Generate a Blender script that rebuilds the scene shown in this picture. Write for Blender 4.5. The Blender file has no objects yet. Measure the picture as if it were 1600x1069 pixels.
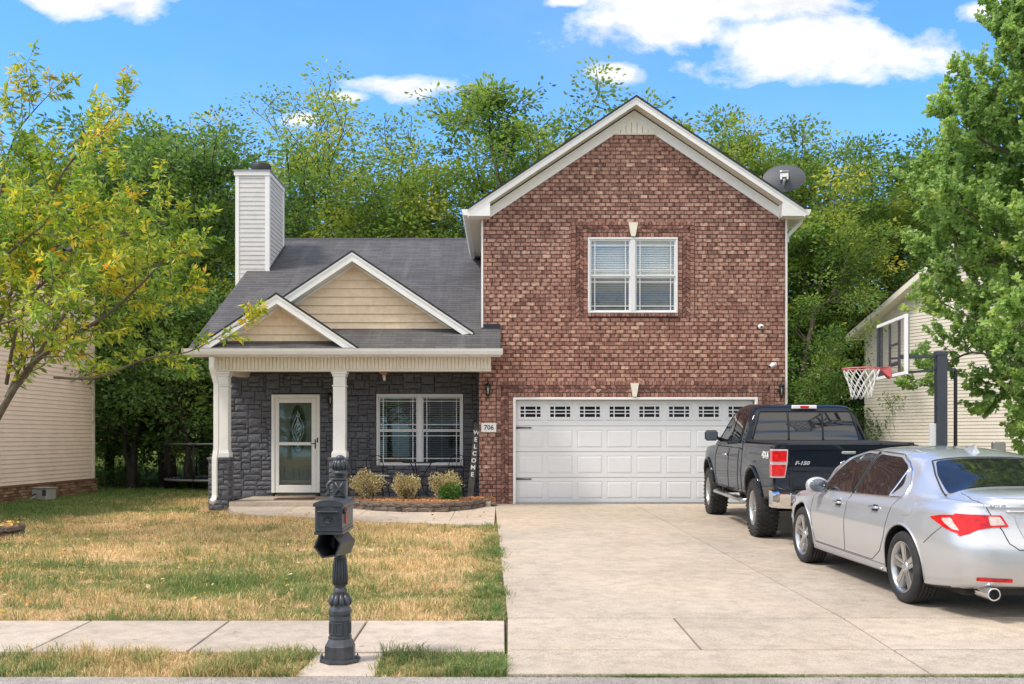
import bpy, bmesh, math, random
import numpy as np
from mathutils import Vector, Matrix
from mathutils.bvhtree import BVHTree
from mathutils.geometry import delaunay_2d_cdt
R = math.radians
random.seed(7)
scene = bpy.context.scene
col = scene.collection

# ---- camera calibration of the photograph: focal 1600 px, vanishing point (785, 684), eye 1.34 m above the garage floor
FPX, VX, VY, EYE = 1600.0, 785.0, 684.0, 1.34
def PX(px, Y): return (px - VX) * Y / FPX
def PZ(py, Y): return EYE - (py - VY) * Y / FPX
def P(px, py, Y): return Vector((PX(px, Y), Y, PZ(py, Y)))
def gz(X, Y):
    """terrain height"""
    d = -.314 + .015 * min(Y, 20.84)
    s = min(max((-X - 2.5) / 6.5, 0), 1); s = s * s * (3 - 2 * s)
    t = min(max((Y - 9.0) / 9.0, 0), 1)
    z = d * (1 - s * t) + (-.205) * s * t
    if Y > 21: z -= .2 * min(max((Y - 21) / 8, 0), 1) * (1 - s * t)
    return z
def gzn(X, Y):
    d = -.314 + .015 * np.minimum(Y, 20.84)
    s = np.clip((-X - 2.5) / 6.5, 0, 1); s = s * s * (3 - 2 * s)
    t = np.clip((Y - 9.0) / 9.0, 0, 1)
    z = d * (1 - s * t) + (-.205) * s * t
    return z - np.where(Y > 21, .2 * np.clip((Y - 21) / 8, 0, 1) * (1 - s * t), 0)
def dz(Y): return -.314 + .015 * Y          # driveway plane

# ---- objects
ORG = {}
def tag(o, label=None, cat=None, group=None, kind=None):
    if label: o['label'] = label
    if cat: o['category'] = cat
    if group: o['group'] = group
    if kind: o['kind'] = kind
    return o
def thing(name, label, cat, loc=(0, 0, 0), group=None, local=False):
    o = bpy.data.objects.new(name, None); col.objects.link(o)
    o.empty_display_size = .2
    o.location = loc
    ORG[o.name] = Vector((0, 0, 0)) if local else Vector(loc)
    return tag(o, label, cat, group)
def root_org(p):
    while p.parent: p = p.parent
    return ORG.get(p.name, Vector((0, 0, 0)))
def copy_tree(o, parent=None):
    c = o.copy(); col.objects.link(c); c.parent = parent
    for ch in list(o.children): copy_tree(ch, c)
    return c

def link_mesh(name, me, mats, parent=None, base=True):
    if not isinstance(mats, (list, tuple)): mats = [mats]
    for m in mats: me.materials.append(m)
    o = bpy.data.objects.new(name, me); col.objects.link(o)
    if parent is not None:
        og = root_org(parent)
        if og.length > 0: me.transform(Matrix.Translation(-og))
        o.parent = parent
    elif base:
        n = len(me.vertices)
        co = np.empty(n * 3); me.vertices.foreach_get('co', co); co = co.reshape(-1, 3)
        mn, mx = co.min(0), co.max(0)
        c = Vector(((mn[0] + mx[0]) / 2, (mn[1] + mx[1]) / 2, mn[2]))
        me.transform(Matrix.Translation(-c)); o.location = c
        ORG[o.name] = c
    return o

class MB:
    """collects shapes, links them as one mesh"""
    def __init__(s): s.v = []; s.f = []; s.m = []; s.sm = []; s.uv = {}; s.c = []; s.cc = 0.5
    def add(s, vs, fs, mat=0, smooth=False):
        b = len(s.v); s.v += [tuple(v) for v in vs]
        for f in fs:
            s.f.append(tuple(i + b for i in f)); s.m.append(mat); s.sm.append(smooth); s.c.append(s.cc)
        return b
    def box(s, x0, x1, y0, y1, z0, z1, mat=0, M=None):
        vs = [(x, y, z) for z in (z0, z1) for y in (y0, y1) for x in (x0, x1)]
        if M is not None: vs = [M @ Vector(v) for v in vs]
        s.add(vs, [(0, 2, 3, 1), (4, 5, 7, 6), (0, 1, 5, 4), (1, 3, 7, 5), (3, 2, 6, 7), (2, 0, 4, 6)], mat)
    def bbox(s, x0, x1, y0, y1, z0, z1, b=.01, mat=0, M=None):
        """box with chamfered edges"""
        b = min(b, (x1 - x0) * .49, (y1 - y0) * .49, (z1 - z0) * .49)
        bm = bmesh.new(); bmesh.ops.create_cube(bm, size=1)
        bmesh.ops.scale(bm, vec=(x1 - x0, y1 - y0, z1 - z0), verts=bm.verts)
        bmesh.ops.translate(bm, vec=((x0 + x1) / 2, (y0 + y1) / 2, (z0 + z1) / 2), verts=bm.verts)
        bmesh.ops.bevel(bm, geom=bm.edges[:], offset=b, segments=1, affect='EDGES')
        s.addbm(bm, mat, M=M)
    def addbm(s, bm, mat=0, smooth=False, M=None):
        bm.verts.index_update()
        vs = [v.co.copy() if M is None else M @ v.co for v in bm.verts]
        s.add(vs, [tuple(v.index for v in f.verts) for f in bm.faces], mat, smooth); bm.free()
    def prism(s, pts, a, b, axis='y', mat=0):
        """pts 2D polygon (x,z) for axis y, (y,z) for axis x, (x,y) for axis z; extruded a..b"""
        n = len(pts)
        def mk(p, t): return (p[0], t, p[1]) if axis == 'y' else ((t, p[0], p[1]) if axis == 'x' else (p[0], p[1], t))
        vs = [mk(p, a) for p in pts] + [mk(p, b) for p in pts]
        fs = [tuple(range(n)), tuple(reversed(range(n, 2 * n)))]
        fs += [(i, i + n, (i + 1) % n + n, (i + 1) % n) for i in range(n)]
        area = sum(pts[i][0] * pts[(i + 1) % n][1] - pts[(i + 1) % n][0] * pts[i][1] for i in range(n))
        flip = (area < 0) != (axis in 'xz') if True else False
        if axis == 'z': flip = area > 0
        if axis == 'x': flip = area > 0
        if axis == 'y': flip = area < 0
        if (b < a): flip = not flip
        if flip: fs = [tuple(reversed(f)) for f in fs]
        s.add(vs, fs, mat)
    def quad(s, a, b, c, d, mat=0): s.add([a, b, c, d], [(0, 1, 2, 3)], mat)
    def uvquad(s, pts, uvs, mat=0):
        s.add(pts, [tuple(range(len(pts)))], mat); s.uv[len(s.f) - 1] = uvs
    def tube(s, pts, r, n=8, mat=0, caps=True, smooth=True, square=False):
        pts = [Vector(p) for p in pts]
        if not isinstance(r, (list, tuple)): r = [r] * len(pts)
        rings = []; up = None
        for i, p in enumerate(pts):
            d = (pts[min(i + 1, len(pts) - 1)] - pts[max(i - 1, 0)])
            if d.length < 1e-9: d = Vector((0, 0, 1))
            d.normalize()
            if up is None:
                up = Vector((0, 0, 1)) if abs(d.z) < .9 else Vector((0, 1, 0))
            sx = d.cross(up)
            if sx.length < 1e-4: sx = d.orthogonal()
            sx.normalize(); up = sx.cross(d).normalized()
            for k in range(n):
                a = 2 * math.pi * (k + (.5 if square else 0)) / n
                rings.append(p + (sx * math.cos(a) + up * math.sin(a)) * r[i])
        fs = []
        for i in range(len(pts) - 1):
            for k in range(n):
                fs.append((i * n + k, i * n + (k + 1) % n, (i + 1) * n + (k + 1) % n, (i + 1) * n + k))
        if caps: fs += [tuple(reversed(range(n))), tuple(range((len(pts) - 1) * n, len(pts) * n))]
        s.add(rings, fs, mat, smooth)
    def lathe(s, prof, c=(0, 0, 0), n=24, axis='z', mat=0, smooth=True, ph=0, caps=True):
        vs = []
        for (r, h) in prof:
            for k in range(n):
                a = 2 * math.pi * (k + ph) / n
                q = (r * math.cos(a), r * math.sin(a), h)
                if axis == 'x': q = (q[2], q[0], q[1])
                if axis == 'y': q = (q[0], q[2], -q[1])
                vs.append((q[0] + c[0], q[1] + c[1], q[2] + c[2]))
        fs = []
        for i in range(len(prof) - 1):
            for k in range(n):
                fs.append((i * n + k, i * n + (k + 1) % n, (i + 1) * n + (k + 1) % n, (i + 1) * n + k))
        if caps: fs += [tuple(reversed(range(n))), tuple(range((len(prof) - 1) * n, len(prof) * n))]
        s.add(vs, fs, mat, smooth)
    def build(s, name, mats, parent=None, tone=None, tri=False, **kw):
        me = bpy.data.meshes.new(name)
        me.from_pydata(s.v, [], s.f)
        me.polygons.foreach_set('material_index', s.m)
        me.polygons.foreach_set('use_smooth', s.sm)
        if any(abs(c - .5) > 1e-6 for c in s.c):
            a = me.attributes.new('tone', 'FLOAT', 'FACE'); a.data.foreach_set('value', s.c)
        if s.uv:
            ul = me.uv_layers.new(name='UVMap')
            for fi, uvs in s.uv.items():
                for k, li in enumerate(me.polygons[fi].loop_indices): ul.data[li].uv = uvs[k]
        me.update()
        return link_mesh(name, me, mats, parent, **kw)

def fast_mesh(name, co, quads=None, tris=None, tone=None, smooth=False):
    me = bpy.data.meshes.new(name)
    co = np.asarray(co, dtype=np.float32)
    me.vertices.add(len(co)); me.vertices.foreach_set('co', co.ravel())
    idx = quads if quads is not None else tris
    k = idx.shape[1]; n = len(idx)
    me.loops.add(n * k); me.loops.foreach_set('vertex_index', idx.astype(np.int32).ravel())
    me.polygons.add(n)
    me.polygons.foreach_set('loop_start', np.arange(0, n * k, k, dtype=np.int32))
    me.polygons.foreach_set('loop_total', np.full(n, k, dtype=np.int32))
    if smooth: me.polygons.foreach_set('use_smooth', np.ones(n, dtype=bool))
    me.update(calc_edges=True)
    if tone is not None:
        a = me.attributes.new('tone', 'FLOAT', 'FACE'); a.data.foreach_set('value', np.asarray(tone, dtype=np.float32))
    return me

def text_mesh(txt, size, depth=.004, bold=0):
    cu = bpy.data.curves.new('t', 'FONT'); cu.body = txt; cu.size = size; cu.extrude = depth / 2; cu.offset = bold
    cu.align_x = 'CENTER'; cu.align_y = 'CENTER'; cu.resolution_u = 3
    o = bpy.data.objects.new('t', cu); col.objects.link(o)
    bpy.context.view_layer.update()
    me = bpy.data.meshes.new_from_object(o.evaluated_get(bpy.context.evaluated_depsgraph_get()))
    bpy.data.objects.remove(o); me.materials.clear()
    me.polygons.foreach_set('use_smooth', [False] * len(me.polygons))
    me.polygons.foreach_set('material_index', [0] * len(me.polygons))
    return me
def put_text(name, txt, size, center, mat, parent=None, M=None, depth=.004, bold=0, sx=1.0):
    """upright lettering facing -Y unless M is given (M maps text XY plane)"""
    me = text_mesh(txt, size, depth, bold)
    if M is None: M = Matrix.Rotation(R(90), 4, 'X')
    me.transform(Matrix.Translation(Vector(center)) @ M @ Matrix.Diagonal((sx, 1, 1, 1)))
    return link_mesh(name, me, mat, parent)

# ---- materials
def new_mat(name):
    m = bpy.data.materials.new(name); m.use_nodes = True
    nt = m.node_tree; nt.nodes.clear()
    out = nt.nodes.new('ShaderNodeOutputMaterial'); b = nt.nodes.new('ShaderNodeBsdfPrincipled')
    nt.links.new(b.outputs[0], out.inputs[0])
    return m, nt, b, out
def setc(sock, c): sock.default_value = (c[0], c[1], c[2], 1)
def N(nt, t, **kw):
    n = nt.nodes.new('ShaderNode' + t)
    for k, v in kw.items(): setattr(n, k, v)
    return n
def ramp(nt, stops, interp='LINEAR'):
    n = N(nt, 'ValToRGB'); cr = n.color_ramp; cr.interpolation = interp
    while len(cr.elements) < len(stops): cr.elements.new(.5)
    for e, (p, c) in zip(cr.elements, stops):
        e.position = p; e.color = (c[0], c[1], c[2], 1) if not isinstance(c, (int, float)) else (c, c, c, 1)
    return n
def noise(nt, scale, detail=4, rough=.55, coord=None, vec=None, dist=0):
    n = N(nt, 'TexNoise'); n.inputs['Scale'].default_value = scale; n.inputs['Detail'].default_value = detail
    n.inputs['Roughness'].default_value = rough; n.inputs['Distortion'].default_value = dist
    if vec is not None: nt.links.new(vec, n.inputs['Vector'])
    return n
def geo_pos(nt): return N(nt, 'NewGeometry').outputs['Position']
def obj_co(nt): return N(nt, 'TexCoord').outputs['Object']
def mix(nt, fac, a, b, bt='MIX'):
    n = N(nt, 'Mix', data_type='RGBA', blend_type=bt)
    for s, v in ((n.inputs[0], fac), (n.inputs[6], a), (n.inputs[7], b)):
        if hasattr(v, 'node'): nt.links.new(v, s)
        elif isinstance(v, (int, float)): s.default_value = v if s == n.inputs[0] else (v, v, v, 1)
        else: s.default_value = (v[0], v[1], v[2], 1)
    return n.outputs[2]
def math_(nt, op, a, b=None, c=None):
    n = N(nt, 'Math', operation=op)
    for i, v in enumerate((a, b, c)):
        if v is None: continue
        if hasattr(v, 'node'): nt.links.new(v, n.inputs[i])
        else: n.inputs[i].default_value = v
    return n.outputs[0]
def ramp_out(nt, src, stops):
    r = ramp(nt, stops); nt.links.new(src, r.inputs[0]); return r.outputs[0]
def bump(nt, b, h, strength=.3, dist=.01):
    n = N(nt, 'Bump'); n.inputs['Strength'].default_value = strength; n.inputs['Distance'].default_value = dist
    nt.links.new(h, n.inputs['Height']); nt.links.new(n.outputs[0], b.inputs['Normal'])
    return n
def plain(name, c, rough=.6, metal=0, var=.12, scale=6, bumps=0, coat=0, dirt=None, spec=.5):
    """one material with soft mottling so that no surface is perfectly even"""
    m, nt, b, o = new_mat(name)
    nz = noise(nt, scale, 5, .6, vec=obj_co(nt))
    rp = ramp(nt, [(.3, [x * (1 - var) for x in c]), (.7, [min(1, x * (1 + var)) for x in c])])
    nt.links.new(nz.outputs[0], rp.inputs[0])
    out = rp.outputs[0]
    if dirt:
        n2 = noise(nt, scale * .35, 6, .7, vec=obj_co(nt)); r2 = ramp(nt, [(.5, 0), (.75, 1)])
        nt.links.new(n2.outputs[0], r2.inputs[0]); out = mix(nt, math_(nt, 'MULTIPLY', r2.outputs[0], dirt[1]), out, dirt[0])
    nt.links.new(out, b.inputs['Base Color'])
    b.inputs['Roughness'].default_value = rough; b.inputs['Metallic'].default_value = metal
    b.inputs['Coat Weight'].default_value = coat; b.inputs['Coat Roughness'].default_value = .06
    b.inputs['Specular IOR Level'].default_value = spec
    if bumps: bump(nt, b, noise(nt, scale * 12, 4, .6, vec=obj_co(nt)).outputs[0], bumps, .004)
    return m
M = {}
M['white'] = plain('white_paint', (.84, .835, .82), .45, var=.03, dirt=((.62, .6, .56), .25))
M['offwhite'] = plain('cream_vinyl', (.80, .75, .64), .5, var=.04, dirt=((.6, .55, .46), .25))
M['vinylwhite'] = plain('window_vinyl', (.74, .745, .76), .35, var=.02)
M['soffit'] = plain('soffit_vinyl', (.72, .67, .58), .55, var=.05)
M['tan'] = plain('tan_shake_vinyl', (.80, .62, .435), .6, var=.09, scale=9, dirt=((.46, .38, .27), .4))
M['graysid'] = plain('grey_vinyl_siding', (.63, .615, .60), .55, var=.05, dirt=((.33, .33, .31), .3))
M['pinksid'] = plain('beige_vinyl_siding', (.84, .68, .56), .55, var=.05, scale=2, dirt=((.6, .49, .4), .4))
M['creamsid'] = plain('cream_vinyl_siding', (.74, .68, .61), .55, var=.04, scale=2, dirt=((.5, .44, .35), .4))
M['blackmetal'] = plain('black_iron', (.018, .018, .02), .45, metal=.3, var=.3)
M['black'] = plain('black_plastic', (.012, .012, .013), .5, var=.2)
M['mailbox'] = plain('charcoal_cast_metal', (.060, .067, .078), .36, metal=.25, var=.25, scale=14, bumps=.15, dirt=((.12, .11, .1), .35))
M['red'] = plain('red_plastic', (.55, .06, .035), .5)
M['chrome'] = plain('chrome', (.75, .75, .76), .12, metal=1, var=.03)
M['alu'] = plain('silver_alloy', (.55, .55, .54), .28, metal=.9, var=.06)
M['rubber'] = plain('tyre_rubber', (.022, .022, .023), .8, var=.3, scale=20, bumps=.2, dirt=((.07, .065, .06), .5))
M['steelgray'] = plain('galvanised_steel', (.35, .35, .35), .45, metal=.6)
M['mortar'] = plain('dark_mortar', (.085, .048, .042), .9, var=.2, scale=20)
M['stonegap'] = plain('dark_joint', (.018, .019, .022), .9)
M['terracotta'] = plain('copper_glaze', (.5, .2, .1), .4)
M['slate'] = plain('slate_powder_coat', (.045, .055, .07), .5, var=.1)
M['rimred'] = plain('faded_red_rim', (.62, .13, .13), .5, var=.15)
M['net'] = plain('white_net_cord', (.75, .74, .7), .8)
M['wood'] = plain('weathered_grey_wood', (.09, .08, .072), .8, var=.4, scale=10, bumps=.4)
M['brownwood'] = plain('brown_timber', (.17, .10, .05), .8, var=.3, scale=8)
M['bark'] = plain('grey_brown_bark', (.14, .115, .09), .9, var=.4, scale=8, bumps=.6)
M['barkdark'] = plain('dark_bark', (.055, .045, .036), .9, var=.4, scale=5, bumps=.5)
M['hosegreen'] = plain('pale_green_hose', (.33, .42, .30), .5)
M['graybox'] = plain('taupe_plastic', (.33, .31, .29), .5, var=.1)
M['blindwhite'] = plain('white_blind_slats', (.88, .88, .85), .5, var=.03)
M['curtain'] = plain('blind_slats', (.88, .88, .84), .5, var=.05)
M['dim'] = plain('dim_room', (.10, .10, .10), .9)
M['doorpaint'] = plain('dark_front_door', (.075, .085, .08), .45, var=.1)
M['mat_'] = plain('coir_mat', (.16, .09, .05), .95, var=.3, bumps=.5)
M['dish'] = plain('dish_grey', (.075, .082, .095), .6, var=.06)
M['asphroof'] = None

def mk_brick():
    m, nt, b, o = new_mat('brown_brick')
    at = N(nt, 'Attribute', attribute_name='tone')
    rp = ramp(nt, [(0, (.15, .070, .056)), (.25, (.26, .125, .096)), (.5, (.375, .195, .150)), (.75, (.48, .28, .21)), (1, (.62, .41, .31))])
    nt.links.new(at.outputs['Fac'], rp.inputs[0])
    nz = noise(nt, 17, 5, .75, vec=obj_co(nt)); r2 = ramp(nt, [(.34, .42), (.5, .95), (.68, 1.55)])
    nt.links.new(nz.outputs[0], r2.inputs[0])
    c = mix(nt, 1, rp.outputs[0], r2.outputs[0], 'MULTIPLY')
    n3 = noise(nt, 1.1, 3, .5, vec=obj_co(nt)); r3 = ramp(nt, [(.3, .86), (.7, 1.12)]); nt.links.new(n3.outputs[0], r3.inputs[0])
    c = mix(nt, 1, c, r3.outputs[0], 'MULTIPLY')
    nt.links.new(c, b.inputs['Base Color']); b.inputs['Roughness'].default_value = .85
    bump(nt, b, noise(nt, 60, 4, .7, vec=obj_co(nt)).outputs[0], .5, .004)
    return m
M['brick'] = mk_brick()
def mk_tanbrick():
    m, nt, b, o = new_mat('tan_brick')
    at = N(nt, 'Attribute', attribute_name='tone')
    rp = ramp(nt, [(0, (.12, .062, .036)), (.5, (.23, .13, .075)), (1, (.33, .20, .12))]); nt.links.new(at.outputs['Fac'], rp.inputs[0])
    nt.links.new(rp.outputs[0], b.inputs['Base Color']); b.inputs['Roughness'].default_value = .85
    return m
M['tanbrick'] = mk_tanbrick()
def mk_stone():
    m, nt, b, o = new_mat('charcoal_painted_stone')
    at = N(nt, 'Attribute', attribute_name='tone')
    rp = ramp(nt, [(0, (.088, .093, .112)), (1, (.125, .132, .156))]); nt.links.new(at.outputs['Fac'], rp.inputs[0])
    nz = noise(nt, 10, 6, .65, vec=obj_co(nt)); r2 = ramp(nt, [(.3, .8), (.7, 1.25)]); nt.links.new(nz.outputs[0], r2.inputs[0])
    nt.links.new(mix(nt, 1, rp.outputs[0], r2.outputs[0], 'MULTIPLY'), b.inputs['Base Color'])
    b.inputs['Roughness'].default_value = .62
    bump(nt, b, noise(nt, 16, 7, .65, vec=obj_co(nt)).outputs[0], .9, .03)
    return m
M['stone'] = mk_stone()
def mk_shingle():
    m, nt, b, o = new_mat('charcoal_asphalt_shingles')
    uv = N(nt, 'UVMap')
    br = N(nt, 'TexBrick'); br.offset = .37; br.offset_frequency = 2
    br.inputs['Scale'].default_value = 1; br.inputs['Brick Width'].default_value = .30; br.inputs['Row Height'].default_value = .135
    br.inputs['Mortar Size'].default_value = .003; br.inputs['Mortar Smooth'].default_value = .3; br.inputs['Bias'].default_value = 0
    setc(br.inputs['Color1'], (.062, .060, .062)); setc(br.inputs['Color2'], (.092, .089, .092)); setc(br.inputs['Mortar'], (.022, .02, .023))
    nt.links.new(uv.outputs[0], br.inputs['Vector'])
    # each course darkens towards its shaded butt edge
    sp = N(nt, 'SeparateXYZ'); nt.links.new(uv.outputs[0], sp.inputs[0])
    nz = noise(nt, .9, 5, .6, vec=obj_co(nt)); r2 = ramp(nt, [(.3, .85), (.7, 1.2)]); nt.links.new(nz.outputs[0], r2.inputs[0])
    c = mix(nt, 1, br.outputs[0], r2.outputs[0], 'MULTIPLY')
    gr = noise(nt, 55, 3, .8, vec=uv.outputs[0]); r3 = ramp(nt, [(.3, .7), (.7, 1.35)]); nt.links.new(gr.outputs[0], r3.inputs[0])
    c = mix(nt, 1, c, r3.outputs[0], 'MULTIPLY')
    # vertical rain streaks
    mp = N(nt, 'Mapping'); mp.inputs['Scale'].default_value = (3.0, .25, 1); nt.links.new(uv.outputs[0], mp.inputs['Vector'])
    st = noise(nt, 1, 5, .6, vec=mp.outputs[0]); r4 = ramp(nt, [(.52, 0), (.78, .55)]); nt.links.new(st.outputs[0], r4.inputs[0])
    c = mix(nt, r4.outputs[0], c, (.16, .157, .16))
    nt.links.new(c, b.inputs['Base Color']); b.inputs['Roughness'].default_value = .85
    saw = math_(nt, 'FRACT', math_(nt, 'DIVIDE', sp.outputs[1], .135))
    # shadow line painted at each course's butt edge, ragged from tab to tab
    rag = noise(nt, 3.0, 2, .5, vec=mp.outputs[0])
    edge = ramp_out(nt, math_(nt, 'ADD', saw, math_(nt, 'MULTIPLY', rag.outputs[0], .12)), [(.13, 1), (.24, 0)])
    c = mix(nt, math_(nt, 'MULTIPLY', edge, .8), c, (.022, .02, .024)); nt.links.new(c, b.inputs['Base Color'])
    h = math_(nt, 'SUBTRACT', math_(nt, 'MULTIPLY', br.outputs['Fac'], -.4), saw)
    bump(nt, b, h, .8, .012)
    return m
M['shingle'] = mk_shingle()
def mk_concrete(name, base, dark, speck=.5, joint=False):
    m, nt, b, o = new_mat(name)
    p = geo_pos(nt)
    n1 = noise(nt, .55, 7, .62, vec=p); r1 = ramp(nt, [(.3, dark), (.52, base), (.75, [x * 1.13 for x in base])]); nt.links.new(n1.outputs[0], r1.inputs[0])
    at = N(nt, 'Attribute', attribute_name='tone')
    ra = ramp(nt, [(0, .88), (1, 1.1)]); nt.links.new(at.outputs['Fac'], ra.inputs[0])
    n2 = noise(nt, 90, 3, .8, vec=p); r2 = ramp(nt, [(.34, 1 - speck * .45), (.5, 1), (.72, 1 + speck * .3)]); nt.links.new(n2.outputs[0], r2.inputs[0])
    n3 = noise(nt, 5.5, 6, .7, vec=p); r3 = ramp(nt, [(.36, .84), (.58, 1.06)]); nt.links.new(n3.outputs[0], r3.inputs[0])
    c = mix(nt, 1, r1.outputs[0], r2.outputs[0], 'MULTIPLY'); c = mix(nt, 1, c, r3.outputs[0], 'MULTIPLY')
    c = mix(nt, 1, c, ra.outputs[0], 'MULTIPLY')
    n6 = noise(nt, .32, 4, .6, vec=p, dist=.6); c = mix(nt, 1, c, ramp_out(nt, n6.outputs[0], [(.35, (1.03, 1.0, .97)), (.5, 1.0), (.66, (.94, .95, .96))]), 'MULTIPLY')
    # dark pitted patches
    n4 = noise(nt, 1.3, 3, .5, vec=p); n5 = noise(nt, 26, 5, .75, vec=p)
    f = math_(nt, 'MULTIPLY', ramp_out(nt, n4.outputs[0], [(.5, 0), (.62, 1)]), ramp_out(nt, n5.outputs[0], [(.52, 0), (.62, .45)]))
    c = mix(nt, f, c, [x * .55 for x in dark])
    # hairline cracks and sparse dark drips
    wv = noise(nt, 1.5, 4, .6, vec=p); vm = N(nt, 'Vector' + 'Math', operation='ADD'); nt.links.new(p, vm.inputs[0]); nt.links.new(wv.outputs['Color'], vm.inputs[1])
    vo = N(nt, 'TexVoronoi', feature='DISTANCE_TO_EDGE'); vo.inputs['Scale'].default_value = .33; nt.links.new(vm.outputs[0], vo.inputs['Vector'])
    ck = math_(nt, 'MULTIPLY', ramp_out(nt, vo.outputs['Distance'], [(.001, .22), (.004, 0)]), ramp_out(nt, n6.outputs[0], [(.47, 0), (.55, 1)]))
    c = mix(nt, ck, c, [x * .35 for x in dark])
    v2 = N(nt, 'TexVoronoi'); v2.inputs['Scale'].default_value = 2.3; nt.links.new(p, v2.inputs['Vector'])
    dr_ = math_(nt, 'MULTIPLY', ramp_out(nt, v2.outputs['Distance'], [(.03, .7), (.06, 0)]), ramp_out(nt, n4.outputs[0], [(.45, 0), (.5, 1)]))
    c = mix(nt, dr_, c, [x * .3 for x in dark])
    nt.links.new(c, b.inputs['Base Color']); b.inputs['Roughness'].default_value = .88
    bump(nt, b, n2.outputs[0], .5, .004)
    return m
M['drive'] = mk_concrete('driveway_concrete', (.495, .415, .33), (.43, .36, .285), speck=.85)
M['walk'] = mk_concrete('sidewalk_concrete', (.50, .42, .345), (.42, .35, .285))
M['road'] = mk_concrete('aggregate_gutter', (.40, .36, .32), (.26, .235, .21), speck=2.0)
M['asphalt'] = mk_concrete('asphalt', (.075, .073, .07), (.05, .048, .047), speck=1.6)
M['block'] = plain('concrete_landscape_block', (.16, .125, .10), .9, var=.35, scale=6, bumps=.8)

def mk_ground(blade=False):
    """dry lawn: straw patches and green patches, the same field on ground and blades"""
    m, nt, b, o = new_mat('grass_blades' if blade else 'lawn_soil')
    p = geo_pos(nt)
    mp = N(nt, 'Mapping'); mp.inputs['Scale'].default_value = (.55, 1.0, 0); nt.links.new(p, mp.inputs['Vector'])
    n1 = noise(nt, .95, 6, .68, vec=mp.outputs[0], dist=.4)
    n2 = noise(nt, .18, 3, .5, vec=mp.outputs[0])
    sx = N(nt, 'SeparateXYZ'); nt.links.new(p, sx.inputs[0])
    # greener in the left back by the neighbour, along driveway edge, and in front strip
    def band(axis, a, b_): 
        mr = N(nt, 'MapRange'); mr.inputs[1].default_value = a; mr.inputs[2].default_value = b_; mr.clamp = True
        nt.links.new(sx.outputs[axis], mr.inputs[0]); return mr.outputs[0]
    left = math_(nt, 'MULTIPLY', band(0, -7, -11.3), band(1, 15, 21))
    edge = band(0, -.45, -.05)
    front = band(1, 7.6, 7.2)
    front2 = math_(nt, 'MULTIPLY', band(1, 9.8, 8.7), .5)
    mid = math_(nt, 'MULTIPLY', math_(nt, 'MULTIPLY', band(1, 9.3, 10.4), band(1, 13.5, 11.8)), band(0, -.9, -2.6))
    g = math_(nt, 'ADD', n1.outputs[0], math_(nt, 'MULTIPLY', math_(nt, 'SUBTRACT', n2.outputs[0], .5), .7))
    for x, k in ((left, .5), (edge, .16), (front, .03), (front2, .13), (mid, .15), (band(1, 38, 48), -.12)): g = math_(nt, 'ADD', g, math_(nt, 'MULTIPLY', x, k))
    if blade:
        at = N(nt, 'Attribute', attribute_name='tone')
        g = math_(nt, 'ADD', g, math_(nt, 'MULTIPLY', math_(nt, 'SUBTRACT', at.outputs['Fac'], .46), .60))
        rp = ramp(nt, [(.38, (.88, .67, .39)), (.50, (.78, .57, .30)), (.57, (.58, .46, .19)), (.66, (.33, .36, .14)), (.84, (.18, .27, .085))])
    else:
        rp = ramp(nt, [(.40, (.60, .42, .24)), (.52, (.50, .34, .19)), (.60, (.22, .20, .08)), (.75, (.11, .15, .04))])
    nt.links.new(g, rp.inputs[0]); c = rp.outputs[0]
    n3 = noise(nt, 40 if blade else 22, 4, .7, vec=p); r3 = ramp(nt, [(.3, .5), (.7, 1.4)]); nt.links.new(n3.outputs[0], r3.inputs[0])
    c = mix(nt, 1, c, r3.outputs[0], 'MULTIPLY')
    if not blade:   # bare reddish soil
        n4 = noise(nt, 1.7, 4, .6, vec=p); c = mix(nt, ramp_out(nt, n4.outputs[0], [(.62, 0), (.7, .8)]), c, (.30, .155, .085))
        bump(nt, b, noise(nt, 30, 6, .8, vec=p).outputs[0], .8, .03)
    nt.links.new(c, b.inputs['Base Color']); b.inputs['Roughness'].default_value = .8
    b.inputs['Specular IOR Level'].default_value = .2 if blade else 0
    if blade:
        tr = N(nt, 'BsdfTranslucent'); nt.links.new(c, tr.inputs[0]); ms = N(nt, 'MixShader'); ms.inputs[0].default_value = .3
        nt.links.new(b.outputs[0], ms.inputs[1]); nt.links.new(tr.outputs[0], ms.inputs[2]); nt.links.new(ms.outputs[0], o.inputs[0])
    return m
M['soil'] = mk_ground(); M['blade'] = mk_ground(True)

def mk_leaf(name, stops, trans=.35, rough=.55, patch=.35):
    m, nt, b, o = new_mat(name)
    at = N(nt, 'Attribute', attribute_name='tone'); oi = N(nt, 'ObjectInfo')
    nz = noise(nt, patch, 3, .5, vec=geo_pos(nt))
    f = math_(nt, 'ADD', at.outputs['Fac'], math_(nt, 'MULTIPLY', math_(nt, 'SUBTRACT', nz.outputs[0], .5), 1.1))
    f = math_(nt, 'ADD', f, math_(nt, 'MULTIPLY', math_(nt, 'SUBTRACT', oi.outputs['Random'], .5), .18))
    rp = ramp(nt, stops); nt.links.new(f, rp.inputs[0])
    nt.links.new(rp.outputs[0], b.inputs['Base Color']); b.inputs['Roughness'].default_value = rough
    b.inputs['Specular IOR Level'].default_value = .35
    tr = N(nt, 'BsdfTranslucent'); ms = N(nt, 'MixShader'); ms.inputs[0].default_value = trans
    c2 = mix(nt, 1, rp.outputs[0], (1.3, 1.35, .7), 'MULTIPLY')
    nt.links.new(c2, tr.inputs[0]); nt.links.new(b.outputs[0], ms.inputs[1]); nt.links.new(tr.outputs[0], ms.inputs[2]); nt.links.new(ms.outputs[0], o.inputs[0])
    return m
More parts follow.
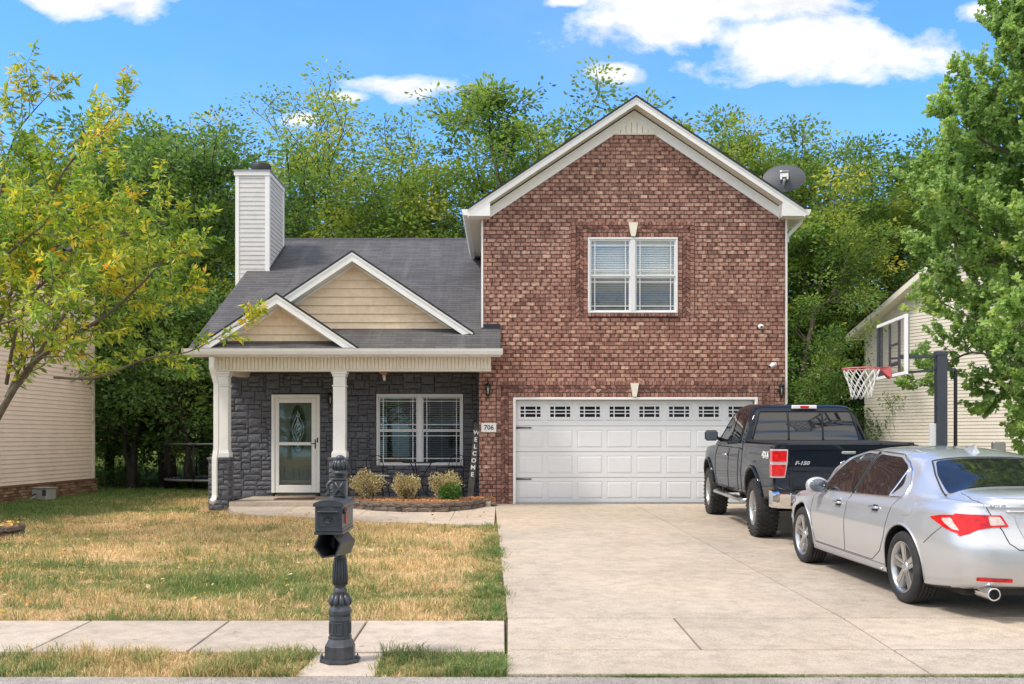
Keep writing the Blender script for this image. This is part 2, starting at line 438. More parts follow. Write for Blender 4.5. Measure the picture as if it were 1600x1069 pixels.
M['leafA'] = mk_leaf('mid_green_leaves', [(.0, (.06, .13, .035)), (.4, (.16, .27, .06)), (.72, (.31, .39, .08)), (.96, (.58, .52, .09))], .42)
M['leafB'] = mk_leaf('yellow_green_leaves', [(.0, (.09, .17, .04)), (.35, (.20, .31, .065)), (.65, (.38, .44, .085)), (.92, (.66, .56, .10))], .45)
M['leafC'] = mk_leaf('dark_green_leaves', [(.0, (.05, .11, .035)), (.45, (.12, .22, .06)), (.8, (.24, .35, .085)), (1, (.42, .46, .09))], .4)
M['leafpear'] = mk_leaf('glossy_pear_leaves', [(.1, (.22, .35, .12)), (.5, (.42, .58, .21)), (.85, (.60, .70, .32)), (.99, (.76, .74, .25))], .45, .28, .8)
M['leafcherry'] = mk_leaf('turning_leaves', [(.0, (.14, .26, .04)), (.28, (.27, .39, .06)), (.54, (.48, .54, .08)), (.70, (.74, .64, .09)), (.90, (.85, .56, .06)), (1, (.72, .30, .04))], .45, .45, 1.2)
M['leafshrub'] = mk_leaf('variegated_leaves', [(.0, (.22, .15, .09)), (.3, (.34, .28, .12)), (.6, (.56, .48, .26)), (.9, (.78, .68, .44))], .2, .6, 6)
M['leafgreenshrub'] = mk_leaf('fresh_green_leaves', [(.0, (.03, .10, .015)), (.6, (.06, .20, .03)), (1, (.12, .28, .05))], .25, .5, 6)
M['litter'] = mk_leaf('fallen_leaves', [(.0, (.30, .13, .05)), (.35, (.5, .30, .08)), (.6, (.62, .38, .05)), (.8, (.6, .48, .22)), (1, (.62, .52, .36))], .1, .7, 3)
M['mulch'] = mk_leaf('orange_wood_chips', [(.0, (.22, .08, .035)), (.4, (.42, .18, .07)), (.8, (.58, .30, .13)), (1, (.6, .4, .22))], 0, .8, 3)

def mk_glass(name, tint=(1, 1, 1), dark=0.0, rough=.02, spec=1.45, add=.075):
    m, nt, b, o = new_mat(name); nt.nodes.remove(b)
    gl = N(nt, 'BsdfGlossy'); gl.inputs['Roughness'].default_value = rough; setc(gl.inputs[0], (.95, .97, 1))
    tr = N(nt, 'BsdfTransparent'); setc(tr.inputs[0], [t * (1 - dark) for t in tint])
    lw = N(nt, 'LayerWeight'); lw.inputs[0].default_value = .5
    f = math_(nt, 'ADD', math_(nt, 'MULTIPLY', math_(nt, 'POWER', lw.outputs['Facing'], 5.0), spec - .6), add)
    ms = N(nt, 'MixShader'); nt.links.new(f, ms.inputs[0]); nt.links.new(tr.outputs[0], ms.inputs[1]); nt.links.new(gl.outputs[0], ms.inputs[2])
    nt.links.new(ms.outputs[0], o.inputs[0])
    return m
M['glass'] = mk_glass('window_glass', (.9, .95, .95), .1)
M['glass_screen'] = mk_glass('screened_window_glass', (.9, .95, .95), .52, add=.05)
M['board'] = mk_glass('clear_acrylic', (.93, .95, .96), .03, spec=.9, add=.02)
M['tint'] = plain('tinted_auto_glass', (.012, .013, .015), .03, var=.1, spec=1.0)
M['dooglass'] = plain('dark_door_glass', (.014, .015, .017), .12, spec=.35)
M['lampglass'] = plain('frosted_lamp_glass', (.7, .7, .66), .3)
# ================= CAMERA, LIGHT, SKY =================
cam = bpy.data.cameras.new('camera'); cam.sensor_width = 36; cam.lens = 36 * FPX / 1600
cam.shift_x = (800 - VX) / 1600; cam.shift_y = (VY - 534.5) / 1600
cam.clip_start = .1; cam.clip_end = 3000
co_ = bpy.data.objects.new('camera', cam); col.objects.link(co_); co_.location = (0, 0, EYE); co_.rotation_euler = (R(90), 0, 0)
scene.camera = co_
SUN_EL, SUN_AZ = 56, -112          # azimuth measured from +Y (behind the house) clockwise; negative = from the left
sd = Vector((math.sin(R(SUN_AZ)) * math.cos(R(SUN_EL)), math.cos(R(SUN_AZ)) * math.cos(R(SUN_EL)), math.sin(R(SUN_EL))))
sun = bpy.data.lights.new('sun', 'SUN'); sun.energy = 1.5; sun.angle = R(10); sun.color = (1, .93, .83)
so = bpy.data.objects.new('sun', sun); col.objects.link(so); so.rotation_euler = (-sd).to_track_quat('-Z', 'Y').to_euler(); so.location = (0, 0, 40)
w = bpy.data.worlds.new('World'); scene.world = w; w.use_nodes = True
nt = w.node_tree; nt.nodes.clear()
wo = N(nt, 'OutputWorld'); bg = N(nt, 'Background'); nt.links.new(bg.outputs[0], wo.inputs[0]); bg.inputs[1].default_value = .15
sky = N(nt, 'TexSky', sky_type='NISHITA'); sky.sun_disc = False; sky.sun_elevation = R(SUN_EL); sky.sun_rotation = R(SUN_AZ)
sky.air_density = 1.0; sky.dust_density = .3; sky.ozone_density = 2.0; sky.altitude = 200
tc = N(nt, 'TexCoord').outputs['Generated']
sp = N(nt, 'SeparateXYZ'); nt.links.new(tc, sp.inputs[0])
# gnomonic-like cloud deck coordinates: a flat layer overhead in perspective, for the unseen fill clouds
zz = math_(nt, 'MAXIMUM', sp.outputs[2], .02)
cx_ = math_(nt, 'DIVIDE', sp.outputs[0], zz); cy_ = math_(nt, 'DIVIDE', sp.outputs[1], zz)
yy = math_(nt, 'MAXIMUM', sp.outputs[1], .05)
ax = math_(nt, 'DIVIDE', sp.outputs[0], yy); az = math_(nt, 'DIVIDE', sp.outputs[2], yy)
cmb = N(nt, 'CombineXYZ'); nt.links.new(ax, cmb.inputs[0]); nt.links.new(az, cmb.inputs[1])
mpc = N(nt, 'Mapping'); mpc.inputs['Scale'].default_value = (1, 1.7, 1); nt.links.new(cmb.outputs[0], mpc.inputs['Vector'])
cn = noise(nt, 7.5, 9, .60, vec=mpc.outputs[0], dist=.25)
def blob(px, py, rx, ry):
    """soft cloud bank centred in the direction of that part of the sky"""
    a0 = (px - VX) / FPX; b0 = (VY - py) / FPX
    dx = math_(nt, 'DIVIDE', math_(nt, 'SUBTRACT', ax, a0), rx / FPX); dy = math_(nt, 'DIVIDE', math_(nt, 'SUBTRACT', az, b0), ry / FPX)
    d = math_(nt, 'SQRT', math_(nt, 'ADD', math_(nt, 'MULTIPLY', dx, dx), math_(nt, 'MULTIPLY', dy, dy)))
    return math_(nt, 'SUBTRACT', 1, d)
bl = None
for a in ((1110, 0, 270, 62), (1240, 70, 240, 62), (1040, 40, 190, 62), (960, 112, 60, 20), (130, -10, 230, 42), (620, 132, 110, 26), (540, 152, 60, 16), (480, 185, 40, 18), (1540, 18, 70, 26), (880, 2, 60, 14), (-350, 60, 250, 90), (2100, 120, 260, 80), (700, -400, 500, 160), (1700, -300, 400, 120)):
    bb = blob(*a); bl = bb if bl is None else math_(nt, 'MAXIMUM', bl, bb)
dens = math_(nt, 'ADD', math_(nt, 'MULTIPLY', bl, .55), math_(nt, 'MULTIPLY', math_(nt, 'SUBTRACT', cn.outputs[0], .5), 2.0))
fac = ramp_out(nt, dens, [(.02, 0), (.30, 1)])
# elsewhere in the sky (behind the camera and overhead): unseen warm cloud cover added as fill light
cmb2 = N(nt, 'CombineXYZ'); nt.links.new(cx_, cmb2.inputs[0]); nt.links.new(cy_, cmb2.inputs[1])
cn2 = noise(nt, .9, 8, .6, vec=cmb2.outputs[0]); fac2 = ramp_out(nt, cn2.outputs[0], [(.35, 0), (.50, .95)])
front = ramp_out(nt, sp.outputs[1], [(.25, 0), (.4, 1)])
high = ramp_out(nt, sp.outputs[2], [(.02, 0), (.12, 1)])
fac2 = math_(nt, 'MULTIPLY', fac2, math_(nt, 'MULTIPLY', math_(nt, 'SUBTRACT', 1, front), high))
fac = math_(nt, 'MAXIMUM', math_(nt, 'MULTIPLY', fac, front), fac2)
cn3 = noise(nt, 16, 6, .6, vec=mpc.outputs[0])
cc = ramp_out(nt, cn3.outputs[0], [(.30, (2.5, 2.65, 2.9)), (.52, (3.5, 3.5, 3.5))])
thin = noise(nt, 2.2, 5, .6, vec=mpc.outputs[0])
skyc = mix(nt, 1, sky.outputs[0], (.40, .69, 1.05), 'MULTIPLY')
skyc = mix(nt, ramp_out(nt, thin.outputs[0], [(.45, 0), (.8, .35)]), skyc, (1.6, 2.2, 3.0))
cc = mix(nt, front, (5.4, 5.1, 4.6), cc)  # brighter, warmer tone for the unseen fill clouds
nt.links.new(mix(nt, fac, skyc, cc), bg.inputs[0])
scene.view_settings.view_transform = 'Standard'; scene.view_settings.look = 'None'
scene.view_settings.exposure = 1.1; scene.view_settings.gamma = 1
scene.cycles.max_bounces = 7; scene.cycles.transparent_max_bounces = 12

# ================= GROUND =================
xs = np.concatenate([np.linspace(-600, -20, 12), np.linspace(-18, 14, 65), np.linspace(16, 600, 12)])
ys = np.concatenate([np.linspace(-300, 0, 8), np.linspace(1, 6.4, 5), [6.69, 6.71], np.linspace(7, 36, 59), np.linspace(40, 900, 14)])
GX, GY = np.meshgrid(xs, ys); GZ = gzn(GX, GY) + np.clip((GY - 50) / 60, 0, 1) * 5.5 + np.where(GY < 6.7, -.25, 0) - .03
GZ = np.where((GX > -6.5) & (GX < 6.2) & (GY > 19.9) & (GY < 33), GZ - .15, GZ)
co = np.stack([GX.ravel(), GY.ravel(), GZ.ravel()], 1)
W_ = len(xs); ii = (np.arange(len(ys) - 1)[:, None] * W_ + np.arange(W_ - 1)[None, :]).ravel()
me = fast_mesh('ground', co, quads=np.stack([ii, ii + 1, ii + W_ + 1, ii + W_], 1), smooth=True)
tag(link_mesh('ground', me, M['soil'], base=False), kind='structure')
def slab(mb, pts, th=.09, lift=.0, b=.006):
    """concrete slab following the driveway plane, pts (x,y)"""
    cx = sum(p[0] for p in pts) / len(pts); cy = sum(p[1] for p in pts) / len(pts)
    n = len(pts)
    def inn(p, d): 
        v = Vector((p[0] - cx, p[1] - cy)); l = v.length; return (cx + v.x * (1 - d / l), cy + v.y * (1 - d / l))
    q = [inn(p, b) for p in pts]
    vs = [(p[0], p[1], dz(p[1]) + lift - th) for p in pts] + [(p[0], p[1], dz(p[1]) + lift - b) for p in pts] + [(p[0], p[1], dz(p[1]) + lift) for p in q]
    fs = [tuple(range(2 * n, 3 * n))]
    for i in range(n):
        j = (i + 1) % n; fs += [(i, j, n + j, n + i), (n + i, n + j, 2 * n + j, 2 * n + i)]
    mb.cc = random.uniform(.2, .9); mb.add(vs, fs)
g = .016
d = MB()
Ys = [6.72, 7.45, 8.66, 11.36, 14.38, 17.5, 20.80]
def dl(Y): return np.interp(Y, [6.7, 7.45, 8.66, 20.84], [.02, .03, .038, -.156])
def dm(Y): return np.interp(Y, [6.7, 8.66, 20.84], [2.82, 2.88, 2.66])
for a, b_ in zip(Ys[:-1], Ys[1:]):
    a += .006 if a > 9 else .016; b_ -= .006 if b_ > 9 else .016
    cols = [dl, dm, lambda Y: 6.15 + max(0, (8.7 - Y)) * .5]
    if a < 8.6 and a > 7.4: cols = [dl, lambda Y: 1.45, dm, cols[2]]
    for L_, R_ in zip(cols[:-1], cols[1:]):
        slab(d, [(L_(a) + g / 2, a), (R_(a) - g / 2, a), (R_(b_) - g / 2, b_), (L_(b_) + g / 2, b_)])
d.cc = .5; q_ = [(-.13, 20.8), (.05, 6.73), (7.1, 6.73), (6.13, 8.7), (6.13, 20.8)]
d.add([(x_, y_, dz(y_) - .02) for x_, y_ in q_], [(0, 1, 2, 3, 4)], 1)
tag(d.build('driveway', [M['drive'], M['mortar']], base=False), kind='structure')
s_ = MB()
x = .016
while x > -16:
    slab(s_, [(x - 1.15 + g, 7.40), (x, 7.40), (x, 8.54), (x - 1.15 + g, 8.54)]); x -= 1.15
slab(s_, [(-1.36, 6.74), (-.84, 6.74), (-.86, 7.39), (-1.33, 7.39)], lift=-.012)
tag(s_.build('sidewalk', M['walk'], base=False), kind='structure')
wk = MB()   # curved front walk from driveway to the porch
wk.cc = .6
# outline given on the ground at the walk
def gp(px, py, z=-.012):
    Y = FPX * (EYE - z) / (py - VY); return (PX(px, Y), Y)
front_edge = [(357, 793), (362, 798), (385, 802), (430, 804), (490, 806), (550, 809.5), (620, 812), (700, 814.5), (772, 816.5)]
fe = [gp(*p) for p in front_edge]
back = [(-.19, 19.9), (-1.2, 19.98), (-3.0, 19.98), (-5.35, 19.98)]
for (a, b_) in ((0, 3), (3, 5), (5, 7), (7, 8)):
    seg = fe[a:b_ + 1]; top = []
    for q in (seg[-1], seg[0]): top.append((q[0] if q[0] > -5.35 else -5.32, 19.97))
    pts = [(p[0], p[1]) for p in seg] + [(top[0][0] , top[0][1]), (top[1][0] + g, top[1][1])]
    slab(wk, pts, lift=.012)
tag(wk.build('front_walk', M['walk'], base=False), kind='structure')
rd = MB(); rd.box(-300, 300, 6.10, 6.70, -.35, -.225); o = tag(rd.build('gutter_pan', M['road'], base=False), kind='structure')
rd = MB(); rd.box(-300, 300, -6, 6.095, -.45, -.235); o = tag(rd.build('road', M['asphalt'], base=False), kind='structure')

# ================= GRASS =================
def blades(name, n, region, hmin, hmax, wd, dens=None, seed=1, far=1.0, over=0.0):
    rg = np.random.default_rng(seed)
    x0, x1, y0, y1 = region
    # denser close to the camera
    u = rg.random(n); Y = y0 * (y1 / y0) ** u if y0 > 0 else y0 + (y1 - y0) * u
    X = x0 + (x1 - x0) * rg.random(n)
    keep = (X > -.55 * Y - 1.0) & (X < .56 * Y + 1)
    # not on paving
    edge = rg.normal(0, .03, n)
    drv = np.interp(Y, [6.7, 7.45, 8.66, 20.84], [.02, .03, .038, -.156])
    keep &= ~((X > drv + edge - .01 + over) & (X < 6.2) & (Y < 21))
    keep &= ~((Y > 7.38 + edge * .6) & (Y < 8.56 + edge) & (X < .1))
    keep &= ~((X > -1.36 + edge) & (X < -.84 + edge) & (Y < 7.45))
    keep &= ~((X > -6.3) & (X < 6) & (Y > 20.05))
    fx = np.array([p[0] for p in fe]); fy = np.array([p[1] for p in fe])
    keep &= ~((X > fx[0]) & (X < 0) & (Y > np.interp(X, fx, fy) + edge * .7 + .01))
    # house of the left neighbour
    keep &= ~((X < -11.72) & (Y > 20.0) & (Y < 40))
    # thin patches
    tn0 = np.sin(X * 1.3 + 2 + np.sin(Y * .9)) * np.sin(Y * 1.9 + X * .7); keep &= rg.random(n) > np.clip(tn0 - .35, 0, 1) * 1.1
    tn = np.sin(X * 2.1 + np.sin(Y * 1.7) * 2) * np.sin(Y * 2.9 + np.sin(X * 1.3) * 2)
    keep &= rg.random(n) > np.clip(tn, 0, 1) * .45
    X, Y = X[keep], Y[keep]; n = len(X)
    Z = gzn(X, Y) - .03
    cell = (np.sin(np.floor(X * 11) * 12.9898 + np.floor(Y * 8) * 78.233) * 43758.5453) % 1.0; cell2 = (np.sin(np.floor(X * 3.3) * 39.34 + np.floor(Y * 2.6) * 11.135) * 24634.63) % 1.0; hk = .45 + 1.0 * cell * (.6 + .8 * cell2)
    ang = rg.random(n) * 6.283; h = hk * rg.uniform(hmin, hmax, n) * (1 + .5 * np.sin(X * 3 + 1) * np.sin(Y * 4)) ; lean = rg.normal(0, .55, (n, 2)) * h[:, None]
    wv = wd * rg.uniform(.6, 1.3, n) * np.sqrt(np.maximum(Y, 7) / 8) * far
    dx = np.cos(ang) * wv; dy = np.sin(ang) * wv
    a = np.stack([X - dx, Y - dy, Z], 1); b = np.stack([X + dx, Y + dy, Z], 1)
    mcx = X + lean[:, 0] * .4; mcy = Y + lean[:, 1] * .4; mz = Z + h * .65
    c = np.stack([mcx + dx * .7, mcy + dy * .7, mz], 1); e = np.stack([mcx - dx * .7, mcy - dy * .7, mz], 1)
    t = np.stack([X + lean[:, 0] * 1.3, Y + lean[:, 1] * 1.3, Z + h * (.95 - .3 * rg.random(n))], 1)
    co = np.stack([a, b, c, e, t], 1).reshape(-1, 3)
    k = np.arange(n) * 5
    tri = np.concatenate([np.stack([k, k + 1, k + 2], 1), np.stack([k, k + 2, k + 3], 1), np.stack([k + 3, k + 2, k + 4], 1)], 0)
    tn = np.clip(rg.random(n) * .55 + cell * .45, 0, 1); me = fast_mesh(name, co, tris=tri, tone=np.concatenate([tn, tn, tn]))
    return link_mesh(name, me, M['blade'], base=False)
tag(blades('lawn_grass', 420000, (-16, .1, 8.5, 31), .035, .10, .0030, seed=3), 'patchy front lawn of dry straw and green grass behind the sidewalk', 'grass', kind='stuff')
tag(blades('verge_grass', 48000, (-6.5, .12, 6.70, 7.42), .04, .105, .0028, seed=4), 'grass strip between the sidewalk and the road edge', 'grass', kind='stuff')
tag(blades('edge_grass', 20000, (-.30, .12, 8.6, 19.4), .03, .08, .003, seed=6, over=.035), 'greener grass growing over the left edge of the driveway', 'grass', kind='stuff')
tag(blades('side_yard_grass', 60000, (6.15, 24, 14, 36), .05, .10, .006, seed=5), 'grass of the side yard to the right of the driveway', 'grass', kind='stuff')
def crack_grass():
    rg = np.random.default_rng(9); n = 2600
    X = np.concatenate([rg.normal(c, s, k) for c, s, k in ((.95, .12, 500), (1.55, .2, 700), (2.6, .5, 300), (3.35, .25, 500), (1.2, .9, 600))]); n = len(X)
    Y = 6.70 + rg.normal(0, .008, n); Z = np.full(n, -.226); h = rg.uniform(.008, .03, n); ang = rg.random(n) * 6.28
    dx = np.cos(ang) * .003; dy = np.sin(ang) * .003; l = rg.normal(0, .02, (n, 2))
    co = np.stack([np.stack([X - dx, Y - dy, Z], 1), np.stack([X + dx, Y + dy, Z], 1), np.stack([X + l[:, 0], Y + l[:, 1] - .01, Z + h], 1)], 1).reshape(-1, 3)
    k = np.arange(n) * 3
    me = fast_mesh('crack_grass', co, tris=np.stack([k, k + 1, k + 2], 1), tone=rg.random(n) * .6 + .35)
    tag(link_mesh('crack_grass', me, M['blade'], base=False), 'thin line of grass sprouting where the driveway meets the road', 'grass', kind='stuff')
crack_grass()
def flakes(name, pts, size, mat, label, cat, seed=0, zoff=.01, tilt=.5, asp=.55):
    rg = np.random.default_rng(seed); n = len(pts); pts = np.asarray(pts)
    th = rg.random(n) * 6.283; s = size * rg.uniform(.6, 1.3, n)
    ux = np.stack([np.cos(th), np.sin(th), rg.normal(0, tilt * .5, n)], 1); vx = np.stack([-np.sin(th), np.cos(th), rg.normal(0, tilt, n)], 1) * asp
    c = pts + np.array([0, 0, zoff])
    co = np.stack([c - ux * s[:, None], c - vx * s[:, None] , c + ux * s[:, None], c + vx * s[:, None]], 1).reshape(-1, 3)
    k = np.arange(n) * 4
    me = fast_mesh(name, co, quads=np.stack([k, k + 1, k + 2, k + 3], 1), tone=rg.random(n))
    return tag(link_mesh(name, me, mat, base=False), label, cat, kind='stuff')
rg = np.random.default_rng(21)
n = 3600; X = rg.uniform(-11, -.3, n); Y = 8.7 + 11 * rg.random(n); k = (rg.random(n) < np.clip((-X - 1) / 8 + .12, 0, 1)) & (X > -.53 * Y)
X, Y = X[k], Y[k]
flakes('leaf_litter', np.stack([X, Y, gzn(X, Y) + .02], 1), .026, M['litter'], 'yellow and tan fallen leaves scattered over the front lawn', 'fallen leaves', 5)
# ================= MAIN HOUSE =================
YB, YS = 20.83, 21.95
house = thing('brick_house', 'two storey brown brick house with charcoal stone porch and white double garage door', 'house', (0, YB, 0))
rngb = random.Random(5)
def bbrick(mb, x0, x1, z0, z1, y=YB, dep=.05, ax='x', tonef=None):
    """one brick with its front face at y"""
    t = min(1, max(0, rngb.gauss(.50, .13))) if tonef is None else tonef
    j = rngb.uniform(0, .004)
    if x1 - x0 > .12 and tonef is None and rngb.random() < .62:      # flashed brick: dark ends, paler face
        a = x0 + (x1 - x0) * rngb.uniform(.08, .34); b = x1 - (x1 - x0) * rngb.uniform(.08, .34)
        mb.cc = max(0, t - rngb.uniform(.05, .34)); mb.box(x0, a, y - j, y + dep, z0, z1)
        mb.cc = min(1, t + rngb.uniform(-.02, .30)); mb.box(a, b, y - j, y + dep, z0, z1)
        mb.cc = max(0, t - rngb.uniform(.05, .34)); mb.box(b, x1, y - j, y + dep, z0, z1)
    else:
        mb.cc = t; mb.box(x0, x1, y - j, y + dep, z0, z1)
def brick_fill(mb, rowint, z0, z1, L=.2, H=.0808, mo=.015, **kw):
    """running bond; rowint(zmid) gives the free x intervals of a course"""
    r = 0; z = z0
    while z < z1 - .02:
        h = min(H, z1 - z)
        for (a, b) in rowint(z + h / 2):
            off = (r % 2) * L / 2 + (.07 if (r // 7) % 2 else 0)
            x = math.floor((a - off) / L) * L + off
            while x < b:
                xa, xb = max(x, a), min(x + L, b)
                if xb - xa > .02: bbrick(mb, xa + mo / 2, xb - mo / 2, z + mo / 2, z + h - mo / 2, **kw)
                x += L
        z += H; r += 1
bw = MB()
# garage opening and window opening, with their patterned brick surrounds (outer rectangles)
GX0, GX1, GZ1 = PX(801.6, YB), PX(1184, YB), PZ(620.8, YB)
WX0, WX1, WZ0, WZ1 = PX(918.6, YB), PX(1059.2, YB), PZ(489.3, YB), PZ(371, YB)
hd = .095; cv = .150
gO = (GX0 - 2 * hd - cv, GX1 + 2 * hd + cv, -9, GZ1 + 2 * hd + cv)
wO = (WX0 - 2 * hd - cv, WX1 + 2 * hd + cv, WZ0 - .10, WZ1 + 2 * hd + cv)
zE, zT = PZ(343, YB), PZ(210.6, YB); bxL, bxR = PX(755, YB), PX(1227, YB); tL, tR = PX(953, YB), PX(1028, YB)
XC = (bxL + bxR) / 2
Zlow = PZ(556, 19.8) + .35
def rowint(z):
    a, b = bxL, bxR
    if z < 2.9: a = PX(748, YB)
    if z > zE:
        t = (z - zE) / (zT - zE); a = bxL + (tL - bxL) * t; b = bxR + (tR - bxR) * t
    iv = [(a, b)]
    for (x0, x1, z0, z1) in (gO, wO):
        if z0 < z < z1: iv = [q for (p, r) in iv for q in ((p, min(r, x0)), (max(p, x1), r)) if q[1] - q[0] > .03]
    return iv
brick_fill(bw, rowint, -.02, zT)
def header_row(mb, x0, x1, z0, z1, y=YB):
    n = max(1, round((x1 - x0) / .078)); s = (x1 - x0) / n
    for i in range(n): bbrick(mb, x0 + i * s + .005, x0 + (i + 1) * s - .005, z0 + .006, z1 - .006, y, tonef=min(1, max(0, rngb.gauss(.36, .15))))
def header_col(mb, x0, x1, z0, z1):
    n = max(1, round((z1 - z0) / .0808)); s = (z1 - z0) / n
    for i in range(n): bbrick(mb, x0 + .006, x1 - .006, z0 + i * s + .006, z0 + (i + 1) * s - .006, tonef=min(1, max(0, rngb.gauss(.38, .16))))
def para(mb, pts, y=YB, tone=None):
    mb.cc = min(1, max(0, rngb.gauss(.20, .20))) if tone is None else tone
    cx = sum(p[0] for p in pts) / 4; cz = sum(p[1] for p in pts) / 4
    q = [(cx + (p[0] - cx) * .90, cz + (p[1] - cz) * .84) for p in pts]
    mb.prism(q, y - rngb.uniform(0, .006), y + .05, 'y')
def chevron_h(mb, x0, x1, z0, w, dirn):
    """horizontal chevron band, points run along x"""
    p = .105; n = round((x1 - x0) / p); p = (x1 - x0) / n; k = w / 2 * .75 * dirn
    for i in range(n):
        a = x0 + i * p; b = a + p
        for (s0, s1, k0, k1) in ((0, .5, 0, k), (.5, 1, k, 0)):
            pts = [(a + k0, z0 + s0 * w), (b + k0, z0 + s0 * w), (b + k1, z0 + s1 * w), (a + k1, z0 + s1 * w)]
            pts = [(min(max(q[0], x0), x1), q[1]) for q in pts]
            if abs(pts[1][0] - pts[0][0]) + abs(pts[2][0] - pts[3][0]) > .03: para(mb, pts)
def chevron_v(mb, x0, w, z0, z1):
    p = .098; n = round((z1 - z0) / p); p = (z1 - z0) / n; k = w / 2 * .8
    for i in range(-1, n):
        a = z0 + i * p; b = a + p
        for (s0, s1, k0, k1) in ((0, .5, 0, k), (.5, 1, k, 0)):
            pts = [(x0 + s0 * w, a + k0), (x0 + s1 * w, a + k1), (x0 + s1 * w, b + k1), (x0 + s0 * w, b + k0)]
            pts = [(q[0], min(max(q[1], z0), z1)) for q in pts]
            if abs(pts[3][1] - pts[0][1]) + abs(pts[2][1] - pts[1][1]) > .03: para(mb, pts)
def surround(x0, x1, z0, zt):
    ox0, ox1 = x0 - 2 * hd - cv, x1 + 2 * hd + cv; oz = zt + 2 * hd + cv
    header_row(bw, ox0, ox1, oz - hd, oz)
    header_col(bw, ox0, ox0 + hd, z0, oz - hd); header_col(bw, ox1 - hd, ox1, z0, oz - hd)
    xm = (x0 + x1) / 2
    chevron_h(bw, ox0 + hd, xm, zt + hd, cv, 1); chevron_h(bw, xm, ox1 - hd, zt + hd, cv, -1)
    chevron_v(bw, ox0 + hd, cv, z0, zt + hd); chevron_v(bw, x1 + hd, cv, z0, zt + hd)
    header_row(bw, x0, x1, zt, zt + hd)
    header_col(bw, x0 - hd, x0, z0, zt + hd); header_col(bw, x1, x1 + hd, z0, zt + hd)
surround(GX0, GX1, -.02, GZ1); surround(WX0, WX1, wO[2], WZ1)
header_row(bw, WX0 - .005, WX1 + .005, WZ0 - .075, WZ0 - .004, YB - .035)
wallp = bw.build('brick_wall', M['brick'], house)
mt = MB()   # mortar bed: strips around the openings
def slabw(x0, x1, z0, z1, y=YB + .013): mt.box(x0, x1, y, y + .12, z0, z1)
slabw(PX(748, YB) + .003, GX0 - .002, -.1, 2.95); slabw(GX1 + .002, bxR - .003, -.1, 2.95); slabw(GX0 - .002, GX1 + .002, GZ1 + .002, 2.95)
slabw(bxL + .003, bxR - .003, 2.95, WZ0 - .002); slabw(bxL + .003, WX0 - .002, WZ0 - .002, WZ1 + .002); slabw(WX1 + .002, bxR - .003, WZ0 - .002, WZ1 + .002)
slabw(bxL + .003, bxR - .003, WZ1 + .002, zE)
mt.prism([(bxL + .003, zE), (bxR - .003, zE), (tR, zT + .02), (tL, zT + .02)], YB + .013, YB + .128, 'y')
mt.build('mortar_bed', M['mortar'], wallp)
# --- side and rear walls of both volumes (vinyl)
def laps(mb, a, b, z0, z1, ex, proj=.014, topf=None, mat=0, ph=0):
    """real lapped boards on a vertical wall between ground points a and b (outward side = right of a->b); topf(s) limits z at distance s"""
    a = Vector((a[0], a[1], 0)); b = Vector((b[0], b[1], 0)); L = (b - a).length; u = (b - a) / L; nrm = Vector((u.y, -u.x, 0))
    z = z0
    while z < z1 - 1e-4:
        zt = min(z + ex, z1); iv = [(0, L)]
        if topf: iv = topf(z, zt, L)
        for (s0, s1, t0, t1) in [(q + (q[0], q[1]) if len(q) == 2 else q) for q in iv]:
            if s1 - s0 < .01: continue
            f = (zt - z) / ex
            p0 = a + u * s0 + nrm * proj + Vector((0, 0, z)); p1 = a + u * s1 + nrm * proj + Vector((0, 0, z))
            q0 = a + u * t0 + nrm * (proj * (1 - f) + .001) + Vector((0, 0, zt)); q1 = a + u * t1 + nrm * (proj * (1 - f) + .001) + Vector((0, 0, zt))
            r0 = a + u * s0 + Vector((0, 0, z)); r1 = a + u * s1 + Vector((0, 0, z))
            mb.add([p0, p1, q1, q0, r0, r1], [(0, 1, 2, 3), (4, 5, 1, 0)], mat)
        z += ex
YBk, YRk = 31.2, 34.0
YG0, SL = 19.8, .49
def roofz(Y): return PZ(545, YG0) + SL * (Y - YG0)
ZR0 = PZ(545, YG0); YRG = (ZR0 - SL * YG0 - EYE) / (.194375 - SL); ZRG = roofz(YRG)
sw = MB()
laps(sw, (bxR - .02, YB + .14), (bxR - .02, YBk), .1, zE, .11)
laps(sw, (bxR - .02, YBk), (bxL + .02, YBk), .1, zE, .11)
laps(sw, (bxL + .02, YBk), (bxL + .02, YB + .14), .1, zE + .1, .11)
sw.build('side_siding', M['creamsid'], house)
hb = MB(); hb.box(bxL + .03, bxR - .03, YBk - .1, YBk - .02, 0, zE)
hb.box(bxL + .025, bxL + .1, YB + .15, YBk - .1, 0, zE); hb.box(bxR - .1, bxR - .025, YB + .15, YBk - .1, 0, zE)
hb.box(bxL + .1, bxR - .1, YB + .15, YBk - .1, 2.6, 2.7); hb.box(bxL + .1, bxR - .1, YB + 2.5, YB + 2.56, 0, zE)
hb.build('wall_core', M['dim'], house)
XL = PX(360, YS)                                     # left end of the stone wall
lw = MB(); laps(lw, (XL, YRk), (XL, YS + .12), .05, 2.9, .11)
yl0, yl1 = YS, YRk
def gab(z, zt, L):                                   # triangular gable end, s measured from the rear
    lo = []
    for zz in (z, zt):
        yf = YG0 + (zz - ZR0 + .1) / SL; yb = 2 * YRG - yf; lo.append((YRk - min(yb, YRk), YRk - max(yf, YS + .12)))
    if lo[0][1] - lo[0][0] < .05: return []
    if lo[1][1] <= lo[1][0]: m_ = (lo[0][0] + lo[0][1]) / 2; lo[1] = (m_, m_)
    return [(lo[0][0], lo[0][1], lo[1][0], lo[1][1])]
laps(lw, (XL, YRk), (XL, YS + .12), 2.9, ZRG, .11, topf=gab)
laps(lw, (bxL, YRk), (XL, YRk), .05, 2.9, .11)
lw.build('wing_siding', M['graysid'], house)
